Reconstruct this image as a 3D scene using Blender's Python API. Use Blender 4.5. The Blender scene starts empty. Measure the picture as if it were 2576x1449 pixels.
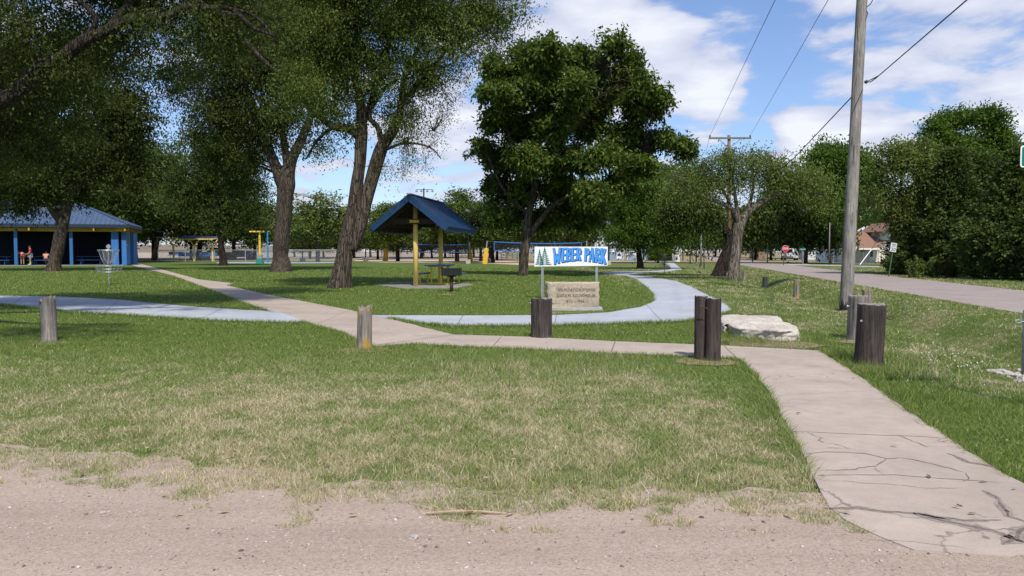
import bpy, math, random
import numpy as np
from mathutils import Vector, Matrix, noise
from mathutils.geometry import tessellate_polygon
random.seed(7)
S = bpy.context.scene
R = math.radians
# ------------------------------------------------------------------ camera
FPX, CX, CY, HY, CAMH = 1984.0, 1288.0, 724.5, 633.5, 1.25
PITCH = math.atan((CY - HY) / FPX)
cd = bpy.data.cameras.new('camera'); cam = bpy.data.objects.new('camera', cd)
S.collection.objects.link(cam); S.camera = cam
cd.sensor_width = 36; cd.lens = 36 * FPX / 2576; cd.clip_start = 0.05; cd.clip_end = 6000
cam.location = (0, 0, CAMH); cam.rotation_euler = (math.pi / 2 - PITCH, 0, 0)
# ------------------------------------------------------------------ light
SUN_EL, SUN_AZ = 53, 166          # azimuth clockwise from +Y: the sun stands behind the camera
sd = bpy.data.lights.new('sun', 'SUN'); sun = bpy.data.objects.new('sun', sd); S.collection.objects.link(sun)
sd.energy = 4.3; sd.angle = R(1.5); sd.color = (1, 0.93, 0.82)
_sv = Vector((math.sin(R(SUN_AZ)) * math.cos(R(SUN_EL)), math.cos(R(SUN_AZ)) * math.cos(R(SUN_EL)), math.sin(R(SUN_EL))))
sun.rotation_euler = _sv.to_track_quat('Z', 'Y').to_euler()
S.view_settings.view_transform = 'Standard'; S.view_settings.look = 'None'
S.view_settings.exposure = 0.12; S.view_settings.gamma = 1
S.cycles.max_bounces = 8; S.cycles.transparent_max_bounces = 16
S.cycles.diffuse_bounces = 3; S.cycles.caustics_reflective = False; S.cycles.caustics_refractive = False

def dirv(X, Y):
    u = (X - CX) / FPX; v = (CY - Y) / FPX
    f = Vector((0, math.cos(PITCH), -math.sin(PITCH))); up = Vector((0, math.sin(PITCH), math.cos(PITCH)))
    return f + Vector((u, 0, 0)) + up * v
def A(X, Y, d):
    q = dirv(X, Y); q = q * (d / q.y); return Vector((q.x, q.y, q.z + CAMH))
def sstep(a, b, x):
    t = np.clip((np.asarray(x, float) - a) / (b - a), 0, 1); return t * t * (3 - 2 * t)
def gz(x, y):
    dx = x - (5.5 + .165 * y)
    dit = -0.52 * np.exp(-(dx / .85) ** 2) * sstep(4, 7, y) * (1 - sstep(62, 75, y))
    return dit + 1.25 * sstep(110, 230, y)
def G(X, Y):
    z = 0.0; q = dirv(X, Y)
    for _ in range(30):
        t = (z - CAMH) / min(q.z, -1e-4); p = q * t
        z = .5 * z + .5 * float(gz(p.x, p.y))
    return Vector((p.x, p.y, z))
def onto(x, y): return Vector((x, y, float(gz(x, y))))

# world: physical sky + procedural clouds by direction
W = bpy.data.worlds.new('World'); S.world = W; W.use_nodes = True
nt = W.node_tree; N = nt.nodes; L = nt.links; N.clear()
def wn(t, **k):
    n = N.new(t)
    for a, b in k.items(): setattr(n, a, b)
    return n
def wmath(op, a, b=None, clamp=False):
    n = wn('ShaderNodeMath', operation=op); n.use_clamp = clamp
    for i, v in enumerate((a, b)):
        if v is None: continue
        if isinstance(v, (int, float)): n.inputs[i].default_value = v
        else: L.new(v, n.inputs[i])
    return n.outputs[0]
sky = wn('ShaderNodeTexSky', sky_type='NISHITA'); sky.sun_disc = False
sky.sun_elevation = R(SUN_EL); sky.sun_rotation = R(SUN_AZ); sky.air_density = 1.0; sky.dust_density = 0.6; sky.ozone_density = 1.4
tc = wn('ShaderNodeTexCoord'); sep = wn('ShaderNodeSeparateXYZ'); L.new(tc.outputs['Generated'], sep.inputs[0])
zz = wmath('ADD', wmath('MAXIMUM', sep.outputs[2], 0.0), 0.16)
cmb = wn('ShaderNodeCombineXYZ'); L.new(wmath('DIVIDE', sep.outputs[0], zz), cmb.inputs[0]); L.new(wmath('DIVIDE', sep.outputs[1], zz), cmb.inputs[1])
n1 = wn('ShaderNodeTexNoise'); n1.inputs['Scale'].default_value = 3.1; n1.inputs['Detail'].default_value = 9; n1.inputs['Roughness'].default_value = .56; n1.inputs['Distortion'].default_value = .25
L.new(cmb.outputs[0], n1.inputs['Vector'])
acc = n1.outputs['Fac']
CLOUDS = [(1440, 70, 120, .20), (1560, 20, 90, .12), (1160, 290, 120, .22), (1740, 150, 110, .16), (1690, 90, 70, .12), (1800, 240, 60, .30), (1640, 130, 70, .12), (2010, 325, 52, .42), (2080, 350, 60, .15), (1600, 250, 90, .12),
          (2330, 70, 260, .10), (2560, 90, 160, .10), (2260, 285, 70, .16), (2590, 300, 70, .22), (2100, 395, 120, .14), (1150, 420, 90, .05), (1900, 20, 80, -.05),
          (1960, 150, 90, -.14), (1560, 190, 60, -.02), (1900, 320, 60, -.16), (2330, 210, 110, -.12), (2050, 240, 90, -.12), (1380, 20, 40, -.12), (1100, 470, 60, -.1), (1680, 300, 50, -.1)]
for (X, Y, r, w) in CLOUDS:
    q = dirv(X, Y).normalized(); rr = r / FPX
    vm = wn('ShaderNodeVectorMath', operation='DISTANCE'); L.new(tc.outputs['Generated'], vm.inputs[0]); vm.inputs[1].default_value = q
    g = wmath('POWER', 2.718, wmath('MULTIPLY', wmath('POWER', wmath('DIVIDE', vm.outputs['Value'], rr * 1.15), 2), -1))
    acc = wmath('ADD', acc, wmath('MULTIPLY', g, w))
mr = wn('ShaderNodeMapRange', interpolation_type='SMOOTHSTEP'); L.new(acc, mr.inputs[0]); mr.inputs[1].default_value = .475; mr.inputs[2].default_value = .63
n2 = wn('ShaderNodeTexNoise'); n2.inputs['Scale'].default_value = 4.0; n2.inputs['Detail'].default_value = 5; L.new(cmb.outputs[0], n2.inputs['Vector'])
cr = wn('ShaderNodeValToRGB'); cr.color_ramp.elements[0].position = .48; cr.color_ramp.elements[1].position = .86
cr.color_ramp.elements[0].color = (5.6, 6.2, 8.8, 1); cr.color_ramp.elements[1].color = (11.2, 11.4, 12.2, 1)
L.new(wmath('ADD', wmath('MULTIPLY', acc, .75), wmath('MULTIPLY', n2.outputs['Fac'], .4)), cr.inputs[0])
sc = wn('ShaderNodeVectorMath', operation='MULTIPLY'); L.new(sky.outputs[0], sc.inputs[0]); sc.inputs[1].default_value = (1.4, 1.55, 1.9)
mx = wn('ShaderNodeMix', data_type='RGBA'); L.new(wmath('ADD', wmath('MULTIPLY', mr.outputs[0], .88), .05), mx.inputs[0]); L.new(sc.outputs[0], mx.inputs[6]); L.new(cr.outputs[0], mx.inputs[7])
bg = wn('ShaderNodeBackground'); bg.inputs[1].default_value = 0.078; L.new(mx.outputs[2], bg.inputs[0])
wo = wn('ShaderNodeOutputWorld'); L.new(bg.outputs[0], wo.inputs[0])

# ------------------------------------------------------------------ materials
MATS = {}
def nodes(name):
    m = bpy.data.materials.new(name); m.use_nodes = True; t = m.node_tree
    b = t.nodes['Principled BSDF']; MATS[name] = m
    return m, t, b
def noise_fac(t, scale, detail=4, rough=.55, vec=None, stretch=None, coord='Object', dist=0):
    c = t.nodes.new('ShaderNodeTexCoord'); n = t.nodes.new('ShaderNodeTexNoise')
    n.inputs['Scale'].default_value = scale; n.inputs['Detail'].default_value = detail; n.inputs['Roughness'].default_value = rough; n.inputs['Distortion'].default_value = dist
    src = c.outputs[coord]
    if stretch:
        mp = t.nodes.new('ShaderNodeMapping'); mp.inputs['Scale'].default_value = stretch; t.links.new(src, mp.inputs[0]); src = mp.outputs[0]
    t.links.new(src, n.inputs['Vector']); return n.outputs['Fac']
def ramp(t, fac, stops):
    r = t.nodes.new('ShaderNodeValToRGB'); e = r.color_ramp.elements
    while len(e) < len(stops): e.new(.5)
    for i, (p, c) in enumerate(stops):
        e[i].position = p; e[i].color = (*c, 1) if len(c) == 3 else c
    t.links.new(fac, r.inputs[0]); return r.outputs[0]
def mixc(t, f, a, b, blend='MIX'):
    m = t.nodes.new('ShaderNodeMix'); m.data_type = 'RGBA'; m.blend_type = blend
    for i, v in ((0, f), (6, a), (7, b)):
        if isinstance(v, (int, float)): m.inputs[i].default_value = v
        elif isinstance(v, tuple): m.inputs[i].default_value = (*v, 1)
        else: t.links.new(v, m.inputs[i])
    return m.outputs[2]
def mth(t, op, a, b=0.0, clamp=False):
    n = t.nodes.new('ShaderNodeMath'); n.operation = op; n.use_clamp = clamp
    for i, v in enumerate((a, b)):
        if isinstance(v, (int, float)): n.inputs[i].default_value = v
        else: t.links.new(v, n.inputs[i])
    return n.outputs[0]
def mrange(t, v, a, b, c=0.0, d=1.0):
    n = t.nodes.new('ShaderNodeMapRange'); n.interpolation_type = 'SMOOTHSTEP'; t.links.new(v, n.inputs[0])
    for i, q in enumerate((a, b, c, d)): n.inputs[i + 1].default_value = q
    return n.outputs[0]
def bump(t, b, h, strength=.4, dist=.02):
    n = t.nodes.new('ShaderNodeBump'); n.inputs['Strength'].default_value = strength; n.inputs['Distance'].default_value = dist
    t.links.new(h, n.inputs['Height']); t.links.new(n.outputs[0], b.inputs['Normal'])
def M(name, col, rough=.6, metal=0, var=.25, scale=3, stretch=None, bmp=0, bd=.01, spec=.4):
    if name in MATS: return MATS[name]
    m, t, b = nodes(name)
    f = noise_fac(t, scale, 6, .65, stretch=stretch)
    lo = tuple(c * (1 - var) for c in col); hi = tuple(min(1, c * (1 + var)) for c in col)
    t.links.new(ramp(t, f, [(.3, lo), (.7, hi)]), b.inputs['Base Color'])
    b.inputs['Roughness'].default_value = rough; b.inputs['Metallic'].default_value = metal; b.inputs['Specular IOR Level'].default_value = spec
    if bmp: bump(t, b, f, bmp, bd)
    return m

# ------------------------------------------------------------------ mesh building
ROOT = {}
class MB:
    def __init__(s): s.v = []; s.f = []
    def add(s, vs, fs):
        o = len(s.v); s.v += [tuple(v) for v in vs]; s.f += [tuple(i + o for i in f) for f in fs]; return s
    def box(s, c, size, rz=0, rx=0, ry=0, taper=1, bev=0):
        hx, hy, hz = size[0] / 2, size[1] / 2, size[2] / 2
        m = Matrix.Translation(c) @ Matrix.Rotation(rz, 4, 'Z') @ Matrix.Rotation(ry, 4, 'Y') @ Matrix.Rotation(rx, 4, 'X')
        vs = [m @ Vector((x * hx * (taper if z > 0 else 1), y * hy * (taper if z > 0 else 1), z * hz)) for z in (-1, 1) for x, y in ((-1, -1), (1, -1), (1, 1), (-1, 1))]
        return s.add(vs, [(3, 2, 1, 0), (4, 5, 6, 7), (0, 1, 5, 4), (1, 2, 6, 5), (2, 3, 7, 6), (3, 0, 4, 7)])
    def hexa(s, b4, t4):
        return s.add(list(b4) + list(t4), [(3, 2, 1, 0), (4, 5, 6, 7), (0, 1, 5, 4), (1, 2, 6, 5), (2, 3, 7, 6), (3, 0, 4, 7)])
    def beam(s, a, b, w, h, up=(0, 0, 1)):
        a = Vector(a); b = Vector(b); d = (b - a).normalized(); u = Vector(up); sd_ = d.cross(u)
        if sd_.length < 1e-3: sd_ = Vector((1, 0, 0))
        sd_.normalize(); u = sd_.cross(d).normalized()
        f = lambda p: [p - sd_ * w / 2 - u * h / 2, p + sd_ * w / 2 - u * h / 2, p + sd_ * w / 2 + u * h / 2, p - sd_ * w / 2 + u * h / 2]
        return s.hexa(f(a), f(b))
    def tube(s, pts, rad, seg=8, cap=True, wob=0, sd=0):
        pts = [Vector(p) for p in pts]
        if not hasattr(rad, '__len__'): rad = [rad] * len(pts)
        vs = []; fs = []; pu = None
        for i, p in enumerate(pts):
            d = (pts[min(i + 1, len(pts) - 1)] - pts[max(i - 1, 0)])
            d = d.normalized() if d.length > 1e-9 else Vector((0, 0, 1))
            if pu is None: pu = d.orthogonal()
            u = (pu - d * pu.dot(d)); u = u.normalized() if u.length > 1e-6 else d.orthogonal().normalized(); w = d.cross(u); pu = u
            for k in range(seg):
                a = 2 * math.pi * k / seg; r = rad[i]
                if wob: r *= 1 + wob * noise.noise(Vector((math.cos(a) * 1.6 + sd, math.sin(a) * 1.6, p.z * .8)))
                vs.append(p + (u * math.cos(a) + w * math.sin(a)) * r)
        for i in range(len(pts) - 1):
            for k in range(seg):
                k2 = (k + 1) % seg; fs.append((i * seg + k, i * seg + k2, (i + 1) * seg + k2, (i + 1) * seg + k))
        if cap: fs.append(tuple(range(seg))[::-1]); fs.append(tuple((len(pts) - 1) * seg + k for k in range(seg)))
        return s.add(vs, fs)
    def lathe(s, c, prof, seg=16, rot=None):
        c = Vector(c); vs = []; fs = []
        for r, z in prof:
            for k in range(seg):
                a = 2 * math.pi * k / seg; q = Vector((r * math.cos(a), r * math.sin(a), z))
                if rot: q = rot @ q
                vs.append(c + q)
        for i in range(len(prof) - 1):
            for k in range(seg):
                k2 = (k + 1) % seg; fs.append((i * seg + k, i * seg + k2, (i + 1) * seg + k2, (i + 1) * seg + k))
        fs.append(tuple(range(seg))[::-1]); fs.append(tuple((len(prof) - 1) * seg + k for k in range(seg)))
        return s.add(vs, fs)
    def ring(s, c, r, th, seg=24, rot=None, minor=6):
        c = Vector(c); pts = []
        for k in range(seg + 1):
            a = 2 * math.pi * k / seg; q = Vector((r * math.cos(a), r * math.sin(a), 0)); pts.append(c + (rot @ q if rot else q))
        return s.tube(pts, th, minor, cap=False)
    def poly(s, pts, n=Vector((0, 0, 1)), th=0):
        """flat polygon (3d points), extruded by th against n"""
        pts = [Vector(p) for p in pts]; tr = tessellate_polygon([pts]); k = len(pts)
        if th == 0: return s.add(pts, [tuple(t) for t in tr])
        off = Vector(n) * th
        vs = pts + [p - off for p in pts]; fs = [tuple(t) for t in tr] + [tuple(i + k for i in t[::-1]) for t in tr]
        fs += [(i, (i + 1) % k, (i + 1) % k + k, i + k) for i in range(k)]
        return s.add(vs, fs)
    def ico(s, c, r, sub=2, wob=.2, sc=(1, 1, 1), sd=0, rz=0):
        import bmesh
        bm = bmesh.new(); bmesh.ops.create_icosphere(bm, subdivisions=sub, radius=1)
        vs = []
        for v in bm.verts:
            q = v.co * (1 + wob * noise.noise(v.co * 1.7 + Vector((sd, sd * 1.3, 0)))); q = Vector((q.x * sc[0], q.y * sc[1], q.z * sc[2])) * r
            q = Matrix.Rotation(rz, 3, 'Z') @ q; vs.append(Vector(c) + q)
        fs = [tuple(v.index for v in f.verts) for f in bm.faces]; bm.free()
        return s.add(vs, fs)
    def build(s, name, mat, parent=None, smooth=False, loc=None, label=None):
        me = bpy.data.meshes.new(name); o = bpy.data.objects.new(name, me); S.collection.objects.link(o)
        if parent is not None: base = ROOT[parent.name]; o.parent = parent
        else: base = Vector(loc) if loc is not None else Vector((0, 0, 0)); o.location = base
        me.from_pydata([tuple(Vector(v) - base) for v in s.v], [], s.f); me.materials.append(mat)
        if smooth: me.polygons.foreach_set('use_smooth', [True] * len(me.polygons))
        me.update(); ROOT[o.name] = base
        if label: o['label'] = label
        return o
def tag(o, label=None, cat=None, group=None, kind=None):
    if label: o['label'] = label
    if cat: o['category'] = cat
    if group: o['group'] = group
    if kind: o['kind'] = kind
    return o
def thing(name, label, cat, loc, group=None):
    o = bpy.data.objects.new(name, None); S.collection.objects.link(o); o.location = loc; o.empty_display_size = .2
    ROOT[o.name] = Vector(loc); return tag(o, label, cat, group)
def copy_tree(o, loc, label=None, rz=0, sc=1, parent=None):
    c = o.copy(); S.collection.objects.link(c)
    if parent: c.parent = parent
    else:
        c.location = loc; c.rotation_euler.z = rz; c.scale = (sc, sc, sc) if not hasattr(sc, '__len__') else sc
        if label: c['label'] = label
    for ch in list(o.children): copy_tree(ch, None, parent=c)
    ROOT[c.name] = Vector(loc) if loc is not None else Vector((0, 0, 0))
    return c
def npmesh(name, verts, faces, mat, parent=None, k=4, smooth=False):
    """verts (n,3) world, faces (m,k)"""
    me = bpy.data.meshes.new(name); o = bpy.data.objects.new(name, me); S.collection.objects.link(o)
    base = ROOT[parent.name] if parent is not None else Vector((0, 0, 0))
    if parent is not None: o.parent = parent
    v = np.asarray(verts, np.float32) - np.array(base, np.float32)
    me.vertices.add(len(v)); me.vertices.foreach_set('co', v.ravel())
    f = np.asarray(faces, np.int32); me.loops.add(f.size); me.loops.foreach_set('vertex_index', f.ravel())
    me.polygons.add(len(f)); me.polygons.foreach_set('loop_start', np.arange(0, f.size, k, dtype=np.int32))
    try: me.polygons.foreach_set('loop_total', np.full(len(f), k, np.int32))
    except Exception: pass
    me.materials.append(mat); me.update(calc_edges=True)
    if smooth: me.polygons.foreach_set('use_smooth', [True] * len(me.polygons))
    ROOT[o.name] = base; return o
# ------------------------------------------------------------------ ground materials
def ground_color(t, base_lo, base_hi, blade=False):
    """lawn colour by place: greener park lawn, drier strip along the dirt road, tan patches"""
    c = t.nodes.new('ShaderNodeNewGeometry'); s_ = t.nodes.new('ShaderNodeSeparateXYZ'); t.links.new(c.outputs['Position'], s_.inputs[0])
    y = s_.outputs[1]; x = s_.outputs[0]
    def nz(scale, det=4, stretch=(1, 1, 0)):
        n = t.nodes.new('ShaderNodeTexNoise'); n.inputs['Scale'].default_value = scale; n.inputs['Detail'].default_value = det; n.inputs['Roughness'].default_value = .6
        mp = t.nodes.new('ShaderNodeMapping'); mp.inputs['Scale'].default_value = stretch; t.links.new(c.outputs['Position'], mp.inputs[0]); t.links.new(mp.outputs[0], n.inputs['Vector']); return n.outputs['Fac']
    big = nz(.8, 3, (1, .7, 0)); mid = nz(3.6, 5, (1, .8, 0)); sm = nz(11, 4); fine = nz(16, 5)
    near = mth(t, 'MULTIPLY', mrange(t, y, 11.5, 6.8), mrange(t, x, 2.6, 1.2))          # dry strip by the road, left of the walk
    verge = mth(t, 'MULTIPLY', mrange(t, x, 3.0, 5.0), .45)
    far = mrange(t, y, 80, 125)
    bias = mth(t, 'ADD', mth(t, 'ADD', mth(t, 'MULTIPLY', near, .20), mth(t, 'MULTIPLY', verge, .36)), mth(t, 'MULTIPLY', far, .33))
    dry = mth(t, 'ADD', mth(t, 'ADD', mth(t, 'ADD', mth(t, 'MULTIPLY', big, .38), mth(t, 'MULTIPLY', sm, .25)), mth(t, 'MULTIPLY', mid, .37)), bias)
    dry = mrange(t, dry, .60, .82)
    g = ramp(t, fine, [(.25, base_lo), (.75, base_hi)])
    return g, dry, near, fine, big
def make_ground_mat():
    m, t, b = nodes('lawn_soil')
    g, dry, near, fine, big = ground_color(t, (.06, .095, .020), (.12, .18, .036))
    tan = ramp(t, fine, [(.3, (.17, .145, .075)), (.75, (.36, .30, .17))])
    col = mixc(t, dry, g, tan)
    t.links.new(col, b.inputs['Base Color']); b.inputs['Roughness'].default_value = .95; b.inputs['Specular IOR Level'].default_value = .15
    bump(t, b, noise_fac(t, 30, 4, .7), .8, .03); return m
def make_blade_mat():
    m, t, b = nodes('grass_blades')
    g, dry, near, fine, big = ground_color(t, (.10, .165, .026), (.185, .265, .052))
    gg = t.nodes.new('ShaderNodeNewGeometry'); rnd = gg.outputs['Random Per Island']
    g = mixc(t, near, g, (.35, .37, .16)); g = mixc(t, .55, g, ramp(t, rnd, [(0, (.09, .15, .026)), (.5, (.20, .275, .06)), (1, (.34, .38, .13))]))
    tan = ramp(t, rnd, [(0, (.40, .34, .19)), (.6, (.60, .52, .33)), (1, (.76, .69, .48))])
    r2 = mth(t, 'FRACT', mth(t, 'MULTIPLY', rnd, 37.7))
    f = mth(t, 'GREATER_THAN', mth(t, 'ADD', mth(t, 'MULTIPLY', dry, 1.0), .025), r2)
    col = mixc(t, f, g, tan)
    t.links.new(col, b.inputs['Base Color']); b.inputs['Roughness'].default_value = .6; b.inputs['Specular IOR Level'].default_value = .2
    tr = t.nodes.new('ShaderNodeBsdfTranslucent'); t.links.new(col, tr.inputs[0]); ms = t.nodes.new('ShaderNodeMixShader'); ms.inputs[0].default_value = .3
    t.links.new(b.outputs[0], ms.inputs[1]); t.links.new(tr.outputs[0], ms.inputs[2]); t.links.new(ms.outputs[0], t.nodes['Material Output'].inputs[0]); return m
def gritty(name, base, speck=.35, scale=60, tint=None, bmp=.5, bd=.006, joints=0, stain=None):
    m, t, b = nodes(name)
    big = noise_fac(t, .9, 5, .6); fine = noise_fac(t, scale, 3, .8); mid = noise_fac(t, 7, 5, .7)
    lo = tuple(c * .86 for c in base); hi = tuple(c * 1.1 for c in base)
    col = ramp(t, big, [(.32, lo), (.68, hi)])
    col = mixc(t, 1.0, col, ramp(t, mid, [(.3, (.9, .89, .88)), (.7, (1.05, 1.05, 1.05))]), 'MULTIPLY')
    col = mixc(t, 1.0, col, ramp(t, fine, [(.28, (1 - speck,) * 3), (.5, (1, 1, 1)), (.74, (1 + speck,) * 3)]), 'MULTIPLY')
    if stain:
        f = mrange(t, noise_fac(t, stain[1], 6, .65), stain[2], stain[3]); col = mixc(t, mth(t, 'MULTIPLY', f, stain[4]), col, stain[0])
    t.links.new(col, b.inputs['Base Color']); b.inputs['Roughness'].default_value = .93; b.inputs['Specular IOR Level'].default_value = .2
    bump(t, b, fine, bmp, bd); return m
MG = make_ground_mat(); MBL = make_blade_mat()
def make_dirt_mat():
    m, t, b = nodes('pink_gravel_dirt')
    big = noise_fac(t, .8, 5, .6, stretch=(.35, 1.6, 1)); fine = noise_fac(t, 75, 4, .85); track = noise_fac(t, 2.2, 6, .7, stretch=(.12, 2.4, 1))
    col = ramp(t, big, [(.3, (.34, .268, .215)), (.7, (.43, .348, .282))])
    col = mixc(t, 1.0, col, ramp(t, track, [(.35, (.93, .925, .92)), (.65, (1.04, 1.04, 1.04))]), 'MULTIPLY')
    col = mixc(t, 1.0, col, ramp(t, fine, [(.3, (.62, .6, .6)), (.5, (1, 1, 1)), (.72, (1.3, 1.3, 1.32))]), 'MULTIPLY')
    v = t.nodes.new('ShaderNodeTexVoronoi'); v.inputs['Scale'].default_value = 42; c = t.nodes.new('ShaderNodeTexCoord'); t.links.new(c.outputs['Object'], v.inputs['Vector'])
    sp = mth(t, 'LESS_THAN', v.outputs['Distance'], .22); pick = t.nodes.new('ShaderNodeSeparateColor'); t.links.new(v.outputs['Color'], pick.inputs[0])
    sel = mth(t, 'MULTIPLY', sp, mth(t, 'GREATER_THAN', pick.outputs[0], .62))
    col = mixc(t, sel, col, ramp(t, pick.outputs[1], [(0, (.12, .10, .10)), (.4, (.27, .20, .17)), (.8, (.45, .38, .34)), (1, (.60, .57, .55))]))
    t.links.new(col, b.inputs['Base Color']); b.inputs['Roughness'].default_value = .95; b.inputs['Specular IOR Level'].default_value = .15
    bump(t, b, mth(t, 'ADD', fine, mth(t, 'MULTIPLY', sel, .6)), .6, .006); return m
MDIRT = make_dirt_mat()
MWALK = gritty('pink_concrete', (.42, .355, .30), .12, 90, bmp=.2, bd=.003, stain=((.25, .22, .20), 1.7, .50, .78, .6))
def walk_cracks():
    m = MWALK; t = m.node_tree; b = t.nodes['Principled BSDF']; src = b.inputs['Base Color'].links[0].from_socket
    g = t.nodes.new('ShaderNodeNewGeometry'); n = t.nodes.new('ShaderNodeTexNoise'); n.inputs['Scale'].default_value = 2.2; n.inputs['Detail'].default_value = 6; t.links.new(g.outputs['Position'], n.inputs['Vector'])
    va = t.nodes.new('ShaderNodeVectorMath'); va.operation = 'MULTIPLY_ADD'; t.links.new(n.outputs['Color'], va.inputs[0]); va.inputs[1].default_value = (.9, .9, 0); t.links.new(g.outputs['Position'], va.inputs[2])
    v = t.nodes.new('ShaderNodeTexVoronoi'); v.feature = 'DISTANCE_TO_EDGE'; v.inputs['Scale'].default_value = 1.0; t.links.new(va.outputs[0], v.inputs['Vector']); s = t.nodes.new('ShaderNodeSeparateXYZ'); t.links.new(g.outputs['Position'], s.inputs[0])
    pick = mrange(t, noise_fac(t, 1.4, 3, .6), .44, .60); f = mth(t, 'MULTIPLY', mth(t, 'MULTIPLY', mrange(t, v.outputs['Distance'], .012, .002), pick), mrange(t, s.outputs[1], 9.5, 6.5))
    worn = mrange(t, noise_fac(t, 2.6, 8, .8), .56, .70)
    col = mixc(t, mth(t, 'MULTIPLY', worn, .35), src, (.33, .29, .26)); t.links.new(mixc(t, mth(t, 'MULTIPLY', f, .75), col, (.14, .12, .105)), b.inputs['Base Color'])
walk_cracks()
MNEW = gritty('new_pale_concrete', (.40, .43, .475), .06, 90, bmp=.15, bd=.002, stain=((.46, .48, .51), 1.6, .5, .7, .4))
MROAD = gritty('worn_asphalt', (.325, .275, .255), .16, 40, bmp=.4, bd=.004, stain=((.18, .16, .16), 1.3, .56, .78, .35))
MSLAB = gritty('grey_slab_concrete', (.27, .26, .25), .12, 60, bmp=.2)
MSAND = gritty('court_sand', (.55, .42, .31), .1, 20)
MFARDIRT = gritty('far_dirt', (.38, .32, .25), .1, 5)
MCRACK = M('crack_dirt', (.15, .125, .11), .95, var=.5, scale=30)
MCRACKSAND = M('crack_sand', (.27, .22, .185), .95, var=.4, scale=40)

# ------------------------------------------------------------------ ground sheet
ys = np.concatenate([np.linspace(-60, 0, 7), np.linspace(1, 70, 70), np.linspace(75, 240, 34), np.array([260, 300, 360, 450, 600, 900, 1500, 3000])])
x0 = np.concatenate([np.array([-3000, -1200, -500, -250, -120, -60, -30, -15, -8, -4, 0]), np.linspace(1, 11, 41), np.array([14, 20, 40, 80, 200, 500, 1200, 3000])])
YY, X0 = np.meshgrid(ys, x0, indexing='ij'); XX = X0 + .165 * np.clip(YY, 0, 240)
ZZ = gz(XX, YY); n_, m_ = YY.shape
idx = np.arange(n_ * m_).reshape(n_, m_)
F = np.stack([idx[:-1, :-1], idx[:-1, 1:], idx[1:, 1:], idx[1:, :-1]], -1).reshape(-1, 4)
tag(npmesh('ground', np.stack([XX, YY, ZZ], -1).reshape(-1, 3), F, MG, smooth=True), 'grass lawn of the park', kind='structure')

def jag(pts, step=.15, amp=.03, sd=0, close=True):
    """subdivide an outline and shake it sideways"""
    out = []; k = len(pts)
    for i in range(k if close else k - 1):
        a = Vector(pts[i]); b = Vector(pts[(i + 1) % k]); n = max(1, int((b - a).length / step)); d = (b - a).normalized() if (b - a).length else Vector((1, 0, 0)); s = Vector((-d.y, d.x, 0))
        for j in range(n):
            p = a.lerp(b, j / n); f = min(1, j, n - j) if n > 2 else 0
            out.append(p + s * amp * f * (noise.noise(p * 3.1 + Vector((sd, 0, 0))) + .7 * noise.noise(p * 9 + Vector((sd, 5, 0)))))
    return out
def smooth_poly(pts, it=2):
    for _ in range(it):
        q = []
        for i in range(len(pts)):
            a = Vector(pts[i]); b = Vector(pts[(i + 1) % len(pts)]); q += [a.lerp(b, .25), a.lerp(b, .75)]
        pts = q
    return pts
def GP(lst): return [Vector((G(x, y).x, G(x, y).y, 0)) for x, y in lst]
POLYS = {}
def sheet(name, pts, z, mat, label, th=.05, amp=.02, step=.2, sd=0):
    p = jag(pts, step, amp, sd) if amp else pts
    POLYS[name] = np.array([(q.x, q.y) for q in p])
    mb = MB(); mb.poly([Vector((q.x, q.y, z)) for q in p], th=th)
    return tag(mb.build(name, mat), label, kind='structure')
# dirt road in front
edge = GP([(-900, 1120), (-300, 1150), (0, 1168), (200, 1180), (400, 1200), (480, 1236), (700, 1225), (770, 1268), (1000, 1262), (1180, 1278), (1330, 1290), (1520, 1285), (1640, 1262), (1760, 1285), (2080, 1296), (2150, 1300), (2600, 1290), (3300, 1240)])
dirt = edge + [Vector((9, -12, 0)), Vector((-9, -12, 0))]
EDGEP = np.array([(q.x, q.y) for q in jag(dirt, .06, .10, 0)])
dirt = [Vector((p.x, p.y + .30, 0)) for p in edge] + dirt[-2:]
DEXT = np.array([(p.x, p.y) for p in dirt])
sheet('dirt_road', dirt, .018, MDIRT, 'pinkish gravel dirt road', th=0, amp=.11, step=.05)
# old pink sidewalk
left_edge = [(2420, 1404), (2300, 1396), (2210, 1360), (2130, 1322), (2085, 1285), (2055, 1225), (2012, 1130), (1985, 1085), (1940, 1000), (1902, 945), (1862, 908), (1800, 902), (1540, 892), (1250, 878), (1030, 868), (945, 876), (908, 862), (860, 838), (700, 795), (440, 697), (322, 664.5)]
up_edge = [(352, 663.5), (420, 682), (500, 704), (590, 714), (572, 720), (700, 748), (880, 782), (1010, 812), (1140, 845), (1340, 851), (1540, 862), (1820, 873), (2060, 886), (2140, 936), (2205, 983), (2300, 1050), (2400, 1120), (2500, 1185), (2600, 1240), (2800, 1360), (2640, 1395), (2540, 1412)]
WALK = GP(left_edge + up_edge)
walk = sheet('sidewalk', WALK, .022, MWALK, 'old pinkish concrete sidewalk with cracks', th=.07, amp=.022, step=.12, sd=3)
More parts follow.
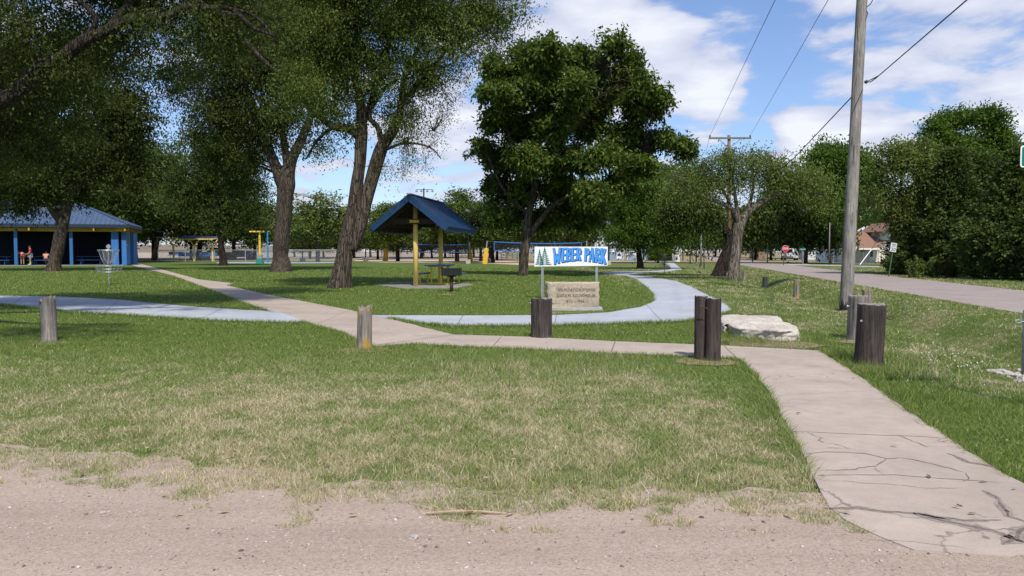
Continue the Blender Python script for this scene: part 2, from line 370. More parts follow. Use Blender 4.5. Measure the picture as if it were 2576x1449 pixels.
# new pale path, right arm and left arm
RA = GP([(925, 796), (1170, 797), (1400, 796), (1530, 789), (1610, 775), (1645, 760), (1642, 742), (1622, 722), (1600, 706), (1570, 695), (1528, 690), (1512, 687), (1545, 684), (1640, 683), (1676, 680), (1690, 677), (1681, 668), (1668, 661.5), (1694, 661), (1702, 667), (1716, 679), (1680, 683.5), (1600, 689), (1577, 693), (1640, 698), (1700, 708), (1742, 724), (1782, 745), (1828, 768), (1843, 784), (1800, 799), (1720, 811), (1500, 819), (1370, 822), (1140, 823), (1050, 815)])
tag(sheet('pale_path', RA, .028, MNEW, 'new pale concrete path winding through the lawn', th=.07, amp=.015, step=.25, sd=8))
LA = GP([(-700, 742), (-300, 743), (0, 746), (150, 748), (300, 756), (450, 771), (620, 783), (700, 786), (765, 812), (740, 814), (560, 810), (350, 797), (180, 787), (0, 768), (-300, 768), (-700, 770)])
sheet('pale_path', LA, .026, MNEW, 'pale concrete path crossing the left lawn', th=.07, amp=.02, step=.25, sd=12)
# road on the right, follows the far rise
def strip(name, left, right, mat, label, z=.006, n=40):
    mb = MB(); vs = []
    for i in range(n + 1):
        t_ = i / n; y = left(t_)[1]
        for j in range(5):
            a = Vector((*left(t_), 0)).lerp(Vector((*right(t_), 0)), j / 4); vs.append((a.x, a.y, float(gz(a.x, a.y)) * (1 if a.y > 90 else 0) + z))
    fs = [(i * 5 + j, i * 5 + j + 1, (i + 1) * 5 + j + 1, (i + 1) * 5 + j) for i in range(n) for j in range(4)]
    mb.add(vs, fs); return tag(mb.build(name, mat, smooth=True), label, kind='structure')
def rl(t):
    y = -8 + 248 * t ** 2; return (7.26 + .192 * y + .10 * noise.noise(Vector((y * .7, 0, 0))), y)
def rr(t):
    y = -8 + 248 * t ** 2; return (11.35 + .2 * y + .10 * noise.noise(Vector((y * .7, 9, 0))), y)
strip('road', rl, rr, MROAD, 'worn pinkish asphalt road', n=90)
mb = MB(); mb.poly([p + Vector((0, 0, .010)) for p in GP([(1925, 661), (2015, 662.5), (2060, 668), (1990, 668), (1900, 663.5)])]); tag(mb.build('gravel_turnoff', MFARDIRT), 'gravel mouth of the side street', kind='structure')
mb = MB(); mb.poly([p + Vector((0, 0, .012)) for p in GP([(1985, 664.5), (2212, 669.5), (2212, 672), (1985, 666.3)])]); tag(mb.build('far_sidewalk', MNEW), 'pale sidewalk beyond the road', kind='structure')
def drape(name, pts, mat, label, z=.02, nx=24):
    """far strip between two pixel lines, laid on the rise"""
    mb = MB(); vs = []
    for (x, ya, yb) in pts:
        a = G(x, ya); b = G(x, yb)
        for j in range(4):
            q = a.lerp(b, j / 3); vs.append((q.x, q.y, float(gz(q.x, q.y)) + z))
    n = len(pts); mb.add(vs, [(i * 4 + j, (i + 1) * 4 + j, (i + 1) * 4 + j + 1, i * 4 + j + 1) for i in range(n - 1) for j in range(3)])
    return tag(mb.build(name, mat), label, kind='structure')
drape('far_lane', [(x, 646.5 + 1.0 * math.sin(x * .01), 649.5 + .8 * math.sin(x * .013)) for x in range(-200, 1300, 30)], MFARDIRT, 'pale dirt lane behind the park')
drape('far_lane', [(x, 640.8, 642.0) for x in range(-200, 1300, 30)], MFARDIRT, 'second pale dirt lane far behind the park', z=.03)
drape('sand_court', [(892, 655, 657), (960, 654, 660.5), (1170, 654.5, 661), (1240, 655, 664), (1330, 656, 668), (1345, 656, 668), (1480, 657, 667), (1500, 659, 665)], MSAND, 'tan volleyball sand court', z=.02)
drape('building_apron', [(1520, 657, 661), (1600, 657.5, 661.5), (1690, 658.5, 662)], MFARDIRT, 'dry dirt before the park building', z=.02)
drape('splash_pad', [(545, 660.5, 662.5), (700, 659.5, 663), (860, 659, 662)], MNEW, 'pale concrete play pad behind the fence', z=.02)

# joints and cracks of the walk, ribbons a millimetre proud
def ribbon(pts, w, z, name, mat, parent, wv=.5, jit=.02, sd=1):
    P_ = []; 
    for i in range(len(pts) - 1):
        a, b = pts[i], pts[i + 1]; n = max(2, int((b - a).length / .035))
        for j in range(n): P_.append(a.lerp(b, j / n))
    P_.append(pts[-1]); vs = []; k = len(P_)
    for i, p in enumerate(P_):
        d = (P_[min(i + 1, k - 1)] - P_[max(i - 1, 0)]).normalized(); s = Vector((-d.y, d.x, 0)); e = min(1, i / 3 + .2, (k - 1 - i) / 3 + .2)
        q = p + s * jit * (noise.noise(p * 6 + Vector((sd, 0, 0))) + .6 * noise.noise(p * 19 + Vector((0, sd, 0)))); ww = w * e * (1 + wv * noise.noise(p * 11 + Vector((0, 0, sd)))) / 2
        vs += [(q.x - s.x * ww, q.y - s.y * ww, z), (q.x + s.x * ww, q.y + s.y * ww, z)]
    mb = MB(); mb.add(vs, [(2 * i, 2 * i + 1, 2 * i + 3, 2 * i + 2) for i in range(k - 1)]); return mb.build(name, mat, parent)
ROOT[walk.name] = Vector((0, 0, 0))
for i, (ln, w) in enumerate([([(2022, 1094), (2140, 1100), (2330, 1107), (2395, 1113)], .010), ([(2066, 1160 + 45), (2250, 1205), (2520, 1225)], .008), ([(1820, 873), (1858, 910)], .016), ([(1548, 862), (1536, 893)], .016), ([(1262, 850), (1236, 880)], .014), ([(945, 872), (1140, 846)], .018), ([(1940, 1002), (2210, 988)], .004),
                             ([(700, 748), (640, 772)], .01), ([(500, 704), (450, 700)], .01), ([(880, 782), (800, 818)], .01)]):
    ribbon(GP(ln), w * .8, .0235, 'joint', MCRACK, walk, .4, .006, i)
for i, ln in enumerate([[(1165, 797), (1150, 822)], [(1400, 795), (1395, 822)], [(1625, 768), (1668, 816)], [(1640, 742), (1778, 745)], [(1608, 712), (1718, 715)], [(1570, 697), (1640, 699)], [(1530, 688), (1590, 690)]]): ribbon(GP(ln), .012, .0295, 'joint', MCRACK, bpy.data.objects['pale_path'], .3, .003, i + 60)
for i, ln in enumerate([[(300, 757), (260, 791)], [(560, 779), (500, 808)], [(60, 747), (30, 770)]]): ribbon(GP(ln), .012, .0275, 'joint', MCRACK, bpy.data.objects['pale_path.001'], .3, .003, i + 70)
cr_ = [([(2012, 1152), (2070, 1146), (2170, 1150), (2230, 1162), (2260, 1160), (2330, 1172), (2390, 1188), (2430, 1200)], .012), ([(2232, 1162), (2205, 1185), (2120, 1192), (2060, 1196)], .012), ([(2205, 1185), (2222, 1205)], .010),
       ([(2260, 1102), (2290, 1115), (2340, 1135)], .014), ([(2380, 1150), (2440, 1172), (2530, 1188)], .016), ([(2395, 1113), (2330, 1125)], .006),
       ([(2068, 1218), (2190, 1226), (2330, 1240), (2420, 1238)], .007), ([(2075, 1290), (2150, 1288), (2260, 1300), (2400, 1318), (2520, 1322)], .018), ([(2300, 1300), (2400, 1328), (2500, 1352), (2576, 1378)], .03),
       ([(2470, 1245), (2500, 1262), (2510, 1285), (2540, 1310), (2590, 1330)], .020), ([(2590, 1330), (2555, 1362), (2530, 1385)], .03), ([(2480, 1402 - 60), (2600, 1350)], .01), ([(2150, 1392 - 25), (2300, 1385 - 8), (2430, 1398 - 8)], .006),
       ([(2430, 1200), (2440, 1212), (2420, 1222)], .014)]
for i, (ln, w) in enumerate(cr_):
    ln = [(x, min(y, 1400)) for x, y in ln]
    if w > .015: ribbon(GP(ln), w * 2.2, .0232, 'crack_fill', MCRACKSAND, walk, .9, .03, i + 20)
    ribbon(GP(ln), w * .5, .0240, 'crack', MCRACK, walk, 1.0, .03, i + 20)

# ------------------------------------------------------------------ grass
def inside(P, x, y):
    c = np.zeros(len(x), bool); n = len(P)
    for i in range(n):
        x1, y1 = P[i]; x2, y2 = P[(i + 1) % n]
        k = ((y1 > y) != (y2 > y)); 
        if not k.any(): continue
        xi = (x2 - x1) * (y - y1) / (y2 - y1 + 1e-12) + x1; c ^= k & (x < xi)
    return c
WALKP = POLYS['sidewalk']; DIRTP = EDGEP - np.array([0, .10])
RAP = np.array([(p.x, p.y) for p in RA]); LAP = np.array([(p.x, p.y) for p in LA])
rng = np.random.default_rng(3)
def vnoise(x, y, s, sd=0):
    """value noise, vectorised"""
    X = x * s + sd * 17.3; Y = y * s + sd * 9.1; xi = np.floor(X); yi = np.floor(Y); fx = X - xi; fy = Y - yi
    h = lambda a, b: np.modf(np.abs(np.sin(a * 127.1 + b * 311.7) * 43758.5453))[0]
    u = fx * fx * (3 - 2 * fx); v = fy * fy * (3 - 2 * fy)
    return (h(xi, yi) * (1 - u) + h(xi + 1, yi) * u) * (1 - v) + (h(xi, yi + 1) * (1 - u) + h(xi + 1, yi + 1) * u) * v
def blades(x, y, h, w, lean=.6):
    n = len(x); a = rng.uniform(0, 2 * np.pi, n); l = rng.normal(0, lean, n) * h; b = rng.uniform(0, 2 * np.pi, n)
    z = gz(x, y); z[(x > 6.9 + .192 * y)] = np.minimum(z[(x > 6.9 + .192 * y)], 0.0)
    cx, sx = np.cos(b) * w / 2, np.sin(b) * w / 2
    v = np.empty((n, 3, 3), np.float32)
    v[:, 0] = np.stack([x - cx, y - sx, z - .004], -1); v[:, 1] = np.stack([x + cx, y + sx, z - .004], -1)
    v[:, 2] = np.stack([x + np.cos(a) * l, y + np.sin(a) * l, z + h], -1)
    return v.reshape(-1, 3)
def scatter(n, ya, yb, p, xl=-.80, xr=.84):
    u = rng.random(n)      # pdf in y ~ y^-p * width(y) ~ y^(1-p)
    e = 2 - p; y = (ya ** e + u * (yb ** e - ya ** e)) ** (1 / e) if abs(e) > 1e-6 else ya * (yb / ya) ** u
    return rng.uniform(xl, xr, n) * y * 1.02, y
def allowed(x, y, dirt_soft=True):
    k = ~inside(WALKP, x, y) & ~inside(RAP, x, y) & ~inside(LAP, x, y)
    k &= ~((x > 7.30 + .192 * y) & (x < 11.3 + .2 * y))
    dn = inside(DIRTP, x, y); soft = inside(DIRTP, x, y - .22)
    return k, dn, soft
V = []
def lift(v):
    k = (v[:, 1] < 7) & (v[:, 2] > -.1); q = v[k]; ins = inside(DEXT, q[:, 0].astype(float), q[:, 1].astype(float)); q[ins, 2] += .014; v[k] = q; return v
x, y = scatter(720000, 3.4, 13.5, 1.5); k, dn, soft = allowed(x, y)
tuft = vnoise(x, y, 5, 1) * .6 + vnoise(x, y, 13, 2) * .4
k &= ~dn | ((tuft > .54 + .10 * (rng.random(len(x)))) & ~inside(DIRTP, x, y + .30)); edge_ = inside(DIRTP, x, y - .40)
k &= ~(inside(DIRTP, x, y - .22) & (tuft < .34 + .16 * rng.random(len(x)))); k &= ~(inside(DIRTP, x, y - .08) & (tuft < .42 + .16 * rng.random(len(x)))); k &= ~(inside(DIRTP, x, y - .9) & (tuft < .22 + .12 * rng.random(len(x)))); x, y, tuft = x[k], y[k], tuft[k]
dense = vnoise(x, y, .9, 5) * .5 + vnoise(x, y, 3.1, 6) * .5
k = rng.random(len(x)) < .25 + 1.3 * dense; x, y, tuft, dense = x[k], y[k], tuft[k], dense[k]
h = (.011 + .019 * rng.random(len(x)) ** 1.3) * (.65 + .9 * tuft) * (1 + .4 * (dense > .62)); 
h[(y > 8.2)] *= 1.25; w = .0024 + .00065 * y * rng.uniform(.6, 1.2, len(x))
V.append(blades(x, y, h, w, 1.3))
x, y = scatter(440000, 13.5, 62, 1.75, -.78, .78); k, dn, soft = allowed(x, y); x, y = x[k], y[k]
h = (.022 + .025 * rng.random(len(x))) * np.clip(y / 20, .8, 1.5); w = .0009 * y; V.append(blades(x, y, h, w, .8))
def along(P, n, off, spread, ymin, ymax, hh, p=1.3):
    """long blades hanging over the edge of a path"""
    a = P; b = np.roll(P, -1, 0); ln = np.linalg.norm(b - a, axis=1) / np.maximum(a[:, 1], 2) ** p; q = rng.choice(len(a), n, p=ln / ln.sum()); t_ = rng.random(n)
    x = a[q, 0] + (b - a)[q, 0] * t_ + rng.normal(0, spread, n); y = a[q, 1] + (b - a)[q, 1] * t_ + rng.normal(0, spread, n)
    k = (y > ymin) & (y < ymax); x, y = x[k], y[k]; kk, dn, soft = allowed(x, y); x, y = x[kk & ~dn], y[kk & ~dn]
    return blades(x, y, hh * rng.uniform(.5, 1.3, len(x)), .003 + .0007 * y, 1.0)
V.append(along(WALKP, 60000, 0, .045, 4.2, 16, .055)); V.append(along(WALKP, 30000, 0, .08, 14, 50, .08)); V.append(along(RAP, 60000, 0, .07, 9, 40, .075)); V.append(along(LAP, 30000, 0, .07, 9, 40, .07))
# tall tufts round post feet and the limestone
for (X, Y, n, r, hh) in [(2230, 945, 1500, .32, .12), (2120, 905, 2500, .30, .13), (2180, 935, 900, .25, .08), (1900, 852, 2600, .40, .10), (1840, 845, 900, .2, .10), (1250, 905, 3500, .5, .085), (1450, 905, 2500, .5, .08), (1300, 940, 2500, .5, .08), (1250, 1225, 900, .35, .06), (1050, 1240, 900, .4, .06), (560, 1225, 700, .35, .06), (1650, 1240, 700, .35, .06), (2420, 1010, 1500, .5, .07), (1780, 912, 300, .2, .06), (1360, 857, 300, .2, .06), (915, 885, 300, .2, .06), (120, 868, 500, .25, .07), (2255, 1000, 1200, .2, .09), (2490, 1190, 160, .06, .05), (860, 845, 700, .3, .08)]:
    g = G(X, Y); x = g.x + rng.normal(0, r * 1.3, n); y = g.y + rng.normal(0, r, n); k, dn, _ = allowed(x, y); k &= ~dn; V.append(blades(x[k], y[k], hh * rng.uniform(.4, 1.2, k.sum()), np.full(k.sum(), .0065 if hh > .08 else .0055), .7))
V = lift(np.concatenate(V)); F = np.arange(len(V), dtype=np.int32).reshape(-1, 3)
tag(npmesh('grass', V, F, MBL, k=3), 'mown grass blades, greener in the park and dry by the dirt road', 'grass', kind='stuff')
# small white clover heads in the ditch
mbf = MB()
for _ in range(60):
    cxy = random.choice([(2360, 905), (2400, 915), (2350, 890), (2480, 930), (2420, 925), (2330, 880), (2440, 955)]); g = G(cxy[0] + random.gauss(0, 48), cxy[1] + random.gauss(0, 16)); mbf.ico(onto(g.x, g.y) + Vector((0, 0, .045)), .005 + .005 * random.random(), 1, .3)
tag(mbf.build('clover_flowers', M('clover_white', (.7, .7, .62), .8)), 'tiny white clover flowers in the ditch grass', 'flowers', kind='stuff')
# gravel
mbg = MB()
for _ in range(3400):
    y = 3.0 + 2.2 * random.random() ** 1.2; x = random.uniform(-.72, .72) * y
    if not inside(DIRTP, np.array([x]), np.array([y]))[0] or inside(WALKP, np.array([x]), np.array([y]))[0]: continue
    r = .0025 + .009 * random.random() ** 7; mbg.ico((x, y, .018 + r * .3), r, 1, .5, (1, .8, .6), sd=random.random() * 9, rz=random.random() * 6)
mg_, t, b = nodes('gravel_bits'); gi = t.nodes.new('ShaderNodeNewGeometry'); t.links.new(ramp(t, gi.outputs['Random Per Island'], [(0, (.13, .10, .09)), (.45, (.38, .28, .23)), (.85, (.46, .39, .35)), (1, (.62, .60, .58))]), b.inputs['Base Color']); b.inputs['Roughness'].default_value = .9
tag(mbg.build('gravel', mg_), 'fine loose gravel on the dirt road', 'gravel', kind='stuff')
MSTONE = gritty('pale_stone', (.43, .40, .36), .2, 40)
for (X, Y, s_, lb) in [(213, 1216, .028, 'grey pebble lying at the far left of the dirt road by the grass'), (260, 1301, .024, 'flat white stone below the grey pebble on the dirt road'), (1042, 1364, .035, 'flat pale stone in the middle of the dirt road, front of the stick'), (1137, 1293, .022, 'small white stone above the left end of the dry stick'), (1400, 1365, .013, 'small white pebble on the dirt right of the flat pale stone'), (1815, 1343, .016, 'small tan stone alone on the dirt near the sidewalk apron'), (1893, 1318, .016, 'pale pebble at the grass edge close to the sidewalk apron'), (1765, 1312, .018, 'dark reddish stone at the grass edge'), (607, 1397, .016, 'dark flat stone low on the left of the dirt road')]:
    g = G(X, Y); dark = 'dark' in lb; mb = MB(); mb.ico((g.x, g.y, .018 + s_ * .15), s_ * .6, 2, .7, (1.25, .8, .5), sd=X, rz=X); o = mb.build('stone', M('dark_stone', (.13, .085, .08), .9) if dark else MSTONE, loc=(g.x, g.y, 0)); tag(o, lb, 'stone', 'loose stones on the dirt road')
a, b_ = G(1070, 1307), G(1312, 1304)
mb = MB(); mb.tube([a + Vector((0, 0, .030)), a.lerp(b_, .3) + Vector((0, .008, .034)), a.lerp(b_, .6) + Vector((0, .012, .03)), b_ + Vector((0, 0, .016))], [.006, .009, .008, .004], 6)
tag(mb.build('stick', M('dry_stick', (.36, .27, .18), .8, scale=30), loc=a), 'long dry stick lying along the edge of the dirt road', 'stick')

mlf = MB()
for _ in range(240):
    y = 3.6 + 16 * random.random() ** 1.6; x = random.uniform(-.7, .7) * y; z = float(gz(x, y)) + (.03 if inside(WALKP, np.array([x]), np.array([y]))[0] else .035); a = random.random() * 6.28; s_ = random.uniform(.012, .03); c, s = math.cos(a) * s_, math.sin(a) * s_
    mlf.add([(x - c, y - s, z), (x - s * .4, y + c * .4, z + .006), (x + c, y + s, z + .004), (x + s * .4, y - c * .4, z + .002)], [(0, 1, 2), (0, 2, 3)])
ml_, t, b = nodes('dead_leaf'); gi = t.nodes.new('ShaderNodeNewGeometry'); t.links.new(ramp(t, gi.outputs['Random Per Island'], [(0, (.10, .055, .03)), (.5, (.24, .15, .08)), (1, (.42, .33, .18))]), b.inputs['Base Color']); b.inputs['Roughness'].default_value = .8
tag(mlf.build('fallen_leaves', ml_), 'small brown leaves fallen over lawn and walk', 'leaves', kind='stuff')

msp = MB()
for (X, Y, r) in [(125, 866, .22), (915, 882, .26), (1362, 856, .26), (1782, 912, .30), (2185, 928, .34), (2155, 862, .2), (2128, 786, .3), (2002, 757, .2), (1120, 742, .25), (1440, 792, .7), (1930, 868, .55), (1850, 862, .4)]:
    g = G(X, Y); pts = [Vector((g.x + r * 1.25 * math.cos(k * math.pi / 12) * (1 + .35 * noise.noise(Vector((k * .9, X, 0)))), g.y + r * math.sin(k * math.pi / 12) * (1 + .35 * noise.noise(Vector((k * .9, X, 5)))), float(gz(g.x, g.y)) + .012)) for k in range(24)]; msp.poly(pts)
tag(msp.build('bare_soil', M('bare_soil', (.27, .19, .13), .95, var=.35, scale=12)), 'bare soil patches at the feet of the posts', kind='structure')
# ------------------------------------------------------------------ trees
def leaf_mat(name, lo, hi, yellow=None, trans=.32):
    m, t, b = nodes(name); g = t.nodes.new('ShaderNodeNewGeometry'); r = g.outputs['Random Per Island']
    n = noise_fac(t, .55, 3, .6); st = [(0, lo), (.85, hi)] + ([(1, yellow)] if yellow else [])
    col = mixc(t, 1.0, ramp(t, r, st), ramp(t, n, [(.3, (.72, .78, .8)), (.7, (1.3, 1.25, 1.05))]), 'MULTIPLY')
    t.links.new(col, b.inputs['Base Color']); b.inputs['Roughness'].default_value = .65; b.inputs['Specular IOR Level'].default_value = .2
    tr = t.nodes.new('ShaderNodeBsdfTranslucent'); t.links.new(mixc(t, 1.0, col, (1.25, 1.4, .7), 'MULTIPLY'), tr.inputs[0]); ms = t.nodes.new('ShaderNodeMixShader'); ms.inputs[0].default_value = trans
    t.links.new(b.outputs[0], ms.inputs[1]); t.links.new(tr.outputs[0], ms.inputs[2]); t.links.new(ms.outputs[0], t.nodes['Material Output'].inputs[0]); return m
def bark_mat(name, lo, hi, sc=5, bd=.05):
    m, t, b = nodes(name)
    f = noise_fac(t, sc, 8, .72, stretch=(1.6, 1.6, .28), dist=.6); c = t.nodes.new('ShaderNodeTexCoord'); mp = t.nodes.new('ShaderNodeMapping'); mp.inputs['Scale'].default_value = (1, 1, .065); t.links.new(c.outputs['Object'], mp.inputs[0])
    nn = t.nodes.new('ShaderNodeTexNoise'); nn.inputs['Scale'].default_value = 7; t.links.new(mp.outputs[0], nn.inputs['Vector'])
    va = t.nodes.new('ShaderNodeVectorMath'); va.operation = 'MULTIPLY_ADD'; t.links.new(nn.outputs['Color'], va.inputs[0]); va.inputs[1].default_value = (.25, .25, .25); t.links.new(mp.outputs[0], va.inputs[2])
    v = t.nodes.new('ShaderNodeTexVoronoi'); v.feature = 'DISTANCE_TO_EDGE'; v.inputs['Scale'].default_value = sc * 3.2; t.links.new(va.outputs[0], v.inputs['Vector'])
    ridge = mrange(t, v.outputs['Distance'], 0, .16)
    h = mth(t, 'ADD', mth(t, 'MULTIPLY', f, .7), mth(t, 'MULTIPLY', ridge, .6))
    dark = tuple(x * .4 for x in lo)
    t.links.new(mixc(t, mrange(t, ridge, 0, .7), dark, ramp(t, f, [(.3, lo), (.7, hi)])), b.inputs['Base Color']); b.inputs['Roughness'].default_value = .92; b.inputs['Specular IOR Level'].default_value = .15
    bump(t, b, h, 1.0, bd); return m
BARK = bark_mat('grey_brown_bark', (.068, .053, .040), (.165, .135, .105)); BARKD = bark_mat('dark_bark', (.026, .021, .017), (.07, .057, .045)); BARKL = bark_mat('light_elm_bark', (.14, .12, .095), (.30, .265, .215), 6)
LSHADE = leaf_mat('shade_leaves', (.028, .042, .012), (.072, .095, .021), (.14, .16, .035), .36)  # darker leaf colour stands in for shade on the left crowns
LELM = leaf_mat('elm_leaves', (.055, .082, .018), (.115, .155, .034), (.19, .22, .055))
LDARK = leaf_mat('dark_leaves', (.036, .058, .016), (.082, .118, .028), (.15, .18, .04), .32)
LASH = leaf_mat('ash_leaves', (.042, .070, .014), (.092, .140, .026), (.26, .27, .05))
LBRIGHT = leaf_mat('bright_leaves', (.045, .090, .014), (.095, .165, .024), (.15, .21, .04), .4)
LGREY = leaf_mat('grey_green_leaves', (.075, .110, .030), (.145, .190, .050), (.22, .23, .08))
LCEDAR = leaf_mat('cedar_foliage', (.040, .066, .021), (.090, .128, .034), (.15, .18, .045), .28)
LBROWN = leaf_mat('olive_brown_leaves', (.050, .052, .016), (.10, .095, .028), (.20, .12, .035))
LCOTTON = leaf_mat('cottonwood_leaves', (.040, .080, .014), (.085, .150, .022), (.15, .20, .04), .35)

def leaves_np(C, per, L, rad, size, droop, rg, asp=.42, bias=.6):
    """C (n,3) spray centres; each spray is a handful of twigs with leaves strung along them"""
    n = len(C); T = 5; k = per // T
    d = rg.normal(size=(n, T, 3)); d[..., 2] *= .6; d /= np.linalg.norm(d, axis=-1, keepdims=True)
    t_ = rg.random((n, T, k))
    p = C[:, None, None, :] + d[:, :, None, :] * (t_ * L)[..., None] + rg.normal(size=(n, T, k, 3)) * rad
    p[..., 2] -= droop * t_ ** 1.6
    p = p.reshape(-1, 3); m = len(p)
    a = rg.normal(size=(m, 3)); a[:, 2] -= .5 + droop; a /= np.linalg.norm(a, axis=1, keepdims=True)
    nn = rg.normal(size=(m, 3)); nn[:, 2] += bias * 2; b = np.cross(a, nn); b /= np.linalg.norm(b, axis=1, keepdims=True) + 1e-9
    s = size * rg.uniform(.6, 1.3, (m, 1)); w = s * asp
    v = np.empty((m, 4, 3)); v[:, 0] = p; v[:, 1] = p + a * s * .45 + b * w * .5; v[:, 2] = p + a * s; v[:, 3] = p + a * s * .45 - b * w * .5
    return v.reshape(-1, 3)
def clumps(blobs, n, rg, gap=.45, gs=1.0, shell=.35, cl=.16):
    out = []; vol = np.array([b[3] * b[4] * b[5] for b in blobs]) ** .75; vol /= vol.sum()
    for b, q in zip(blobs, vol):
        m = int(n * q * 1.9 / 7) + 3; d = rg.normal(size=(m, 3)); d /= np.linalg.norm(d, axis=1, keepdims=True)
        r = (shell ** 3 + (1 - shell ** 3) * rg.random(m)) ** (1 / 3)
        lump = 1 + .28 * (vnoise(d[:, 0] * 2 + b[0], d[:, 2] * 2 + b[2], 1.6, 3) - .5) * 2
        p = np.array(b[:3]) + d * (r * lump)[:, None] * np.array(b[3:6])
        p = np.repeat(p, 7, 0) + rg.normal(size=(m * 7, 3)) * (cl * min(b[3], b[5])) * np.array([1, 1, .6]); p = p[rg.permutation(len(p))]
        kk = vnoise(p[:, 0] * gs + p[:, 1] * .7 * gs, p[:, 2] * gs - p[:, 1] * .5 * gs, 1.1, 7) * .6 + vnoise(p[:, 0] * gs, p[:, 2] * gs + p[:, 1] * .4 * gs, 2.7, 8) * .4
        out.append(p[kk > gap * .9][:int(n * q) + 4])
    return np.concatenate(out)
def limb_pts(limbs):
    P_ = []
    for pts, _ in limbs:
        for a, b in zip(pts[:-1], pts[1:]):
            for j in range(4): P_.append(tuple(Vector(a).lerp(Vector(b), j / 4)))
        P_.append(tuple(pts[-1]))
    return np.array(P_)
def curve(pts, rad, n=5):
    """Catmull-Rom through the joints"""
    pts = [Vector(p) for p in pts]; out = []; rr_ = []
    for i in range(len(pts) - 1):
        p0 = pts[max(i - 1, 0)]; p1 = pts[i]; p2 = pts[i + 1]; p3 = pts[min(i + 2, len(pts) - 1)]
        for j in range(n):
            t_ = j / n; out.append(.5 * ((2 * p1) + (p2 - p0) * t_ + (2 * p0 - 5 * p1 + 4 * p2 - p3) * t_ * t_ + (3 * p1 - p0 - 3 * p2 + p3) * t_ ** 3)); rr_.append(rad[i] + (rad[i + 1] - rad[i]) * t_)
    out.append(pts[-1]); rr_.append(rad[-1]); return out, rr_
def tree(name, label, loc, limbs, blobs, bark, leaf, n=500, per=60, size=.12, L=.7, droop=.1, gap=.45, gs=1.0, seed=1, group=None, twig=.03, cat='tree', asp=.42, shell=.35, seg=14, twigs=True, flare=True, drop_twig=0, rad=.1, cl=.16):
    rg = np.random.default_rng(seed); o = thing(name, label, cat, loc, group)
    mb = MB(); LM = []
    for i, (pts, rad_) in enumerate(limbs):
        if i == 0 and flare:
            p0 = Vector(pts[0]); p1 = Vector(pts[1]); pts = [p0 - Vector((0, 0, .15)), p0 + (p1 - p0).normalized() * .28 * rad_[0] * 4] + list(pts[1:]); rad_ = [rad_[0] * 1.22, rad_[0] * .92] + [q * .9 for q in rad_[1:]]
        c_, r_ = curve(pts, rad_); LM.append((c_, r_)); mb.tube(c_, r_, seg if i == 0 else max(6, seg - 5), cap=True, wob=.30 if rad_[0] > .15 else .15, sd=seed + i)
    mb.build('trunk', bark, o, smooth=True)
    C = clumps(blobs, n, rg, gap, gs, shell, cl)
    if twigs:
        lp = limb_pts([(c_[len(c_) // 3 if i == 0 else 0:], None) for i, (c_, r_) in enumerate(LM)]); tb = MB()
        for c in C[::1 if n < 900 else 2]:
            dd = np.linalg.norm(lp - c, axis=1) + .35 * np.maximum(lp[:, 2] - c[2], 0); q = Vector(lp[int(dd.argmin())]); c = Vector(c); m = q.lerp(c, .5) + Vector((rg.normal() * .15, rg.normal() * .15, .12 * (c - q).length - drop_twig))
            tb.tube([q, q.lerp(m, .55), m, c], [twig, twig * .75, twig * .5, twig * .2], 3, cap=False)
        tb.build('branches', bark, o)
    V_ = leaves_np(C, per, L, rad, size, droop, rg, asp)
    F_ = np.arange(len(V_), dtype=np.int32).reshape(-1, 4); npmesh('crown', V_, F_, leaf, o); return o
def LB(pts, d):
    """limb through picture points at depth d (a third number is an extra depth, a fourth the width in px)"""
    P_ = [];  R_ = []
    for p in pts:
        dd = d + (p[3] if len(p) > 3 else 0); P_.append(A(p[0], p[1], dd)); R_.append(p[2] * dd / FPX / 2)
    return P_, R_
def BL(lst, d, deep=1.0, jit=0):
    out = []; rj = random.Random(len(lst) * 7 + int(d))
    for b in lst:
        dd = d + (b[4] if len(b) > 4 else 0) + rj.uniform(-jit, jit); c = A(b[0], b[1], dd); rx = b[2] * dd / FPX; rz = b[3] * dd / FPX; out.append((c.x, c.y, c.z, rx, max(rx, rz) * .8 * deep, rz))
    return out
def based(limb, X, Y):
    g = G(X, Y); limb[0][0] = g; return g
def T(name, label, X, Y, limbs, blobs, bark, leaf, deep=1.0, d=None, jit=0, **k):
    g = G(X, Y) if d is None else onto(A(X, Y, d).x, d); dd = g.y; lb = [LB(l, dd) for l in limbs]; lb[0][0][0] = g
    return tree(name, label, g, lb, BL(blobs, dd, deep, jit), bark, leaf, **k)

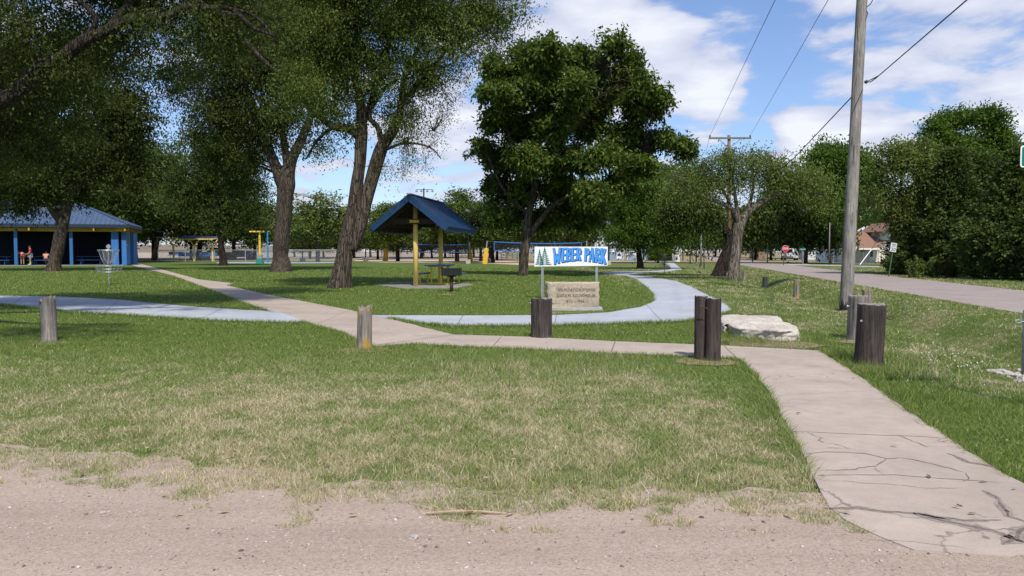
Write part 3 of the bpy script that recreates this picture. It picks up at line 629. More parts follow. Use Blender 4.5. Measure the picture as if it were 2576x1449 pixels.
# the great elm that overhangs the left of the view, its trunk left of the frame
T('elm_tree', 'huge dark elm whose thick bare limb arches across the top left corner', -420, 815, [
    [(-420, 815, 120), (-380, 600, 105), (-300, 440, 85), (-180, 350, 60), (-60, 282, 48), (30, 240, 42), (100, 172, 40), (150, 150, 35), (205, 108, 32), (262, 82, 27), (330, 48, 24), (400, 46, 20), (470, 18, 17), (540, 20, 14), (590, 28, 12), (640, 70, 9, -1), (690, 90, 5, -1)],
    [(-300, 440, 60), (-420, 200, 50), (-380, -100, 40), (-300, -400, 25)], [(190, 120, 20), (240, 60, 14), (220, 20, 12), (150, -30, 10)],
    [(-300, 440, 50, 0), (-150, 100, 40, -3), (100, -250, 25, -4)], [(270, 72, 16), (400, -60, 12, 2), (600, -150, 9, 3)], [(540, 15, 10), (640, 40, 8), (700, 110, 5)]],
    [(30, 60, 150, 110, 4), (210, -40, 190, 90, 3), (430, -20, 170, 75, 3), (110, 170, 90, 60, 5), (60, 340, 120, 70, 5), (560, 60, 90, 60, 3), (-100, 250, 130, 130, 4), (330, 90, 90, 40, 4), (620, 20, 110, 60, 3),
     (0, -300, 260, 160), (400, -260, 300, 130, 2), (-350, -150, 250, 250), (150, -500, 350, 150), (560, -450, 300, 140, 4), (180, 300, 70, 50, 6), (-150, -300, 260, 110, -5), (330, 50, 50, 40, -.6), (60, 60, 60, 60, -.5), (480, 30, 60, 40, -.4), (180, 160, 36, 30, 0), (150, 220, 110, 60, 6), (420, 150, 60, 40, 5)],  # nearer lobe above the view, unseen, added to shade the left lawn
    BARKD, LSHADE, n=3900, per=60, size=.075, L=.75, droop=.55, gap=.38, seed=11, twig=.012, rad=.06, seg=18)  # dark bark carries the crown's shade on the limb
# grey trunk before the pavilion
T('elm_tree', 'broad tree standing before the blue pavilion, grey trunk hiding part of it', 135, 683, [
    [(135, 683, 36), (146, 620, 33), (158, 560, 34), (172, 500, 30), (185, 420, 20), (200, 330, 14), (190, 250, 9)], [(158, 560, 22), (130, 520, 20), (100, 450, 14), (60, 360, 9)], [(172, 500, 20), (230, 430, 14), (290, 370, 8)], [(130, 520, 12), (60, 500, 9), (0, 470, 6)]],
    [(70, 400, 140, 100), (230, 370, 120, 90), (170, 280, 150, 70), (30, 500, 70, 40), (290, 440, 80, 60), (-60, 340, 110, 120), (150, 480, 80, 40), (60, 200, 150, 80), (300, 300, 100, 60), (180, 130, 150, 70), (330, 200, 60, 60)],
    BARK, LSHADE, n=2000, per=55, size=.22, L=1.3, droop=.25, gap=.36, gs=.5, seed=12, twig=.03, rad=.12)
T('locust_tree', 'olive brown tree behind the pavilion corner, leaning twin stems beside the basketball hoop', 386, 655, [
    [(386, 655, 12), (398, 600, 11), (408, 560, 10), (425, 500, 8), (420, 440, 6)], [(398, 600, 9), (385, 560, 8), (370, 500, 6)], [(408, 560, 7), (440, 540, 5), (470, 500, 4)]],
    [(430, 470, 80, 70), (350, 500, 50, 50), (470, 540, 60, 30), (390, 410, 70, 50), (330, 560, 30, 20)], BARKD, LBROWN, n=600, per=50, size=.24, L=1.5, droop=.3, gap=.40, gs=.4, seed=13, twig=.03, rad=.15)
T('locust_tree', 'small dark crooked tree right of the yellow framed shelter, black against the lawn', 563, 668, [
    [(563, 668, 20), (556, 610, 15), (550, 570, 14), (548, 520, 12), (545, 470, 8), (550, 400, 5)], [(550, 570, 9), (530, 520, 7), (490, 500, 5), (440, 512, 3)], [(548, 520, 8), (600, 470, 6), (640, 430, 4)], [(548, 540, 6), (500, 540, 4), (450, 560, 3)]],
    [(510, 460, 90, 60), (600, 430, 80, 70), (550, 370, 100, 50), (640, 500, 60, 50), (450, 510, 60, 30), (600, 560, 60, 25), (520, 540, 50, 22)], BARKD, LDARK, n=850, per=50, size=.22, L=1.4, droop=.35, gap=.40, gs=.45, seed=14, twig=.03, rad=.13)
# big cottonwood with the flared foot
T('cottonwood_tree', 'massive cottonwood with a flared foot, forking high up, left of the leaning elm', 708, 684, [
    [(708, 684, 48), (705, 640, 42), (712, 560, 41), (718, 480, 46), (722, 440, 42), (745, 380, 26), (775, 310, 20), (800, 220, 15), (810, 120, 10)], [(718, 470, 36), (690, 410, 26), (660, 340, 20), (640, 270, 15), (600, 180, 9)], [(722, 430, 22), (716, 360, 16), (700, 280, 12), (720, 200, 8)]],
    [(640, 230, 110, 90), (760, 190, 100, 110), (700, 100, 170, 100), (560, 130, 120, 90), (820, 90, 100, 90), (620, 350, 70, 60), (740, 330, 70, 60), (520, 290, 80, 80), (600, 430, 60, 70, 6), (560, 380, 70, 60, 8), (520, 200, 90, 80, 4), (600, 270, 80, 70), (680, 0, 220, 80), (700, -150, 250, 120)],
    BARK, LSHADE, n=3000, per=55, size=.19, L=1.3, droop=.7, gap=.36, gs=.5, seed=15, twig=.03, rad=.11, seg=18)
# leaning double trunked elm
T('elm_tree', 'tall leaning elm with a deeply furrowed double trunk beside the small gabled shelter', 854, 725, [
    [(852, 725, 53), (864, 650, 46), (880, 570, 40), (892, 500, 36), (903, 430, 32), (908, 370, 34), (912, 320, 30), (905, 240, 22), (885, 160, 16), (900, 60, 12), (880, -60, 9)],
    [(886, 630, 26), (904, 570, 32), (928, 480, 34), (947, 410, 32), (962, 365, 30), (990, 325, 24), (1010, 260, 18), (1020, 190, 13), (1060, 110, 9)],
    [(908, 350, 20), (880, 325, 22), (840, 318, 18), (800, 290, 14), (740, 230, 12), (660, 150, 11, -1), (590, 70, 12, -1), (540, 5, 13, -1), (480, -60, 14)],
    [(962, 365, 20), (950, 320, 14), (930, 290, 11), (960, 230, 9), (1000, 200, 6)], [(1010, 260, 12), (1070, 190, 9), (1130, 120, 8), (1200, 60, 5)], [(912, 320, 16), (950, 200, 12, 1), (980, 100, 9, 1), (1000, -20, 7)],
    [(840, 318, 10), (800, 350, 7), (770, 400, 4)], [(962, 380, 9), (1020, 360, 6), (1080, 370, 4), (1110, 400, 2)], [(590, 70, 7), (640, 60, 5), (690, 110, 3), (640, 130, 2)]],
    [(900, 60, 150, 90), (1060, 70, 130, 90), (1170, 70, 100, 60), (1250, 20, 80, 45), (960, 180, 100, 70), (800, 90, 110, 100), (1080, 190, 70, 50), (830, 230, 80, 50), (990, -40, 250, 60), (740, 40, 90, 90), (1000, 270, 50, 40),
     (760, 190, 50, 80, -2), (900, -180, 260, 120), (870, 300, 40, 40)], BARK, LELM, n=3300, per=55, size=.10, L=.80, droop=.5, gap=.36, gs=1.0, seed=16, twig=.010, rad=.07, seg=20)
def addon(o, label, blobs, leaf, n, per, size, L, droop, gap, seed, gs, rad, twig, anchors, bark):
    """a sparse outer spray of the same tree: branches and crown in their own meshes"""
    rg = np.random.default_rng(seed); C = clumps(blobs, n, rg, gap, gs, .1); tb = MB(); lp = np.array([tuple(a) for a in anchors])
    for c in C:
        q = Vector(lp[int((np.linalg.norm(lp - c, axis=1)).argmin())]); c = Vector(c); m = q.lerp(c, .5) + Vector((rg.normal() * .2, rg.normal() * .2, .1)); tb.tube([q, m, c, c + Vector((rg.normal() * .3, rg.normal() * .2, -.35))], [twig, twig * .6, twig * .35, twig * .2], 3, cap=False)
    tb.build('branches', bark, o); V_ = leaves_np(C, per, L, rad, size, droop, rg); npmesh('crown', V_, np.arange(len(V_), dtype=np.int32).reshape(-1, 4), leaf, o)
el = bpy.data.objects['elm_tree.002']; an = [A(*p) for p in [(962, 365, 27), (1020, 360, 27), (1080, 370, 27), (1010, 260, 27), (1070, 190, 27), (940, 420, 27), (900, 420, 27), (800, 350, 27), (1200, 60, 27), (1130, 120, 27), (1090, 330, 27)]]
addon(el, '', BL([(1060, 320, 70, 60), (1040, 400, 50, 50), (1110, 260, 60, 60), (1220, 120, 60, 70), (990, 430, 40, 35), (1170, 190, 40, 40), (810, 370, 50, 40), (1010, 300, 60, 40)], 27), LELM, 330, 24, .075, .6, .3, .35, 5, 1, .07, .009, an, BARK)
# ash / maple in the centre
T('maple_tree', 'big dense dark green maple rising behind the park sign', 1317, 694, [
    [(1317, 694, 26), (1320, 640, 24), (1325, 590, 24), (1330, 540, 22), (1345, 470, 17), (1350, 400, 14), (1370, 300, 10), (1400, 200, 7)], [(1322, 605, 15), (1355, 560, 14), (1400, 510, 12), (1470, 480, 9), (1560, 430, 6), (1620, 390, 4)], [(1345, 470, 10), (1300, 400, 8), (1270, 300, 6)], [(1350, 400, 9), (1450, 320, 7), (1530, 200, 5)], [(1330, 540, 9), (1270, 480, 6), (1230, 400, 4)]],
    [(1255, 175, 40, 40), (1320, 150, 38, 40), (1385, 122, 36, 32), (1440, 145, 34, 32), (1490, 168, 40, 36), (1548, 98, 32, 28), (1590, 165, 32, 30), (1640, 215, 34, 34), (1660, 262, 24, 26), (1228, 235, 28, 30), (1290, 240, 50, 40), (1370, 215, 54, 44), (1450, 230, 54, 44), (1540, 225, 54, 44), (1605, 275, 40, 34),
     (1245, 300, 30, 26), (1310, 320, 54, 38), (1212, 368, 28, 16), (1395, 310, 54, 44), (1490, 310, 54, 44), (1570, 340, 44, 34), (1258, 400, 44, 32), (1340, 400, 54, 38), (1430, 400, 54, 38), (1520, 400, 46, 34), (1620, 360, 40, 26), (1690, 350, 36, 24), (1728, 378, 26, 18), (1600, 420, 40, 26), (1248, 470, 36, 32),
     (1320, 480, 50, 32), (1410, 470, 54, 34), (1490, 480, 50, 32), (1268, 540, 40, 28), (1380, 545, 52, 22), (1460, 540, 46, 24), (1550, 470, 36, 30)],
    BARK, LASH, n=2900, per=45, size=.25, L=.52, droop=.10, gap=.36, gs=.9, seed=17, twig=.02, rad=.10, seg=16, cl=.16, deep=2.2, jit=2.6, shell=.2)
T('linden_tree', 'round bright green tree with low drooping boughs beside the winding pale path', 1611, 677, [
    [(1611, 677, 18), (1608, 640, 15), (1604, 600, 14), (1608, 540, 11), (1620, 470, 8), (1630, 420, 5)], [(1604, 600, 9), (1580, 570, 7), (1550, 540, 4)], [(1606, 580, 8), (1650, 540, 6), (1710, 520, 4)]],
    [(1610, 440, 60, 50), (1640, 500, 80, 70), (1590, 540, 50, 50), (1700, 520, 60, 60), (1560, 580, 40, 28), (1660, 570, 80, 38), (1725, 570, 40, 28), (1620, 590, 60, 22)], BARKD, LBRIGHT, n=1100, per=55, size=.19, L=1.1, droop=.6, gap=.38, gs=.7, seed=18, twig=.02, rad=.12)
T('linden_tree', 'dark broad tree filling the gap behind the park sign and the maple', 1655, 662, [
    [(1655, 662, 7), (1655, 600, 6), (1650, 540, 4)]], [(1560, 545, 60, 42), (1600, 500, 60, 45), (1740, 560, 60, 40), (1700, 470, 70, 60), (1430, 560, 70, 32), (1370, 565, 55, 28), (1480, 500, 70, 40), (1755, 575, 40, 24)], BARKD, LDARK, n=1200, per=45, size=.40, L=2.2, droop=.6, gap=.36, gs=.35, seed=19, twig=.04, rad=.25)
# the paired elms on the right lawn
T('elm_tree', 'dark leaning trunk, left one of the two crossing elms before the road', 1806, 696, [
    [(1806, 696, 34), (1820, 655, 32), (1835, 620, 30), (1832, 590, 24), (1805, 555, 18), (1770, 520, 14), (1740, 480, 9), (1720, 430, 5)], [(1832, 600, 14), (1850, 560, 10), (1830, 500, 7), (1800, 450, 4)]],
    [(1760, 530, 60, 36), (1720, 480, 50, 40), (1690, 550, 40, 26)], BARKD, LDARK, n=420, per=50, size=.15, L=.9, droop=.3, gap=.42, gs=.8, seed=20, twig=.02, rad=.1)
T('elm_tree', 'airy grey green elm with a pale trunk and two long crooked limbs', 1845, 707, [
    [(1845, 707, 33), (1850, 650, 29), (1855, 600, 28), (1862, 565, 28), (1880, 535, 19), (1910, 512, 16), (1942, 495, 13), (1985, 480, 11), (2025, 482, 8), (2070, 495, 5)], [(1861, 572, 18), (1856, 545, 15), (1836, 522, 12), (1790, 500, 10), (1745, 482, 8), (1724, 452, 5), (1700, 445, 4)], [(1858, 555, 12), (1850, 500, 9), (1842, 450, 7), (1825, 395, 4)], [(1942, 495, 9), (1955, 440, 6), (1935, 395, 4)], [(1985, 480, 7), (2005, 515, 4), (2030, 535, 3)], [(1880, 535, 10), (1895, 470, 7), (1890, 410, 4)], [(1790, 500, 7), (1775, 450, 5), (1765, 400, 3)]],
    [(1730, 445, 50, 34), (1790, 415, 60, 34), (1860, 400, 60, 32), (1930, 410, 60, 34), (1990, 440, 60, 34), (2050, 462, 40, 32), (1700, 490, 34, 28), (2060, 510, 30, 24), (1840, 450, 60, 24), (1950, 455, 50, 24)],
    BARKL, LGREY, n=900, per=34, size=.11, L=.95, droop=.35, gap=.38, gs=1.1, seed=21, twig=.014, rad=.09, seg=16)
T('hackberry_tree', 'dark green tree over the far road side, boughs hanging low behind the stop sign', 2027, 662, [
    [(2027, 662, 11), (2028, 620, 10), (2020, 570, 8), (2000, 520, 6), (1990, 470, 4)], [(2020, 570, 6), (1970, 540, 4), (1930, 530, 3)], [(2020, 570, 6), (2060, 530, 4), (2080, 480, 3)]],
    [(1960, 540, 70, 45), (2050, 540, 70, 50), (1910, 570, 50, 28), (2000, 580, 60, 26), (2080, 580, 50, 30), (1900, 540, 50, 30), (2000, 490, 70, 50), (1850, 560, 40, 30)], BARK, LDARK, n=1100, per=45, size=.42, L=2.0, droop=.8, gap=.36, gs=.35, seed=22, twig=.05, rad=.25)
T('hackberry_tree', 'green upright tree left of the tall wooden pole top, beyond the road', 2088, 665, [
    [(2088, 665, 7), (2086, 600, 7), (2090, 520, 6), (2100, 440, 4), (2090, 390, 2)], [(2086, 600, 4), (2120, 530, 3), (2150, 480, 2)]],
    [(2100, 400, 60, 40), (2080, 460, 50, 50), (2150, 430, 50, 50), (2170, 490, 40, 40), (2120, 500, 50, 45), (2070, 380, 20, 16)], BARKD, LBRIGHT, n=750, per=45, size=.36, L=1.9, droop=.5, gap=.38, gs=.35, seed=23, twig=.04, rad=.22)
T('hackberry_tree', 'loose grey green tree between the tall pole and the dark cedars', 2262, 691, [
    [(2262, 691, 14), (2265, 600, 12), (2260, 520, 10), (2270, 440, 7), (2280, 380, 4)], [(2265, 580, 8), (2230, 500, 6), (2210, 430, 4)], [(2260, 520, 7), (2310, 440, 5), (2330, 370, 3)]],
    [(2250, 400, 50, 40), (2290, 370, 45, 30), (2220, 440, 40, 40), (2310, 430, 60, 50), (2220, 500, 35, 40), (2260, 490, 60, 50), (2290, 550, 50, 40)], BARKD, LGREY, n=800, per=40, size=.17, L=1.0, droop=.25, gap=.40, gs=.7, seed=24, twig=.025, rad=.13)
T('cottonwood_tree', 'bright topped cottonwood rising above the dark cedars at the right', 2430, 672, [
    [(2430, 672, 20), (2430, 560, 18), (2425, 470, 14), (2400, 380, 9), (2390, 310, 5)], [(2425, 470, 10), (2470, 380, 7), (2490, 310, 4)]],
    [(2375, 325, 38, 34), (2412, 288, 32, 26), (2345, 365, 34, 34), (2440, 345, 22, 34), (2492, 300, 22, 36), (2518, 350, 26, 32), (2475, 385, 44, 34), (2400, 380, 50, 44), (2535, 400, 30, 26), (2560, 450, 50, 36)], BARKD, LCOTTON, n=1000, per=45, size=.30, L=1.2, droop=.15, gap=.36, gs=.5, seed=25, twig=.03, rad=.18)
def cedar(X, Y, hw, top, lab, seed, d=None, leaf=None, n=650, base=None):
    """cedar: foliage sprays thrown upward and outward from layered boughs down to the ground"""
    g = G(X, Y) if d is None else onto(A(X, Y, d).x, d); d = g.y; o = thing('cedar_tree', lab, 'tree', g, 'dark cedars across the road'); H = A(X, top, d).z - g.z; w = hw * d / FPX; rg = np.random.default_rng(seed)
    mb = MB(); mb.tube([g, g + Vector((0, 0, H * .5)), g + Vector((.1, 0, H * .9))], [w * .09, w * .05, .02], 8); mb.build('trunk', BARKD, o, smooth=True)
    z = rg.random(n) ** .9; a = rg.uniform(0, 2 * np.pi, n); prof = np.minimum(1, .70 + z * 1.6) * np.clip((1 - z) * 1.18, 0, 1) ** .95 * (.86 + .22 * np.sin(z * 38)); r = w * prof * (.45 + .55 * rg.random(n) ** .5) * (1 + .6 * (vnoise(a * 1.6, z * 7, 1, seed) - .5))
    C = np.stack([g.x + np.cos(a) * r, g.y + np.sin(a) * r, g.z + .15 + z * H * .97], -1); tb = MB()
    for c in C[::4]: c = Vector(c); tb.tube([Vector((g.x, g.y, c.z - .1 * H * .3)), c], [.03, .008], 3, cap=False)
    tb.build('branches', BARKD, o)
    per = 60; k = 5; dd = rg.normal(size=(n, k, 3)) * .55; dd[..., 0] += (np.cos(a) * .8)[:, None]; dd[..., 1] += (np.sin(a) * .8)[:, None]; dd[..., 2] += .35; dd /= np.linalg.norm(dd, axis=-1, keepdims=True)
    t_ = rg.random((n, k, per // k)); Ls = .85 * w / 2.6; p = C[:, None, None, :] + dd[:, :, None, :] * (t_ * Ls)[..., None] + rg.normal(size=(n, k, per // k, 3)) * .07 * (1.2 - t_[..., None]); p = p.reshape(-1, 3); D = np.repeat(dd.reshape(-1, 3), per // k, 0)
    m = len(p); a_ = D + rg.normal(size=(m, 3)) * .5; a_ /= np.linalg.norm(a_, axis=1, keepdims=True); b_ = np.cross(a_, rg.normal(size=(m, 3))); b_ /= np.linalg.norm(b_, axis=1, keepdims=True); s = .17 * rg.uniform(.6, 1.3, (m, 1)); wd = s * .28
    v = np.empty((m, 4, 3)); v[:, 0] = p; v[:, 1] = p + a_ * s * .45 + b_ * wd; v[:, 2] = p + a_ * s; v[:, 3] = p + a_ * s * .45 - b_ * wd
    npmesh('crown', v.reshape(-1, 3), np.arange(m * 4, dtype=np.int32).reshape(-1, 4), leaf or LCEDAR, o); return o
cedar(2352, 699, 105, 400, 'dark cedar directly behind the speed limit sign, leftmost of the cedars', 31, d=43.5, n=900)
cedar(2450, 702, 110, 405, 'dark cedar in the middle of the row across the road', 32, d=42, n=900)
cedar(2560, 704, 120, 395, 'dark cedar at the right end of the row across the road', 33, n=1000)
cedar(2500, 694, 110, 425, 'taller cedar standing behind the row, under the cottonwood', 34, n=900)
cedar(2395, 694, 90, 385, 'tallest dark cedar behind the leftmost one', 35, n=800)
cedar(2290, 697, 48, 590, 'low bushy juniper spreading at the foot of the speed limit sign', 36, d=42.5, n=420)
cedar(2680, 708, 130, 440, 'dark cedar cut off by the right edge of the picture', 37, n=700)
# low weeds before the cedars
for (X, h_, lb) in [(2290, .9, 'tall grey green weed just right of the speed limit post'), (2330, 1.0, 'tall grey green weed, second from the speed limit post'), (2375, .9, 'tall yellowing weed in front of the middle cedar'), (2410, .8, 'yellow seeded weed at the right end of the weeds before the cedars')]:
    g = G(X, 699); rg = np.random.default_rng(int(X)); o = thing('weed_plant', lb, 'weed', g, 'weeds along the cedars'); mb = MB(); C = []
    for _ in range(9):
        q = g + Vector((rg.normal() * .35, rg.normal() * .15, 0)); tp = q + Vector((rg.normal() * .1, 0, h_ * rg.uniform(.6, 1.1))); MB().tube([q, tp], [.012, .005], 3).build('stem', LGREY, o); C += [tuple(q.lerp(tp, f)) for f in (.2, .35, .5, .65, .8, .95)]
    V_ = leaves_np(np.array(C), 20, .14, .03, .12, .02, rg); npmesh('leaves', V_, np.arange(len(V_), dtype=np.int32).reshape(-1, 4), LGREY if X < 2370 else LBROWN, o)

# ---- background trees: four prototypes, copied
def proto(name, h, w, bark, leaf, seed, n=620, lab=''):
    rg = np.random.default_rng(seed); z0 = h * .12
    limbs = [([Vector((0, 0, 0)), Vector((.1, 0, h * .3)), Vector((rg.normal() * .4, 0, h * .6)), Vector((rg.normal() * .5, 0, h * .9))], [h * .026, h * .02, h * .012, .04]), ([Vector((.05, 0, h * .25)), Vector((w * .4, .5, h * .5)), Vector((w * .7, .8, h * .65))], [h * .014, h * .009, .03]), ([Vector((.05, 0, h * .28)), Vector((-w * .4, -.5, h * .5)), Vector((-w * .7, .3, h * .7))], [h * .014, h * .009, .03])]
    bl = [(rg.uniform(-.5, .5) * w, rg.uniform(-.5, .5) * w, h * rg.uniform(.38, .85), w * rg.uniform(.35, .6), w * .5, h * rg.uniform(.12, .2)) for _ in range(12)]
    bl += [(0, 0, h * .55, w * .7, w * .7, h * .34)]
    return tree(name, lab, Vector((0, 0, 0)), limbs, bl, bark, leaf, n=n, per=40, size=h * .032, L=h * .13, droop=h * .03, gap=.36, gs=3.0 / h, seed=seed, twig=.035, rad=h * .018, seg=8, twigs=True)
PA = proto('park_tree', 13, 5.5, BARKD, LDARK, 41); PB = proto('park_tree', 12, 5, BARKD, LELM, 42); PC = proto('park_tree', 14, 5, BARKD, LASH, 43); PD = proto('park_tree', 11, 4.5, BARK, LGREY, 44, n=300)
def bgtree(P_, X, d, top, lab, grp, sx=1.0):
    H = {PA: 13, PB: 12, PC: 14, PD: 11}[P_] * .98; q = A(X, 633, d); base = onto(q.x, d); s = (A(X, top, d).z - base.z) / H
    if not getattr(bgtree, 'used', None): bgtree.used = set()
    if P_ in bgtree.used: o = copy_tree(P_, base, lab, rz=random.uniform(0, 6.28), sc=(s * sx, s * sx, s))
    else: bgtree.used.add(P_); o = P_; o.location = base; o.scale = (s * sx, s * sx, s); o['label'] = lab
    o['group'] = grp
    seen = bgtree.seen = getattr(bgtree, 'seen', {})
    if lab in seen:
        po, pd = seen[lab]; po['label'] = ('farther ' if pd > d else 'nearer ') + lab; o['label'] = ('nearer ' if pd > d else 'farther ') + lab
    seen[lab] = (o, d); return o
g1 = 'trees in the far row across the park'
BG = [(PA, -140, 120, 430), (PC, -40, 105, 380), (PA, 60, 118, 350), (PB, 190, 110, 400), (PC, 300, 100, 430), (PA, 240, 92, 330), (PB, 340, 125, 470), (PD, 480, 118, 520), (PA, 590, 118, 480), (PB, 640, 125, 500), (PD, 800, 95, 470), (PA, 780, 125, 560), (PB, 850, 130, 540), (PC, 950, 122, 545), (PB, 1000, 100, 500),
      (PA, 1060, 128, 520), (PC, 1150, 96, 480), (PD, 1210, 105, 520), (PB, 1250, 118, 540), (PC, 1310, 112, 510), (PA, 1380, 98, 520), (PC, 1450, 108, 540), (PA, 1240, 88, 500), (PA, 500, 118, 440), (PC, 390, 118, 410), (PB, 110, 95, 300), (PA, 300, 98, 330)]
def near(X):
    for lim, ph in ((100, 'behind the left part of the pavilion roof'), (330, 'behind the right part of the pavilion roof'), (480, 'behind the basketball hoop'), (700, 'behind the yellow sprayer'), (860, 'right of the flared cottonwood'), (1010, 'left of the picnic shelter'), (1130, 'behind the picnic shelter roof'), (1290, 'between shelter and maple'), (1400, 'directly behind the maple trunk'), (1520, 'behind the park sign')):
        if X < lim: return ph
    for lim, ph in ((1680, 'behind the blue park building'), (1800, 'where the pale path ends'), (1880, 'behind the two crossing elms'), (2000, 'left of the stop sign'), (2110, 'behind the long white house'), (2230, 'behind the farmhouse'), (9999, 'behind the cedars')):
        if X < lim: return ph
for i, (p, X, d, tp) in enumerate(BG): bgtree(p, X, d, tp, {PA: 'dark', PB: 'olive green', PC: 'fresh green', PD: 'pale grey green'}[p] + ' leafy tree far off ' + near(X), g1, 1.35)
g2 = 'small dark trees lined up behind the courts'
for i, X in enumerate(list(range(740, 1240, 38))): bgtree([PA, PC, PB][i % 3], X + random.uniform(-8, 8), 135 + random.uniform(-4, 8), 560 + random.uniform(-10, 14), {0: 'short dark tree', 1: 'short fresh green tree', 2: 'short olive tree'}[i % 3] + ' of the planted line ' + near(X), g2, 1.5)
g3 = 'street trees along the far road'
for (p, X, d, tp) in [(PA, 1900, 120, 560), (PB, 1860, 140, 565), (PC, 1940, 115, 540), (PA, 1990, 130, 530), (PB, 1800, 150, 570), (PC, 1740, 160, 575), (PA, 1690, 175, 580), (PB, 2060, 148, 560), (PC, 2120, 140, 540), (PA, 2200, 138, 520), (PB, 1780, 185, 590), (PC, 1840, 170, 580), (PA, 1600, 190, 590), (PB, 2290, 145, 520), (PC, 2390, 120, 500), (PA, 2500, 110, 480), (PD, 2160, 145, 540), (PB, 1730, 215, 600), (PA, 1660, 220, 600), (PC, 1540, 200, 600), (PA, 1480, 210, 600)]:
    bgtree(p, X, d, tp, {PA: 'dark', PB: 'olive green', PC: 'fresh green', PD: 'pale grey green'}[p] + ' street tree far down the road ' + near(X), g3, 1.4)
# ------------------------------------------------------------------ things
def paint(name, col, rough=.5, var=.08, **k): return M(name, col, rough, var=var, **k)
GALV = M('galvanised_steel', (.42, .44, .46), .45, .6, var=.15, scale=8); YEL = paint('yellow_paint', (.76, .52, .045), .45, .1, scale=4); YELP = paint('pale_yellow_paint', (.80, .58, .17), .5)
BLU = paint('blue_paint', (.03, .13, .34), .45); ROOFB = M('navy_metal_roof', (.017, .055, .135), .38, .2, var=.12, scale=2); ROOFL = M('dusty_blue_metal_roof', (.075, .12, .205), .42, .2, var=.12, scale=2)  # dusty blue darkened to hold the tree shade on the pavilion roof
WHITE = paint('white_paint', (.78, .79, .80), .5, .03); BLACK = M('black_paint', (.012, .012, .013), .5, var=.2); DARKWOOD = M('dark_timber', (.05, .035, .026), .8, var=.3, scale=6, stretch=(1, 1, .3))
GD = M('dull_steel', (.16, .18, .21), .5, .4)
CONC = gritty('light_concrete', (.42, .41, .39), .1, 40); GLASS = M('dark_glass', (.02, .025, .03), .08, var=.1, spec=.6); RUST = M('rusty_iron', (.085, .045, .032), .8, var=.4, scale=15, bmp=.3)
def wood_mat(name, lo, hi, crack=.35, sc=1.0, lichen=0):
    m, t, b = nodes(name)
    f = noise_fac(t, 9 * sc, 8, .75, stretch=(3.2, 3.2, .22), dist=.5); g = noise_fac(t, 3.2, 4, .6, stretch=(1, 1, .5)); k = noise_fac(t, 14 * sc, 3, .5, stretch=(2.2, 2.2, .09))
    col = ramp(t, f, [(.28, tuple(c * .45 for c in lo)), (.45, lo), (.7, hi)]); col = mixc(t, 1.0, col, ramp(t, g, [(.3, (.7, .68, .68)), (.7, (1.25, 1.22, 1.2))]), 'MULTIPLY')
    ck = mrange(t, k, .36, .30); col = mixc(t, mth(t, 'MULTIPLY', ck, .85), col, tuple(c * .18 for c in lo))
    if lichen:
        l = mrange(t, noise_fac(t, 7, 5, .7, stretch=(1, 1, .6)), .50, .58); col = mixc(t, mth(t, 'MULTIPLY', l, lichen), col, (.40, .25, .05))
    t.links.new(col, b.inputs['Base Color']); b.inputs['Roughness'].default_value = .88; b.inputs['Specular IOR Level'].default_value = .2
    bump(t, b, mth(t, 'SUBTRACT', f, mth(t, 'MULTIPLY', ck, 1.2)), 1.0, .012); return m
WD = wood_mat('dark_weathered_post', (.045, .036, .032), (.125, .108, .10)); WG = wood_mat('grey_weathered_post', (.17, .155, .14), (.38, .36, .33)); WL = wood_mat('lichen_grey_post', (.16, .145, .125), (.40, .38, .34), lichen=.9); WP = wood_mat('pole_wood', (.22, .205, .185), (.40, .385, .36), sc=.8)
WENDD = M('weathered_end_grain', (.22, .20, .18), .9, var=.4, scale=30)
def post_mesh(c, r, h, lean=(0, 0), sd=0, chip=.02, notch=None, seg=48, amp=.07, groove=.09):
    """weathered round post: fluted side, ragged top"""
    c = Vector(c); vs = []; fs = []; zs = [-.08, 0, .02] + [h * i / 12 for i in range(1, 12)] + [h - .012, h]
    for i, z in enumerate(zs):
        for k in range(seg):
            a = 2 * math.pi * k / seg; q = Vector((math.cos(a), math.sin(a), 0)); n1_ = noise.noise(Vector((q.x * 1.3 + sd, q.y * 1.3, z * .8))); n2_ = noise.noise(Vector((q.x * 6 + sd, q.y * 6, z * .5 + sd)))
            rr_ = r * (1 + amp * n1_ - groove * max(0, n2_) * 2 + (.04 if i < 3 else 0)); 
            if i == len(zs) - 1: rr_ *= .965
            zz_ = z + (chip * noise.noise(Vector((q.x * 2.5, q.y * 2.5, sd))) * 2 if i >= len(zs) - 2 else 0)
            if notch and i >= len(zs) - 2 and notch(a): zz_ -= notch(a)
            vs.append(c + Vector((q.x * rr_ + lean[0] * z, q.y * rr_ + lean[1] * z, zz_)))
    for i in range(len(zs) - 1):
        for k in range(seg): k2 = (k + 1) % seg; fs.append((i * seg + k, i * seg + k2, (i + 1) * seg + k2, (i + 1) * seg + k))
    mb = MB(); mb.add(vs, fs); tp = MB(); o = (len(zs) - 1) * seg; cc = c + Vector((lean[0] * h, lean[1] * h, h - chip * .8))
    inner = [cc + Vector(((vs[o + k] - cc).x * .55, (vs[o + k] - cc).y * .55, .5 * (vs[o + k].z - cc.z) + chip * .6 * noise.noise(vs[o + k] * 30))) for k in range(seg)]
    tp.add([vs[o + k] for k in range(seg)] + inner + [cc], [(k, (k + 1) % seg, seg + (k + 1) % seg, seg + k) for k in range(seg)] + [(seg + k, seg + (k + 1) % seg, 2 * seg) for k in range(seg)]); return mb, tp
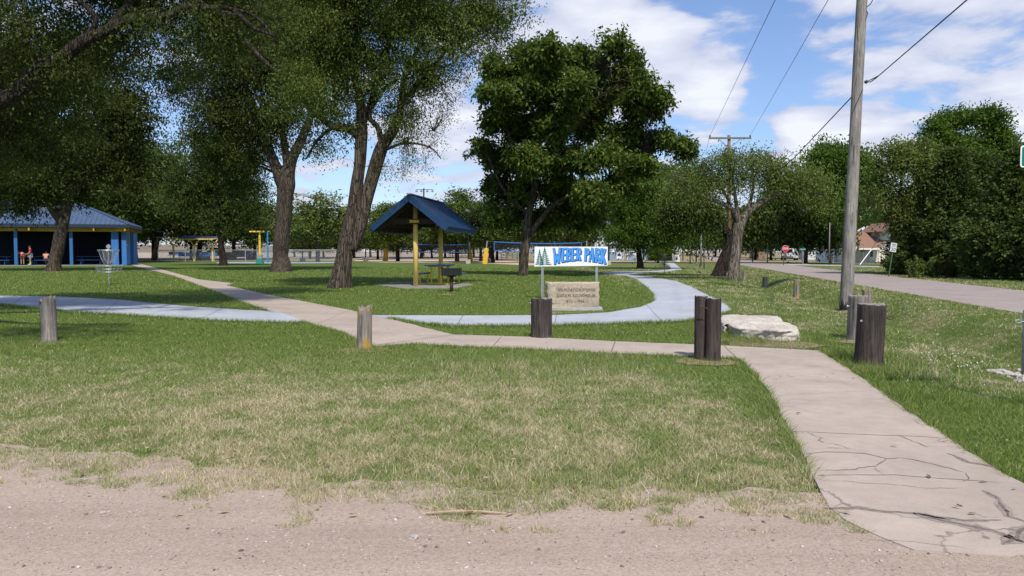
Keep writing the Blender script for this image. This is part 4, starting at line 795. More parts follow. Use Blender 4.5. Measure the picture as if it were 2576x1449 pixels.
def bollard(X0, X1, Yt, Yb, label, mat, lean=(0, 0), sd=0, chip=.015, grp='short wooden posts round the park', bolt=None, d=None, **k):
    g = G((X0 + X1) / 2, Yb - 2); r = (X1 - X0) / 2 * g.y / FPX; h = A((X0 + X1) / 2, Yt, g.y).z - g.z; o = thing('wooden_post', label, 'post', g, grp)
    mb, tp = post_mesh(g, r, h, lean, sd, chip, **k); mb.build('shaft', mat, o, smooth=True); tp.build('post_top', WENDD, o); return o, g, r, h
bollard(106, 143, 748, 863, 'grey splintered post at the far left, its top chipped to a point', WG, (-.03, 0), 1, .03, notch=lambda a: .05 if math.cos(a) < -.2 else 0)
bollard(898, 935, 772, 880, 'grey post with orange lichen standing where the pink walk bends', WL, (.02, .01), 2, .03, notch=lambda a: .03 if math.cos(a) < 0 and math.sin(a) < 0 else 0)
b3, g3_, r3, h3 = bollard(1335, 1389, 750, 853, 'squat dark brown post with a bolt sticking out, before the stone monument', WD, (0, 0), 3, .012, notch=lambda a: .03 if 1.2 < a < 2.6 else 0, amp=.04)
mb = MB(); z = h3 - .07; mb.tube([g3_ + Vector((r3 * .8, -.02, z)), g3_ + Vector((r3 + .075, -.02, z))], .007, 8); mb.tube([g3_ + Vector((r3 + .075, -.02, z)), g3_ + Vector((r3 + .11, -.02, z + .002))], [.007, .002], 8); mb.lathe(g3_ + Vector((r3 + .0, -.02, z)), [(.02, -.0), (.02, .008)], 8, Matrix.Rotation(math.pi / 2, 3, 'Y'))
mb.lathe(g3_ + Vector((-r3 - .012, -.02, z)), [(.014, 0), (.014, .02)], 8, Matrix.Rotation(math.pi / 2, 3, 'Y')); mb.build('bolt', GD, b3)
# double post
g = G(1782, 907); o = thing('wooden_post', 'pair of dark split timbers set together as one post beside the walk', 'post', g, 'short wooden posts round the park'); sc_ = g.y / FPX
h = A(1782, 746, g.y).z; 
for (xa, xb, yo, hh, sd) in ((1750, 1783, .05, h + .002, 4), (1774, 1813, -.035, h - .02, 5)):
    mb, tp = post_mesh(A((xa + xb) / 2, 724, g.y) * Vector((1, 1, 0)) if False else Vector((A((xa + xb) / 2, 724, g.y).x, g.y + yo, 0)), (xb - xa) / 2 * sc_, hh, (0, 0), sd, .008, amp=.05, groove=.09); mb.build('timber', WD, o, smooth=True); tp.build('post_top', WENDD, o)
mb = MB(); cxx = A(1768, 724, g.y).x; mb.tube([Vector((cxx - .06, g.y - .10, h - .10)), Vector((cxx, g.y - .13, h - .12)), Vector((cxx + .03, g.y - .12, h - .13))], .006, 6); mb.build('bolt', RUST, o)
# right foreground post with eye bolt, two behind
def eyebolt(o, p, dx, mat, r=.022):
    mb = MB(); p = Vector(p); mb.tube([p, p + Vector((dx, 0, 0))], .006, 8); rot = Matrix.Rotation(math.pi / 2, 3, 'X'); s_ = 1 if dx > 0 else -1
    pts = [p + Vector((dx + s_ * (r * 1.45 - 1.45 * r * math.cos(a)), 0, r * .8 * math.sin(a))) for a in [2 * math.pi * k / 16 for k in range(17)]]; mb.tube(pts, .006, 6, cap=False); mb.build('eye_bolt', mat, o)
o, g, r, h = bollard(2150, 2219, 765, 921, 'thick dark post with a rusty eye bolt on its right, nearest post to the road', WD, (.035, 0), 6, .008, amp=.04, groove=.07)
eyebolt(o, g + Vector((r * .9 + .02, -.02, h * .78)), .035, RUST); mb = MB(); mb.tube([g + Vector((-r * .85, -r * .6, h * .74)), g + Vector((-r * .95, -r * .7 - .02, h * .745))], .012, 8); mb.build('bolt', GALV, o)
o, g, r, h = bollard(2132, 2180, 744, 857, 'grey cracked post flaring at the top, half hidden behind the thick dark one', WG, (.01, 0), 7, .01, groove=.12)
mb = MB(); mb.tube([g + Vector((-r * 1.0, -.04, h * .77)), g + Vector((-r * 1.3, -.05, h * .77))], .008, 6); mb.lathe(g + Vector((-r * 1.3, -.05, h * .77)), [(.02, 0), (.02, .01)], 8, Matrix.Rotation(math.pi / 2, 3, 'Y')); mb.build('bolt', GALV, o)
bollard(2168, 2192, 729, 815, 'slim grey post with orange lichen behind the flaring grey one', WL, (0, 0), 8, .008)
bollard(1995.5, 2009.5, 703, 754, 'slim grey post with a hole near its top, closest of the line along the road', WL, (.01, 0), 9, .01)
bollard(1917, 1930, 697, 728, 'short grey knotty post, second of the line along the road', WG, (.03, 0), 10, .01)
bollard(1865.5, 1876.5, 680, 709.5, 'short grey post beside the pale elm trunk', WG, (0, 0), 11, .01)
for (X0, X1, Yt, Yb, lb) in [(1769.5, 1773, 662, 678, 'small brown post in the far lawn, nearest the dark leaning elm'), (1759.5, 1763, 663, 675, 'small brown post at the foot of the tall steel pole far up the path'), (1751, 1754, 659, 671, 'tiny pale post left of the steel pole foot'), (1743.5, 1746, 658, 669, 'tiny pale post farthest up the verge')]: bollard(X0, X1, Yt, Yb, lb, WD if 'brown' in lb else WG, sd=X0, chip=.005, seg=12)
# grey metal post at right edge
g = G(2578, 948); o = thing('metal_post', 'grey metal post with a galvanised eye bolt at the right edge of the picture', 'post', g); mb = MB(); h = A(2578, 780, g.y).z - g.z; mb.lathe(g, [(.033, -.05), (.033, h - .004), (.029, h)], 16); mb.build('shaft', M('grey_pipe', (.27, .28, .30), .6, .2, scale=10), o, smooth=True); eyebolt(o, g + Vector((-.03, -.01, h * .83)), -.03, GALV, .02)
# green street sign entering at the right edge
d = 6.2; p = A(2568, 366, d); q = A(2568, 421, d); gb = onto(p.x + .30, d); o = thing('street_name_sign', 'green street sign with white border cut off by the right edge', 'sign', gb); hh = p.z
def rrect(c, w, h, r, y, n=6):
    out = []
    for (sx, sz, a0) in ((1, 1, 0), (-1, 1, 90), (-1, -1, 180), (1, -1, 270)):
        for k in range(n + 1): a = R(a0 + 90 * k / n); out.append(Vector((c[0] + sx * (w / 2 - r) + r * math.cos(a), y, c[1] + sz * (h / 2 - r) + r * math.sin(a))))
    return out
w = .60; hz = p.z - q.z; cc = (p.x + w / 2, (p.z + q.z) / 2); NY = Vector((0, -1, 0))
MB().poly(rrect(cc, w, hz, .02, d), NY, .004).build('panel', WHITE, o); MB().poly(rrect(cc, w - .022, hz - .022, .012, d - .002), NY, .001).build('green_face', paint('sign_green', (.0, .16, .11), .4), o)
def strokes(mb, lines, th, org, ux, uz, y0, step=.0002, n=Vector((0, -1, 0)), ydir=Vector((0, 1, 0))):
    """letters from strokes; org + ux*x + uz*y"""
    k = 0
    for ln in lines:
        for a, b in zip(ln[:-1], ln[1:]):
            A_ = org + ux * a[0] + uz * a[1]; B_ = org + ux * b[0] + uz * b[1]; dd = (B_ - A_); dd = dd.normalized() if dd.length else ux.normalized(); s = dd.cross(n).normalized() * th / 2; e = dd * th * .45; off = n * (y0 + k * step); k += 1
            mb.add([A_ - e - s + off, B_ + e - s + off, B_ + e + s + off, A_ - e + s + off], [(0, 1, 2, 3)])
    return mb
mb = MB(); strokes(mb, [[(.045, .02), (.045, .07), (.075, .07)], [(.045, .045), (.07, .045)], [(.045, .02), (.075, .02)]], .011, Vector((p.x - .005, d - .002, q.z + .0)), Vector((1, 0, 0)), Vector((0, 0, 1)), .002); mb.build('lettering', WHITE, o)
MB().lathe(gb + Vector((0, .03, 0)), [(.025, -.05), (.025, hh + .02 - gb.z)], 12).build('post', GALV, o)
# limestone edging stones, lower right
for (X, Y, s_, lb) in [(2497, 938, .085, 'pale limestone lump at the left end of the row by the metal post'), (2525, 943, .10, 'second limestone lump from the left in the row by the metal post'), (2552, 950, .11, 'third limestone lump in the row by the metal post'), (2580, 962, .13, 'limestone lump nearest the right edge of the picture'), (2568, 936, .07, 'grey stone lying at the foot of the metal post')]:
    g = G(X, Y); mb = MB(); mb.ico(g + Vector((0, 0, s_ * .1)), s_ * .75, 3, .6, (1.1, .8, .5), sd=X * .1, rz=X); o = mb.build('stone', MSTONE, loc=g, smooth=False); tag(o, lb, 'stone', 'limestone row at the ditch')
# big limestone blocks beside the walk
def limestone(name):
    m, t, b = nodes(name); f = noise_fac(t, 3.5, 7, .7); f2 = noise_fac(t, 22, 6, .8); col = ramp(t, f, [(.3, (.40, .34, .28)), (.5, (.60, .54, .46)), (.75, (.72, .67, .60))]); col = mixc(t, mrange(t, noise_fac(t, 5, 6, .7, stretch=(1, 3, 1)), .60, .70), col, (.17, .15, .15))
    t.links.new(mixc(t, 1.0, col, ramp(t, f2, [(.3, (.75, .75, .75)), (.7, (1.12, 1.12, 1.12))]), 'MULTIPLY'), b.inputs['Base Color']); b.inputs['Roughness'].default_value = .95; bump(t, b, mth(t, 'ADD', f, f2), .8, .03); return m
LIME = limestone('pale_limestone')
def rough_block(outline, z0, z1, amp, sd, topamp=.012, rows=7):
    """outline 2d list ccw; sides rough, top nearly flat"""
    pts = jag([Vector((*p, 0)) for p in outline], .03, amp * .5, sd); n = len(pts); cen = sum(pts, Vector()) / n; vs = []; fs = []
    for j in range(rows + 1):
        f = j / rows
        for p in pts:
            o_ = (p - cen).normalized(); z = z0 + (z1 - z0) * f; e = amp * (noise.noise(Vector((p.x * 5, p.y * 5, z * 9 + sd))) + .8 * noise.noise(Vector((p.x * 12, p.y * 12, z * 24 + sd))) + .5 * abs(noise.noise(Vector((p.x * 26, p.y * 26, z * 50 + sd))))) - (amp * .9 if j == rows else 0)
            vs.append(Vector((p.x + o_.x * e, p.y + o_.y * e, z + (topamp * noise.noise(p * 4) if j == rows else 0))))
    for j in range(rows):
        for k in range(n): k2 = (k + 1) % n; fs.append((j * n + k, j * n + k2, (j + 1) * n + k2, (j + 1) * n + k))
    o_ = rows * n
    prev = [o_ + k for k in range(n)]
    for s_ in (.75, .5, .25):
        cur = []
        for k in range(n): p = vs[o_ + k]; q = cen.lerp(Vector((p.x, p.y, 0)), s_); cur.append(len(vs)); vs.append(Vector((q.x, q.y, z1 + topamp * 1.4 * (noise.noise(q * 5 + Vector((sd, 0, 0))) + .6 * noise.noise(q * 13)))))
        fs += [(prev[k], prev[(k + 1) % n], cur[(k + 1) % n], cur[k]) for k in range(n)]; prev = cur
    vs.append(Vector((cen.x, cen.y, z1))); fs += [(prev[k], prev[(k + 1) % n], len(vs) - 1) for k in range(n)]
    mb = MB(); mb.add(vs, fs); return mb
def hp(X, Y, z): q = dirv(X, Y); t_ = (z - CAMH) / q.z; q = q * t_; return (q.x, q.y)
fr = [hp(1812, 832, .0), hp(1850, 850, .0), hp(1960, 860, 0), hp(2012, 858, 0), hp(2012, 832, .14), hp(1985, 816, .14), hp(1880, 812, .14), hp(1822, 820, .14)]
o = rough_block(fr, -.05, .165, .042, 3, .03, 14).build('limestone_block', LIME, loc=(*fr[0], 0), smooth=True); tag(o, 'front slab of the two pale limestone blocks lying beside the walk, rough grey veined face', 'rock', 'limestone blocks by the walk')
bk = [hp(1812, 818, .10), hp(1880, 819, .13), hp(1966, 822, .13), hp(1968, 805, .17), hp(1958, 797, .17), hp(1840, 794, .17), hp(1815, 795, .17)]
o = rough_block(bk, -.05, .185, .025, 5, .02, 10).build('limestone_block', LIME, loc=(*bk[0], 0), smooth=True); tag(o, 'flatter rear slab of the two pale limestone blocks beside the walk', 'rock', 'limestone blocks by the walk')

# stone monument
def monstone():
    m, t, b = nodes('tooled_limestone'); f = noise_fac(t, 26, 5, .75, dist=1.2); g = noise_fac(t, 3, 4, .6); col = ramp(t, f, [(.30, (.16, .13, .10)), (.42, (.40, .33, .24)), (.58, (.60, .51, .38)), (.75, (.70, .63, .52))]); col = mixc(t, mrange(t, g, .5, .7), col, (.26, .25, .23))
    t.links.new(mixc(t, .2, col, (.50, .42, .31)), b.inputs['Base Color']); b.inputs['Roughness'].default_value = .95; bump(t, b, f, 1.0, .03); return m
MST = monstone(); g = G(1441, 780); d = g.y; o = thing('stone_monument', 'rough tan limestone monument with worn engraving under the park sign', 'monument', g)
xl, xr_ = A(1378, 724, d).x, A(1506, 724, d).x; h = A(1441, 709.5, d).z; dep = .28
front = []; mbx = MB(); nx, nz_ = 52, 28; vs = []
for j in range(nz_ + 1):
    for i in range(nx + 1):
        u, v = i / nx, j / nz_; x = xl + (xr_ - xl) * u; z = .03 + (h - .03) * v
        e = .007 * noise.noise(Vector((x * 9, 1, z * 9))) + .006 * noise.noise(Vector((x * 31, 1, z * 31))); edge_ = min(u, 1 - u, v * 2 + .2, 1 - v)
        if i in (0, nx): x += .018 * noise.noise(Vector((z * 12, i, 0)))
        if j == nz_: z += .010 * noise.noise(Vector((x * 12, 3, 0)))
        vs.append(Vector((x, d - dep / 2 + e * (1 if edge_ > .02 else 0) + (.02 if edge_ <= .02 else 0), z)))
nf = len(vs); fs = [(j * (nx + 1) + i, j * (nx + 1) + i + 1, (j + 1) * (nx + 1) + i + 1, (j + 1) * (nx + 1) + i) for j in range(nz_) for i in range(nx)]
rim = [i for i in range(nx + 1)] + [(j) * (nx + 1) + nx for j in range(1, nz_ + 1)] + [nz_ * (nx + 1) + i for i in range(nx - 1, -1, -1)] + [j * (nx + 1) for j in range(nz_ - 1, 0, -1)]
last = rim
for s_, dd_ in ((-.02, .08), (-.045, .16), (-.05, dep)):
    new = []
    for r_ in rim:
        p = vs[r_]; q = Vector((p.x + (s_ * 1.0 if p.x < (xl + xr_) / 2 else -s_ * -.1) * (1 if abs(p.x - xl) < .05 else .0) + .012 * noise.noise(Vector((p.z * 8, dd_ * 20, p.x * 8))), d - dep / 2 + dd_, p.z + .006 * noise.noise(Vector((p.x * 9, dd_ * 30, 0))))); new.append(len(vs)); vs.append(q)
    fs += [(last[k], last[(k + 1) % len(last)], new[(k + 1) % len(new)], new[k])[::-1] for k in range(len(last))]; last = new
fs.append(tuple(last)); mbx.add(vs, fs); mbx.build('stone', MST, o, smooth=True)
MB().box((A(1443, 724, d).x + .02, d, .03), (1.16, .46, .07)).build('base_slab', CONC, o)
def text_mesh(body, size, name, mat, parent, loc, ext=.0008, rx=math.pi / 2, bold=0, width=None, rz=0):
    c = bpy.data.curves.new(name + '_c', 'FONT'); c.body = body; c.size = size; c.extrude = ext; c.offset = bold; c.align_x = 'CENTER'; c.align_y = 'CENTER'; t_ = bpy.data.objects.new('t', c); S.collection.objects.link(t_)
    bpy.context.view_layer.update(); me = bpy.data.meshes.new_from_object(t_.evaluated_get(bpy.context.evaluated_depsgraph_get())); bpy.data.objects.remove(t_); bpy.data.curves.remove(c); me.name = name
    xs = [v.co.x for v in me.vertices]; s = 1 if width is None or not xs else width / (max(xs) - min(xs)); m = Matrix.Translation(Vector(loc) - (ROOT[parent.name] if parent else Vector())) @ Matrix.Rotation(rz, 4, 'Z') @ Matrix.Rotation(rx, 4, 'X') @ Matrix.Diagonal((s, 1, 1, 1))
    me.transform(m); me.materials.clear(); me.materials.append(mat); q = bpy.data.objects.new(name, me); S.collection.objects.link(q); q.parent = parent; ROOT[q.name] = ROOT[parent.name]; return q
ENG = M('worn_engraving', (.21, .185, .155), .95, var=.5, scale=25)
for s_, Y, wd, X in (('FOUNDATION STONES', 729, .80, 1450), ('SANTA FE  ROUNDHOUSE', 743.5, .82, 1449), ('1872 - 1944', 757.5, .40, 1445)):
    text_mesh(s_, .085, 'engraving', ENG, o, A(X, Y, d - dep / 2) - Vector((0, .008, 0)), .003, width=wd)

# park sign
g = G(1436, 752); d = g.y; sp = thing('park_sign', 'long white park sign on two perforated steel posts, blue lettering and two green firs', 'sign', g)
K = .13226
def SG(rx, ry): return A(1341.6 + K * rx, 603.7 + K * ry, d)
tl, br = SG(25, 127), SG(1416, 500); tr_ = SG(1416, 127); bl_ = SG(20, 505)
MB().add([tl, tr_, SG(1414, 488), bl_], [(3, 2, 1, 0)]).add([v + Vector((0, .006, 0)) for v in (tl, tr_, SG(1414, 488), bl_)], [(0, 1, 2, 3)]).add([tl, tr_, tr_ + Vector((0, .006, 0)), tl + Vector((0, .006, 0))], [(0, 1, 2, 3)]).add([bl_, SG(1414, 488), SG(1414, 488) + Vector((0, .006, 0)), bl_ + Vector((0, .006, 0))], [(3, 2, 1, 0)]).build('panel', paint('sign_white', (.80, .82, .86), .4, .02), sp)
LET = {'W': [[(385, 172), (402, 262), (410, 450)], [(392, 172), (412, 310), (416, 440)], [(410, 452), (448, 290)], [(448, 280), (484, 430)], [(450, 300), (472, 420)], [(486, 432), (512, 160)], [(478, 425), (500, 165)]],
 'E': [[(566, 165), (556, 412)], [(556, 175), (546, 400)], [(566, 165), (622, 165)], [(560, 285), (610, 280)], [(556, 412), (606, 402)]],
 'B': [[(655, 165), (645, 395)], [(645, 170), (637, 390)], [(655, 165), (690, 172), (702, 205), (698, 245), (668, 270)], [(668, 280), (705, 300), (710, 345), (696, 382), (645, 398)]],
 'E2': [[(750, 165), (742, 385)], [(740, 170), (733, 385)], [(750, 165), (800, 165)], [(748, 275), (795, 270)], [(742, 388), (795, 382)]],
 'R': [[(846, 165), (838, 375)], [(838, 170), (830, 370)], [(846, 165), (885, 175), (903, 210), (897, 250), (860, 275)], [(862, 280), (895, 375)], [(855, 290), (886, 380)]],
 'P': [[(1002, 172), (994, 390)], [(992, 175), (985, 385)], [(1002, 170), (1040, 180), (1056, 215), (1050, 260), (1005, 280)]],
 'A': [[(1115, 165), (1070, 400)], [(1122, 165), (1146, 405)], [(1118, 170), (1138, 400)], [(1090, 335), (1140, 335)]],
 'R2': [[(1196, 168), (1196, 412)], [(1188, 170), (1186, 405)], [(1196, 168), (1240, 180), (1260, 215), (1252, 260), (1212, 285)], [(1222, 290), (1266, 425)], [(1214, 295), (1252, 425)]],
 'K': [[(1305, 170), (1302, 436)], [(1296, 175), (1290, 430)], [(1368, 185), (1325, 310)], [(1358, 180), (1318, 300)], [(1322, 300), (1374, 445)], [(1314, 310), (1360, 445)]]}
AL = [l for v in LET.values() for l in v]; org = SG(0, 0); ux = SG(1, 0) - org; uz = SG(0, 1) - org
W1 = K * d / FPX
# enlarge about the panel so the word fills from R358 to R1390 like the photograph
mb = MB(); strokes(mb, [[(x + 8, y + 11) for x, y in l] for l in AL], 40 * W1, org, ux, uz, .0010, .00001); strokes(mb, [[(x + 1, y + 1) for x, y in l] for l in AL], 39 * W1, org, ux, uz, .0022, .00001); mb.build('lettering_outline', paint('navy_ink', (.012, .03, .13), .5), sp)
mb = MB(); strokes(mb, AL, 27 * W1, org, ux, uz, .0040, .00001); mb.build('lettering', paint('sky_blue_ink', (.06, .31, .82), .5, .02), sp)
mb = MB(); fl = []
for (tx, ty, bx, hw) in ((120, 180, 460, 78), (218, 145, 460, 108)):
    n = 9
    for i in range(n):
        f0 = i / n; y = ty + (bx - ty) * (f0 + .06); w_ = hw * (f0 + .12)
        for s_ in (-1, 1): fl += [[(tx + s_ * 3, y - 8), (tx + s_ * w_ * .55, y + 10), (tx + s_ * w_, y + 16 + (i % 2) * 6)], [(tx + s_ * w_ * .25, y + 14), (tx + s_ * w_ * .8, y + 26)]]
    fl.append([(tx, ty), (tx, ty + 60)])
strokes(mb, fl, 9.5 * W1, org, ux, uz, .0015, .00002); strokes(mb, [[(60, 462), (150, 455)], [(105, 482), (215, 468), (350, 470)]], 7 * W1, org, ux, uz, .0045, .00002); mb.build('fir_drawing', paint('fir_green_ink', (.01, .12, .075), .6), sp)
for (X, yb) in ((1366, 752), (1502.5, 752)):
    mb = MB(); q = A(X, 700, d); zt = tl.z - .01; mb.box((q.x + .012, d + .035, zt / 2 - .05), (.008, .045, zt + .1)); mb.box((q.x - .018, d + .02, zt / 2 - .05), (.05, .006, zt + .1)); mb.build('post', GALV, sp)
    mb = MB()
    for k in range(int(zt / .025)): mb.box((q.x - .010, d + .0165, .03 + k * .025), (.012, .0015, .012))
    mb.build('post_holes', BLACK, sp)
mb = MB(); [mb.ico(SG(x, y) + Vector((0, -.003, 0)), .006, 1, 0) for x, y in ((200, 492), (1245, 482), (1255, 140), (205, 140))]; mb.build('bolt_heads', GALV, sp)

# ------------------------------------------------------------------ picnic shelter
def yaw_frame(o, ang):
    ca, sa = math.cos(ang), math.sin(ang); return lambda u, v, z=0: Vector((o[0] + u * ca - v * sa, o[1] + u * sa + v * ca, z))
g = G(1046, 721.5); d0 = g.y; gb2 = G(1109, 711); ax = (gb2 - g).normalized(); Ls = (gb2 - g).length; px_ = Vector((ax.y, -ax.x, 0))
sh = thing('picnic_shelter', 'small open shelter with navy metal gable roof on two yellow posts', 'shelter', g)
mb = None
for p in (g, gb2): MB().lathe(p, [(.088, 0), (.088, 3.0)], 20).build('post', YELP, sh, smooth=True)
fz = A(1043, 489, d0 - .9).z; ez = 2.10; hw = 1.40; F0 = g - ax * .85; F1 = F0 + ax * (Ls + 1.35); 
def slab4(a, b, c, d_, th, up):
    u = up * th; return [a, b, c, d_], [p + u for p in (a, b, c, d_)]
for s_ in (1, -1):
    rd0, rd1 = F0 + Vector((0, 0, fz)), F1 + Vector((0, 0, fz)); e0, e1 = F0 + px_ * hw * s_ + Vector((0, 0, ez)), F1 + px_ * hw * s_ + Vector((0, 0, ez)); nrm = (e0 - rd0).cross(ax); nrm = nrm if nrm.z > 0 else -nrm; nrm.normalize()
    mb = MB(); mb.hexa(*slab4(rd0, e0, e1, rd1, .02, nrm)); 
    for k in range(19): p = rd0.lerp(rd1, k / 18) + nrm * .02; q = e0.lerp(e1, k / 18) + nrm * .02; mb.beam(p, q, .022, .026, nrm)
    mb.build('roof_sheet', ROOFB, sh)
    mb = MB(); mb.beam(rd0 - nrm * .085 - ax * .012, e0 - nrm * .085 - ax * .012, .03, .19, nrm); mb.beam(rd1 - nrm * .085 + ax * .012, e1 - nrm * .085 + ax * .012, .03, .19, nrm); mb.beam(e0 - nrm * .085 + px_ * .017 * s_, e1 - nrm * .085 + px_ * .017 * s_, .03, .17); mb.build('fascia', ROOFB, sh)
    mb = MB(); 
    for k in range(1, 8): p = rd0.lerp(rd1, k / 8) - nrm * .11; q = e0.lerp(e1, k / 8) - nrm * .11; mb.beam(p, q, .045, .14, nrm)
    mb.hexa(*slab4(rd0 - nrm * .03, e0 - nrm * .03, e1 - nrm * .03, rd1 - nrm * .03, .018, nrm)); mb.build('rafters', DARKWOOD, sh)
mb = MB(); mb.beam(F0 + Vector((0, 0, fz + .03)), F1 + Vector((0, 0, fz + .03)), .16, .03); mb.build('ridge_cap', GALV, sh)
mb = MB(); mb.beam(F0 + ax * .1 + Vector((0, 0, fz - .17)), F1 - ax * .1 + Vector((0, 0, fz - .17)), .09, .24)
for p in (g, gb2): mb.beam(p - px_ * 1.15 - ax * .11 + Vector((0, 0, 2.33)), p + px_ * 1.15 - ax * .11 + Vector((0, 0, 2.33)), .06, .19); mb.beam(p + px_ * .95 + Vector((0, 0, 2.4)), p + px_ * .35 + ax * .0 + Vector((0, 0, 2.95)), .05, .12); mb.beam(p - px_ * .95 + Vector((0, 0, 2.4)), p - px_ * .35 + Vector((0, 0, 2.95)), .05, .12)
mb.beam(g + px_ * 1.05 + Vector((0, 0, 2.24)), gb2 + px_ * 1.05 + Vector((0, 0, 2.24)), .06, .14); mb.beam(g - px_ * 1.05 + Vector((0, 0, 2.24)), gb2 - px_ * 1.05 + Vector((0, 0, 2.24)), .06, .14); mb.build('beams', DARKWOOD, sh)
mb = MB(); [mb.box(p - ax * .16 + Vector((0, 0, 2.33)), (.34, .03, .10), rz=math.atan2(px_.y, px_.x)) for p in (g, gb2)]; mb.build('bracket', YEL, sh)
pd = [G(940, 718), G(1010, 727), G(1150, 726.5), G(1192, 717), G(1120, 710.5), G(985, 711)]; mb = MB(); mb.poly([Vector((p.x, p.y, .035)) for p in pd], th=.07); tag(mb.build('shelter_slab', MSLAB), 'grey concrete slab under the shelter', kind='structure')
# picnic table
def picnic(c, ang, label, topm=BLU, frame=YEL, L_=1.85, sc=1.0):
    o = thing('picnic_table', label, 'picnic table', c); f = yaw_frame(c, ang)
    MB().box(f(0, 0, .745 * sc), (.74 * sc, L_, .045), rz=ang).build('table_top', topm, o)
    for s_ in (-1, 1): MB().box(f(s_ * .70 * sc, 0, .44 * sc), (.27 * sc, L_, .04), rz=ang).build('bench', topm, o)
    for v in (-L_ * .32, L_ * .32):
        mb = MB()
        for s_ in (-1, 1): mb.tube([f(s_ * .18 * sc, v, .72 * sc), f(s_ * .18 * sc, v, .05), ], .03, 8); mb.tube([f(s_ * .62 * sc, v, .42 * sc), f(s_ * .62 * sc, v, .05)], .03, 8); mb.tube([f(s_ * .62 * sc, v, .05), f(0, v, .05)], .03, 8); mb.tube([f(s_ * .78 * sc, v, .41 * sc), f(s_ * .5 * sc, v, .41 * sc)], .028, 8)
        mb.tube([f(-.3 * sc, v, .71 * sc), f(.3 * sc, v, .71 * sc)], .028, 8); mb.build('leg_frame', frame, o)
    return o
yaw = math.atan2(ax.y, ax.x) - math.pi / 2
tc_ = (g + gb2) / 2 + px_ * .42; picnic(Vector((tc_.x, tc_.y, .0)), yaw, 'blue topped picnic table with yellow legs under the small gabled shelter')
# grill
g = G(1136, 734.5); o = thing('park_grill', 'black pedestal barbecue grill standing before the picnic shelter', 'grill', g); MB().lathe(g, [(.055, -.03), (.055, .50)], 14).build('pedestal', RUST, o, smooth=True)
MB().lathe(g + Vector((0, 0, .46)), [(.055, 0), (.16, .03), (.16, .05)], 14).build('collar', BLACK, o)
mb = MB(); W_, D_, H_ = .60, .42, .26; z0 = .52; mb.box(g + Vector((0, 0, z0)), (W_, D_, .012))
for s_ in (-1, 1): mb.box(g + Vector((s_ * W_ / 2, 0, z0 + H_ / 2)), (.012, D_ + .006, H_ - (.04 if s_ > 0 else 0)))
mb.box(g + Vector((0, D_ / 2, z0 + H_ / 2 - .02)), (W_, .012, H_ - .05)); mb.box(g + Vector((0, -D_ / 2, z0 + .10)), (W_, .012, .19)); mb.build('firebox', BLACK, o)
mb = MB()
for k in range(17): mb.tube([g + Vector((-W_ / 2 + .03 + k * (W_ - .06) / 16, -D_ / 2, z0 + .21)), g + Vector((-W_ / 2 + .03 + k * (W_ - .06) / 16, D_ / 2, z0 + .21))], .005, 5)
for x in (-.10, .24): mb.tube([g + Vector((x - .02, -D_ / 2 - .01, z0 + .12)), g + Vector((x - .03, -D_ / 2 - .012, z0 + .29)), g + Vector((x, -D_ / 2 - .012, z0 + .325)), g + Vector((x + .03, -D_ / 2 - .012, z0 + .29)), g + Vector((x + .02, -D_ / 2 - .01, z0 + .14))], .007, 6)
mb.build('grate', BLACK, o)

# ------------------------------------------------------------------ disc golf baskets
def basket(X, Y, ytop, label, mat, first=None):
    g = G(X, Y); H = A(X, ytop, g.y).z - g.z; s = H / 1.55
    if first: return copy_tree(first, g, label, rz=.4, sc=s / first['k'])
    o = thing('disc_golf_basket', label, 'disc golf basket', g, 'disc golf baskets on the lawn'); o['k'] = s; f = lambda x, y, z: g + Vector((x, y, z)) * s
    MB().tube([f(0, 0, -.05), f(0, 0, 1.38)], .024 * s, 10).build('pole', mat, o)
    mb = MB(); mb.lathe(f(0, 0, 1.455), [(.085 * s, -.006), (.085 * s, .006)], 20, Matrix.Rotation(math.pi / 2, 3, 'X')); mb.build('number_plate', paint('pale_grey_plate', (.26, .29, .33), .5), o)
    mb = MB(); mb.ring(f(0, 0, 1.33), .37 * s, .011 * s, 28); mb.ring(f(0, 0, 1.30), .37 * s, .009 * s, 28); mb.ring(f(0, 0, 1.33), .2 * s, .008 * s, 20)
    for k in range(12): a = k * math.pi / 6; mb.tube([f(0, 0, 1.33), f(.37 * math.cos(a), .37 * math.sin(a), 1.33)], .006 * s, 4); mb.ico(f(.37 * math.cos(a), .37 * math.sin(a), 1.30), .018 * s, 1, 0)
    mb.build('chain_rack', mat, o); mb = MB()
    for k in range(12):
        a = k * math.pi / 6 + .1; mb.tube([f(.35 * math.cos(a), .35 * math.sin(a), 1.29), f(.27 * math.cos(a), .27 * math.sin(a), 1.03), f(.17 * math.cos(a), .17 * math.sin(a), .80), f(.03 * math.cos(a), .03 * math.sin(a), .68)], .0075 * s, 4)
        a += .26; mb.tube([f(.2 * math.cos(a), .2 * math.sin(a), 1.32), f(.15 * math.cos(a), .15 * math.sin(a), 1.0), f(.03 * math.cos(a), .03 * math.sin(a), .72)], .0065 * s, 4)
    mb.build('chains', mat, o); mb = MB()
    for (z, r) in ((.73, .46), (.61, .44), (.50, .41)): mb.ring(f(0, 0, z), r * s, .0085 * s, 28)
    mb.ring(f(0, 0, .485), .22 * s, .006 * s, 20)
    for k in range(10): a = k * math.pi / 5; mb.tube([f(.46 * math.cos(a), .46 * math.sin(a), .73), f(.41 * math.cos(a), .41 * math.sin(a), .50), f(0, 0, .47)], .0065 * s, 4)
    mb.build('basket', mat, o); return o
bk1 = basket(275, 717, 614, 'disc golf basket on the left lawn in front of the pavilion', GALV)
bk2 = basket(1671, 690.6, 639, 'dark disc golf basket beside the winding pale path under the bright green tree', GD)
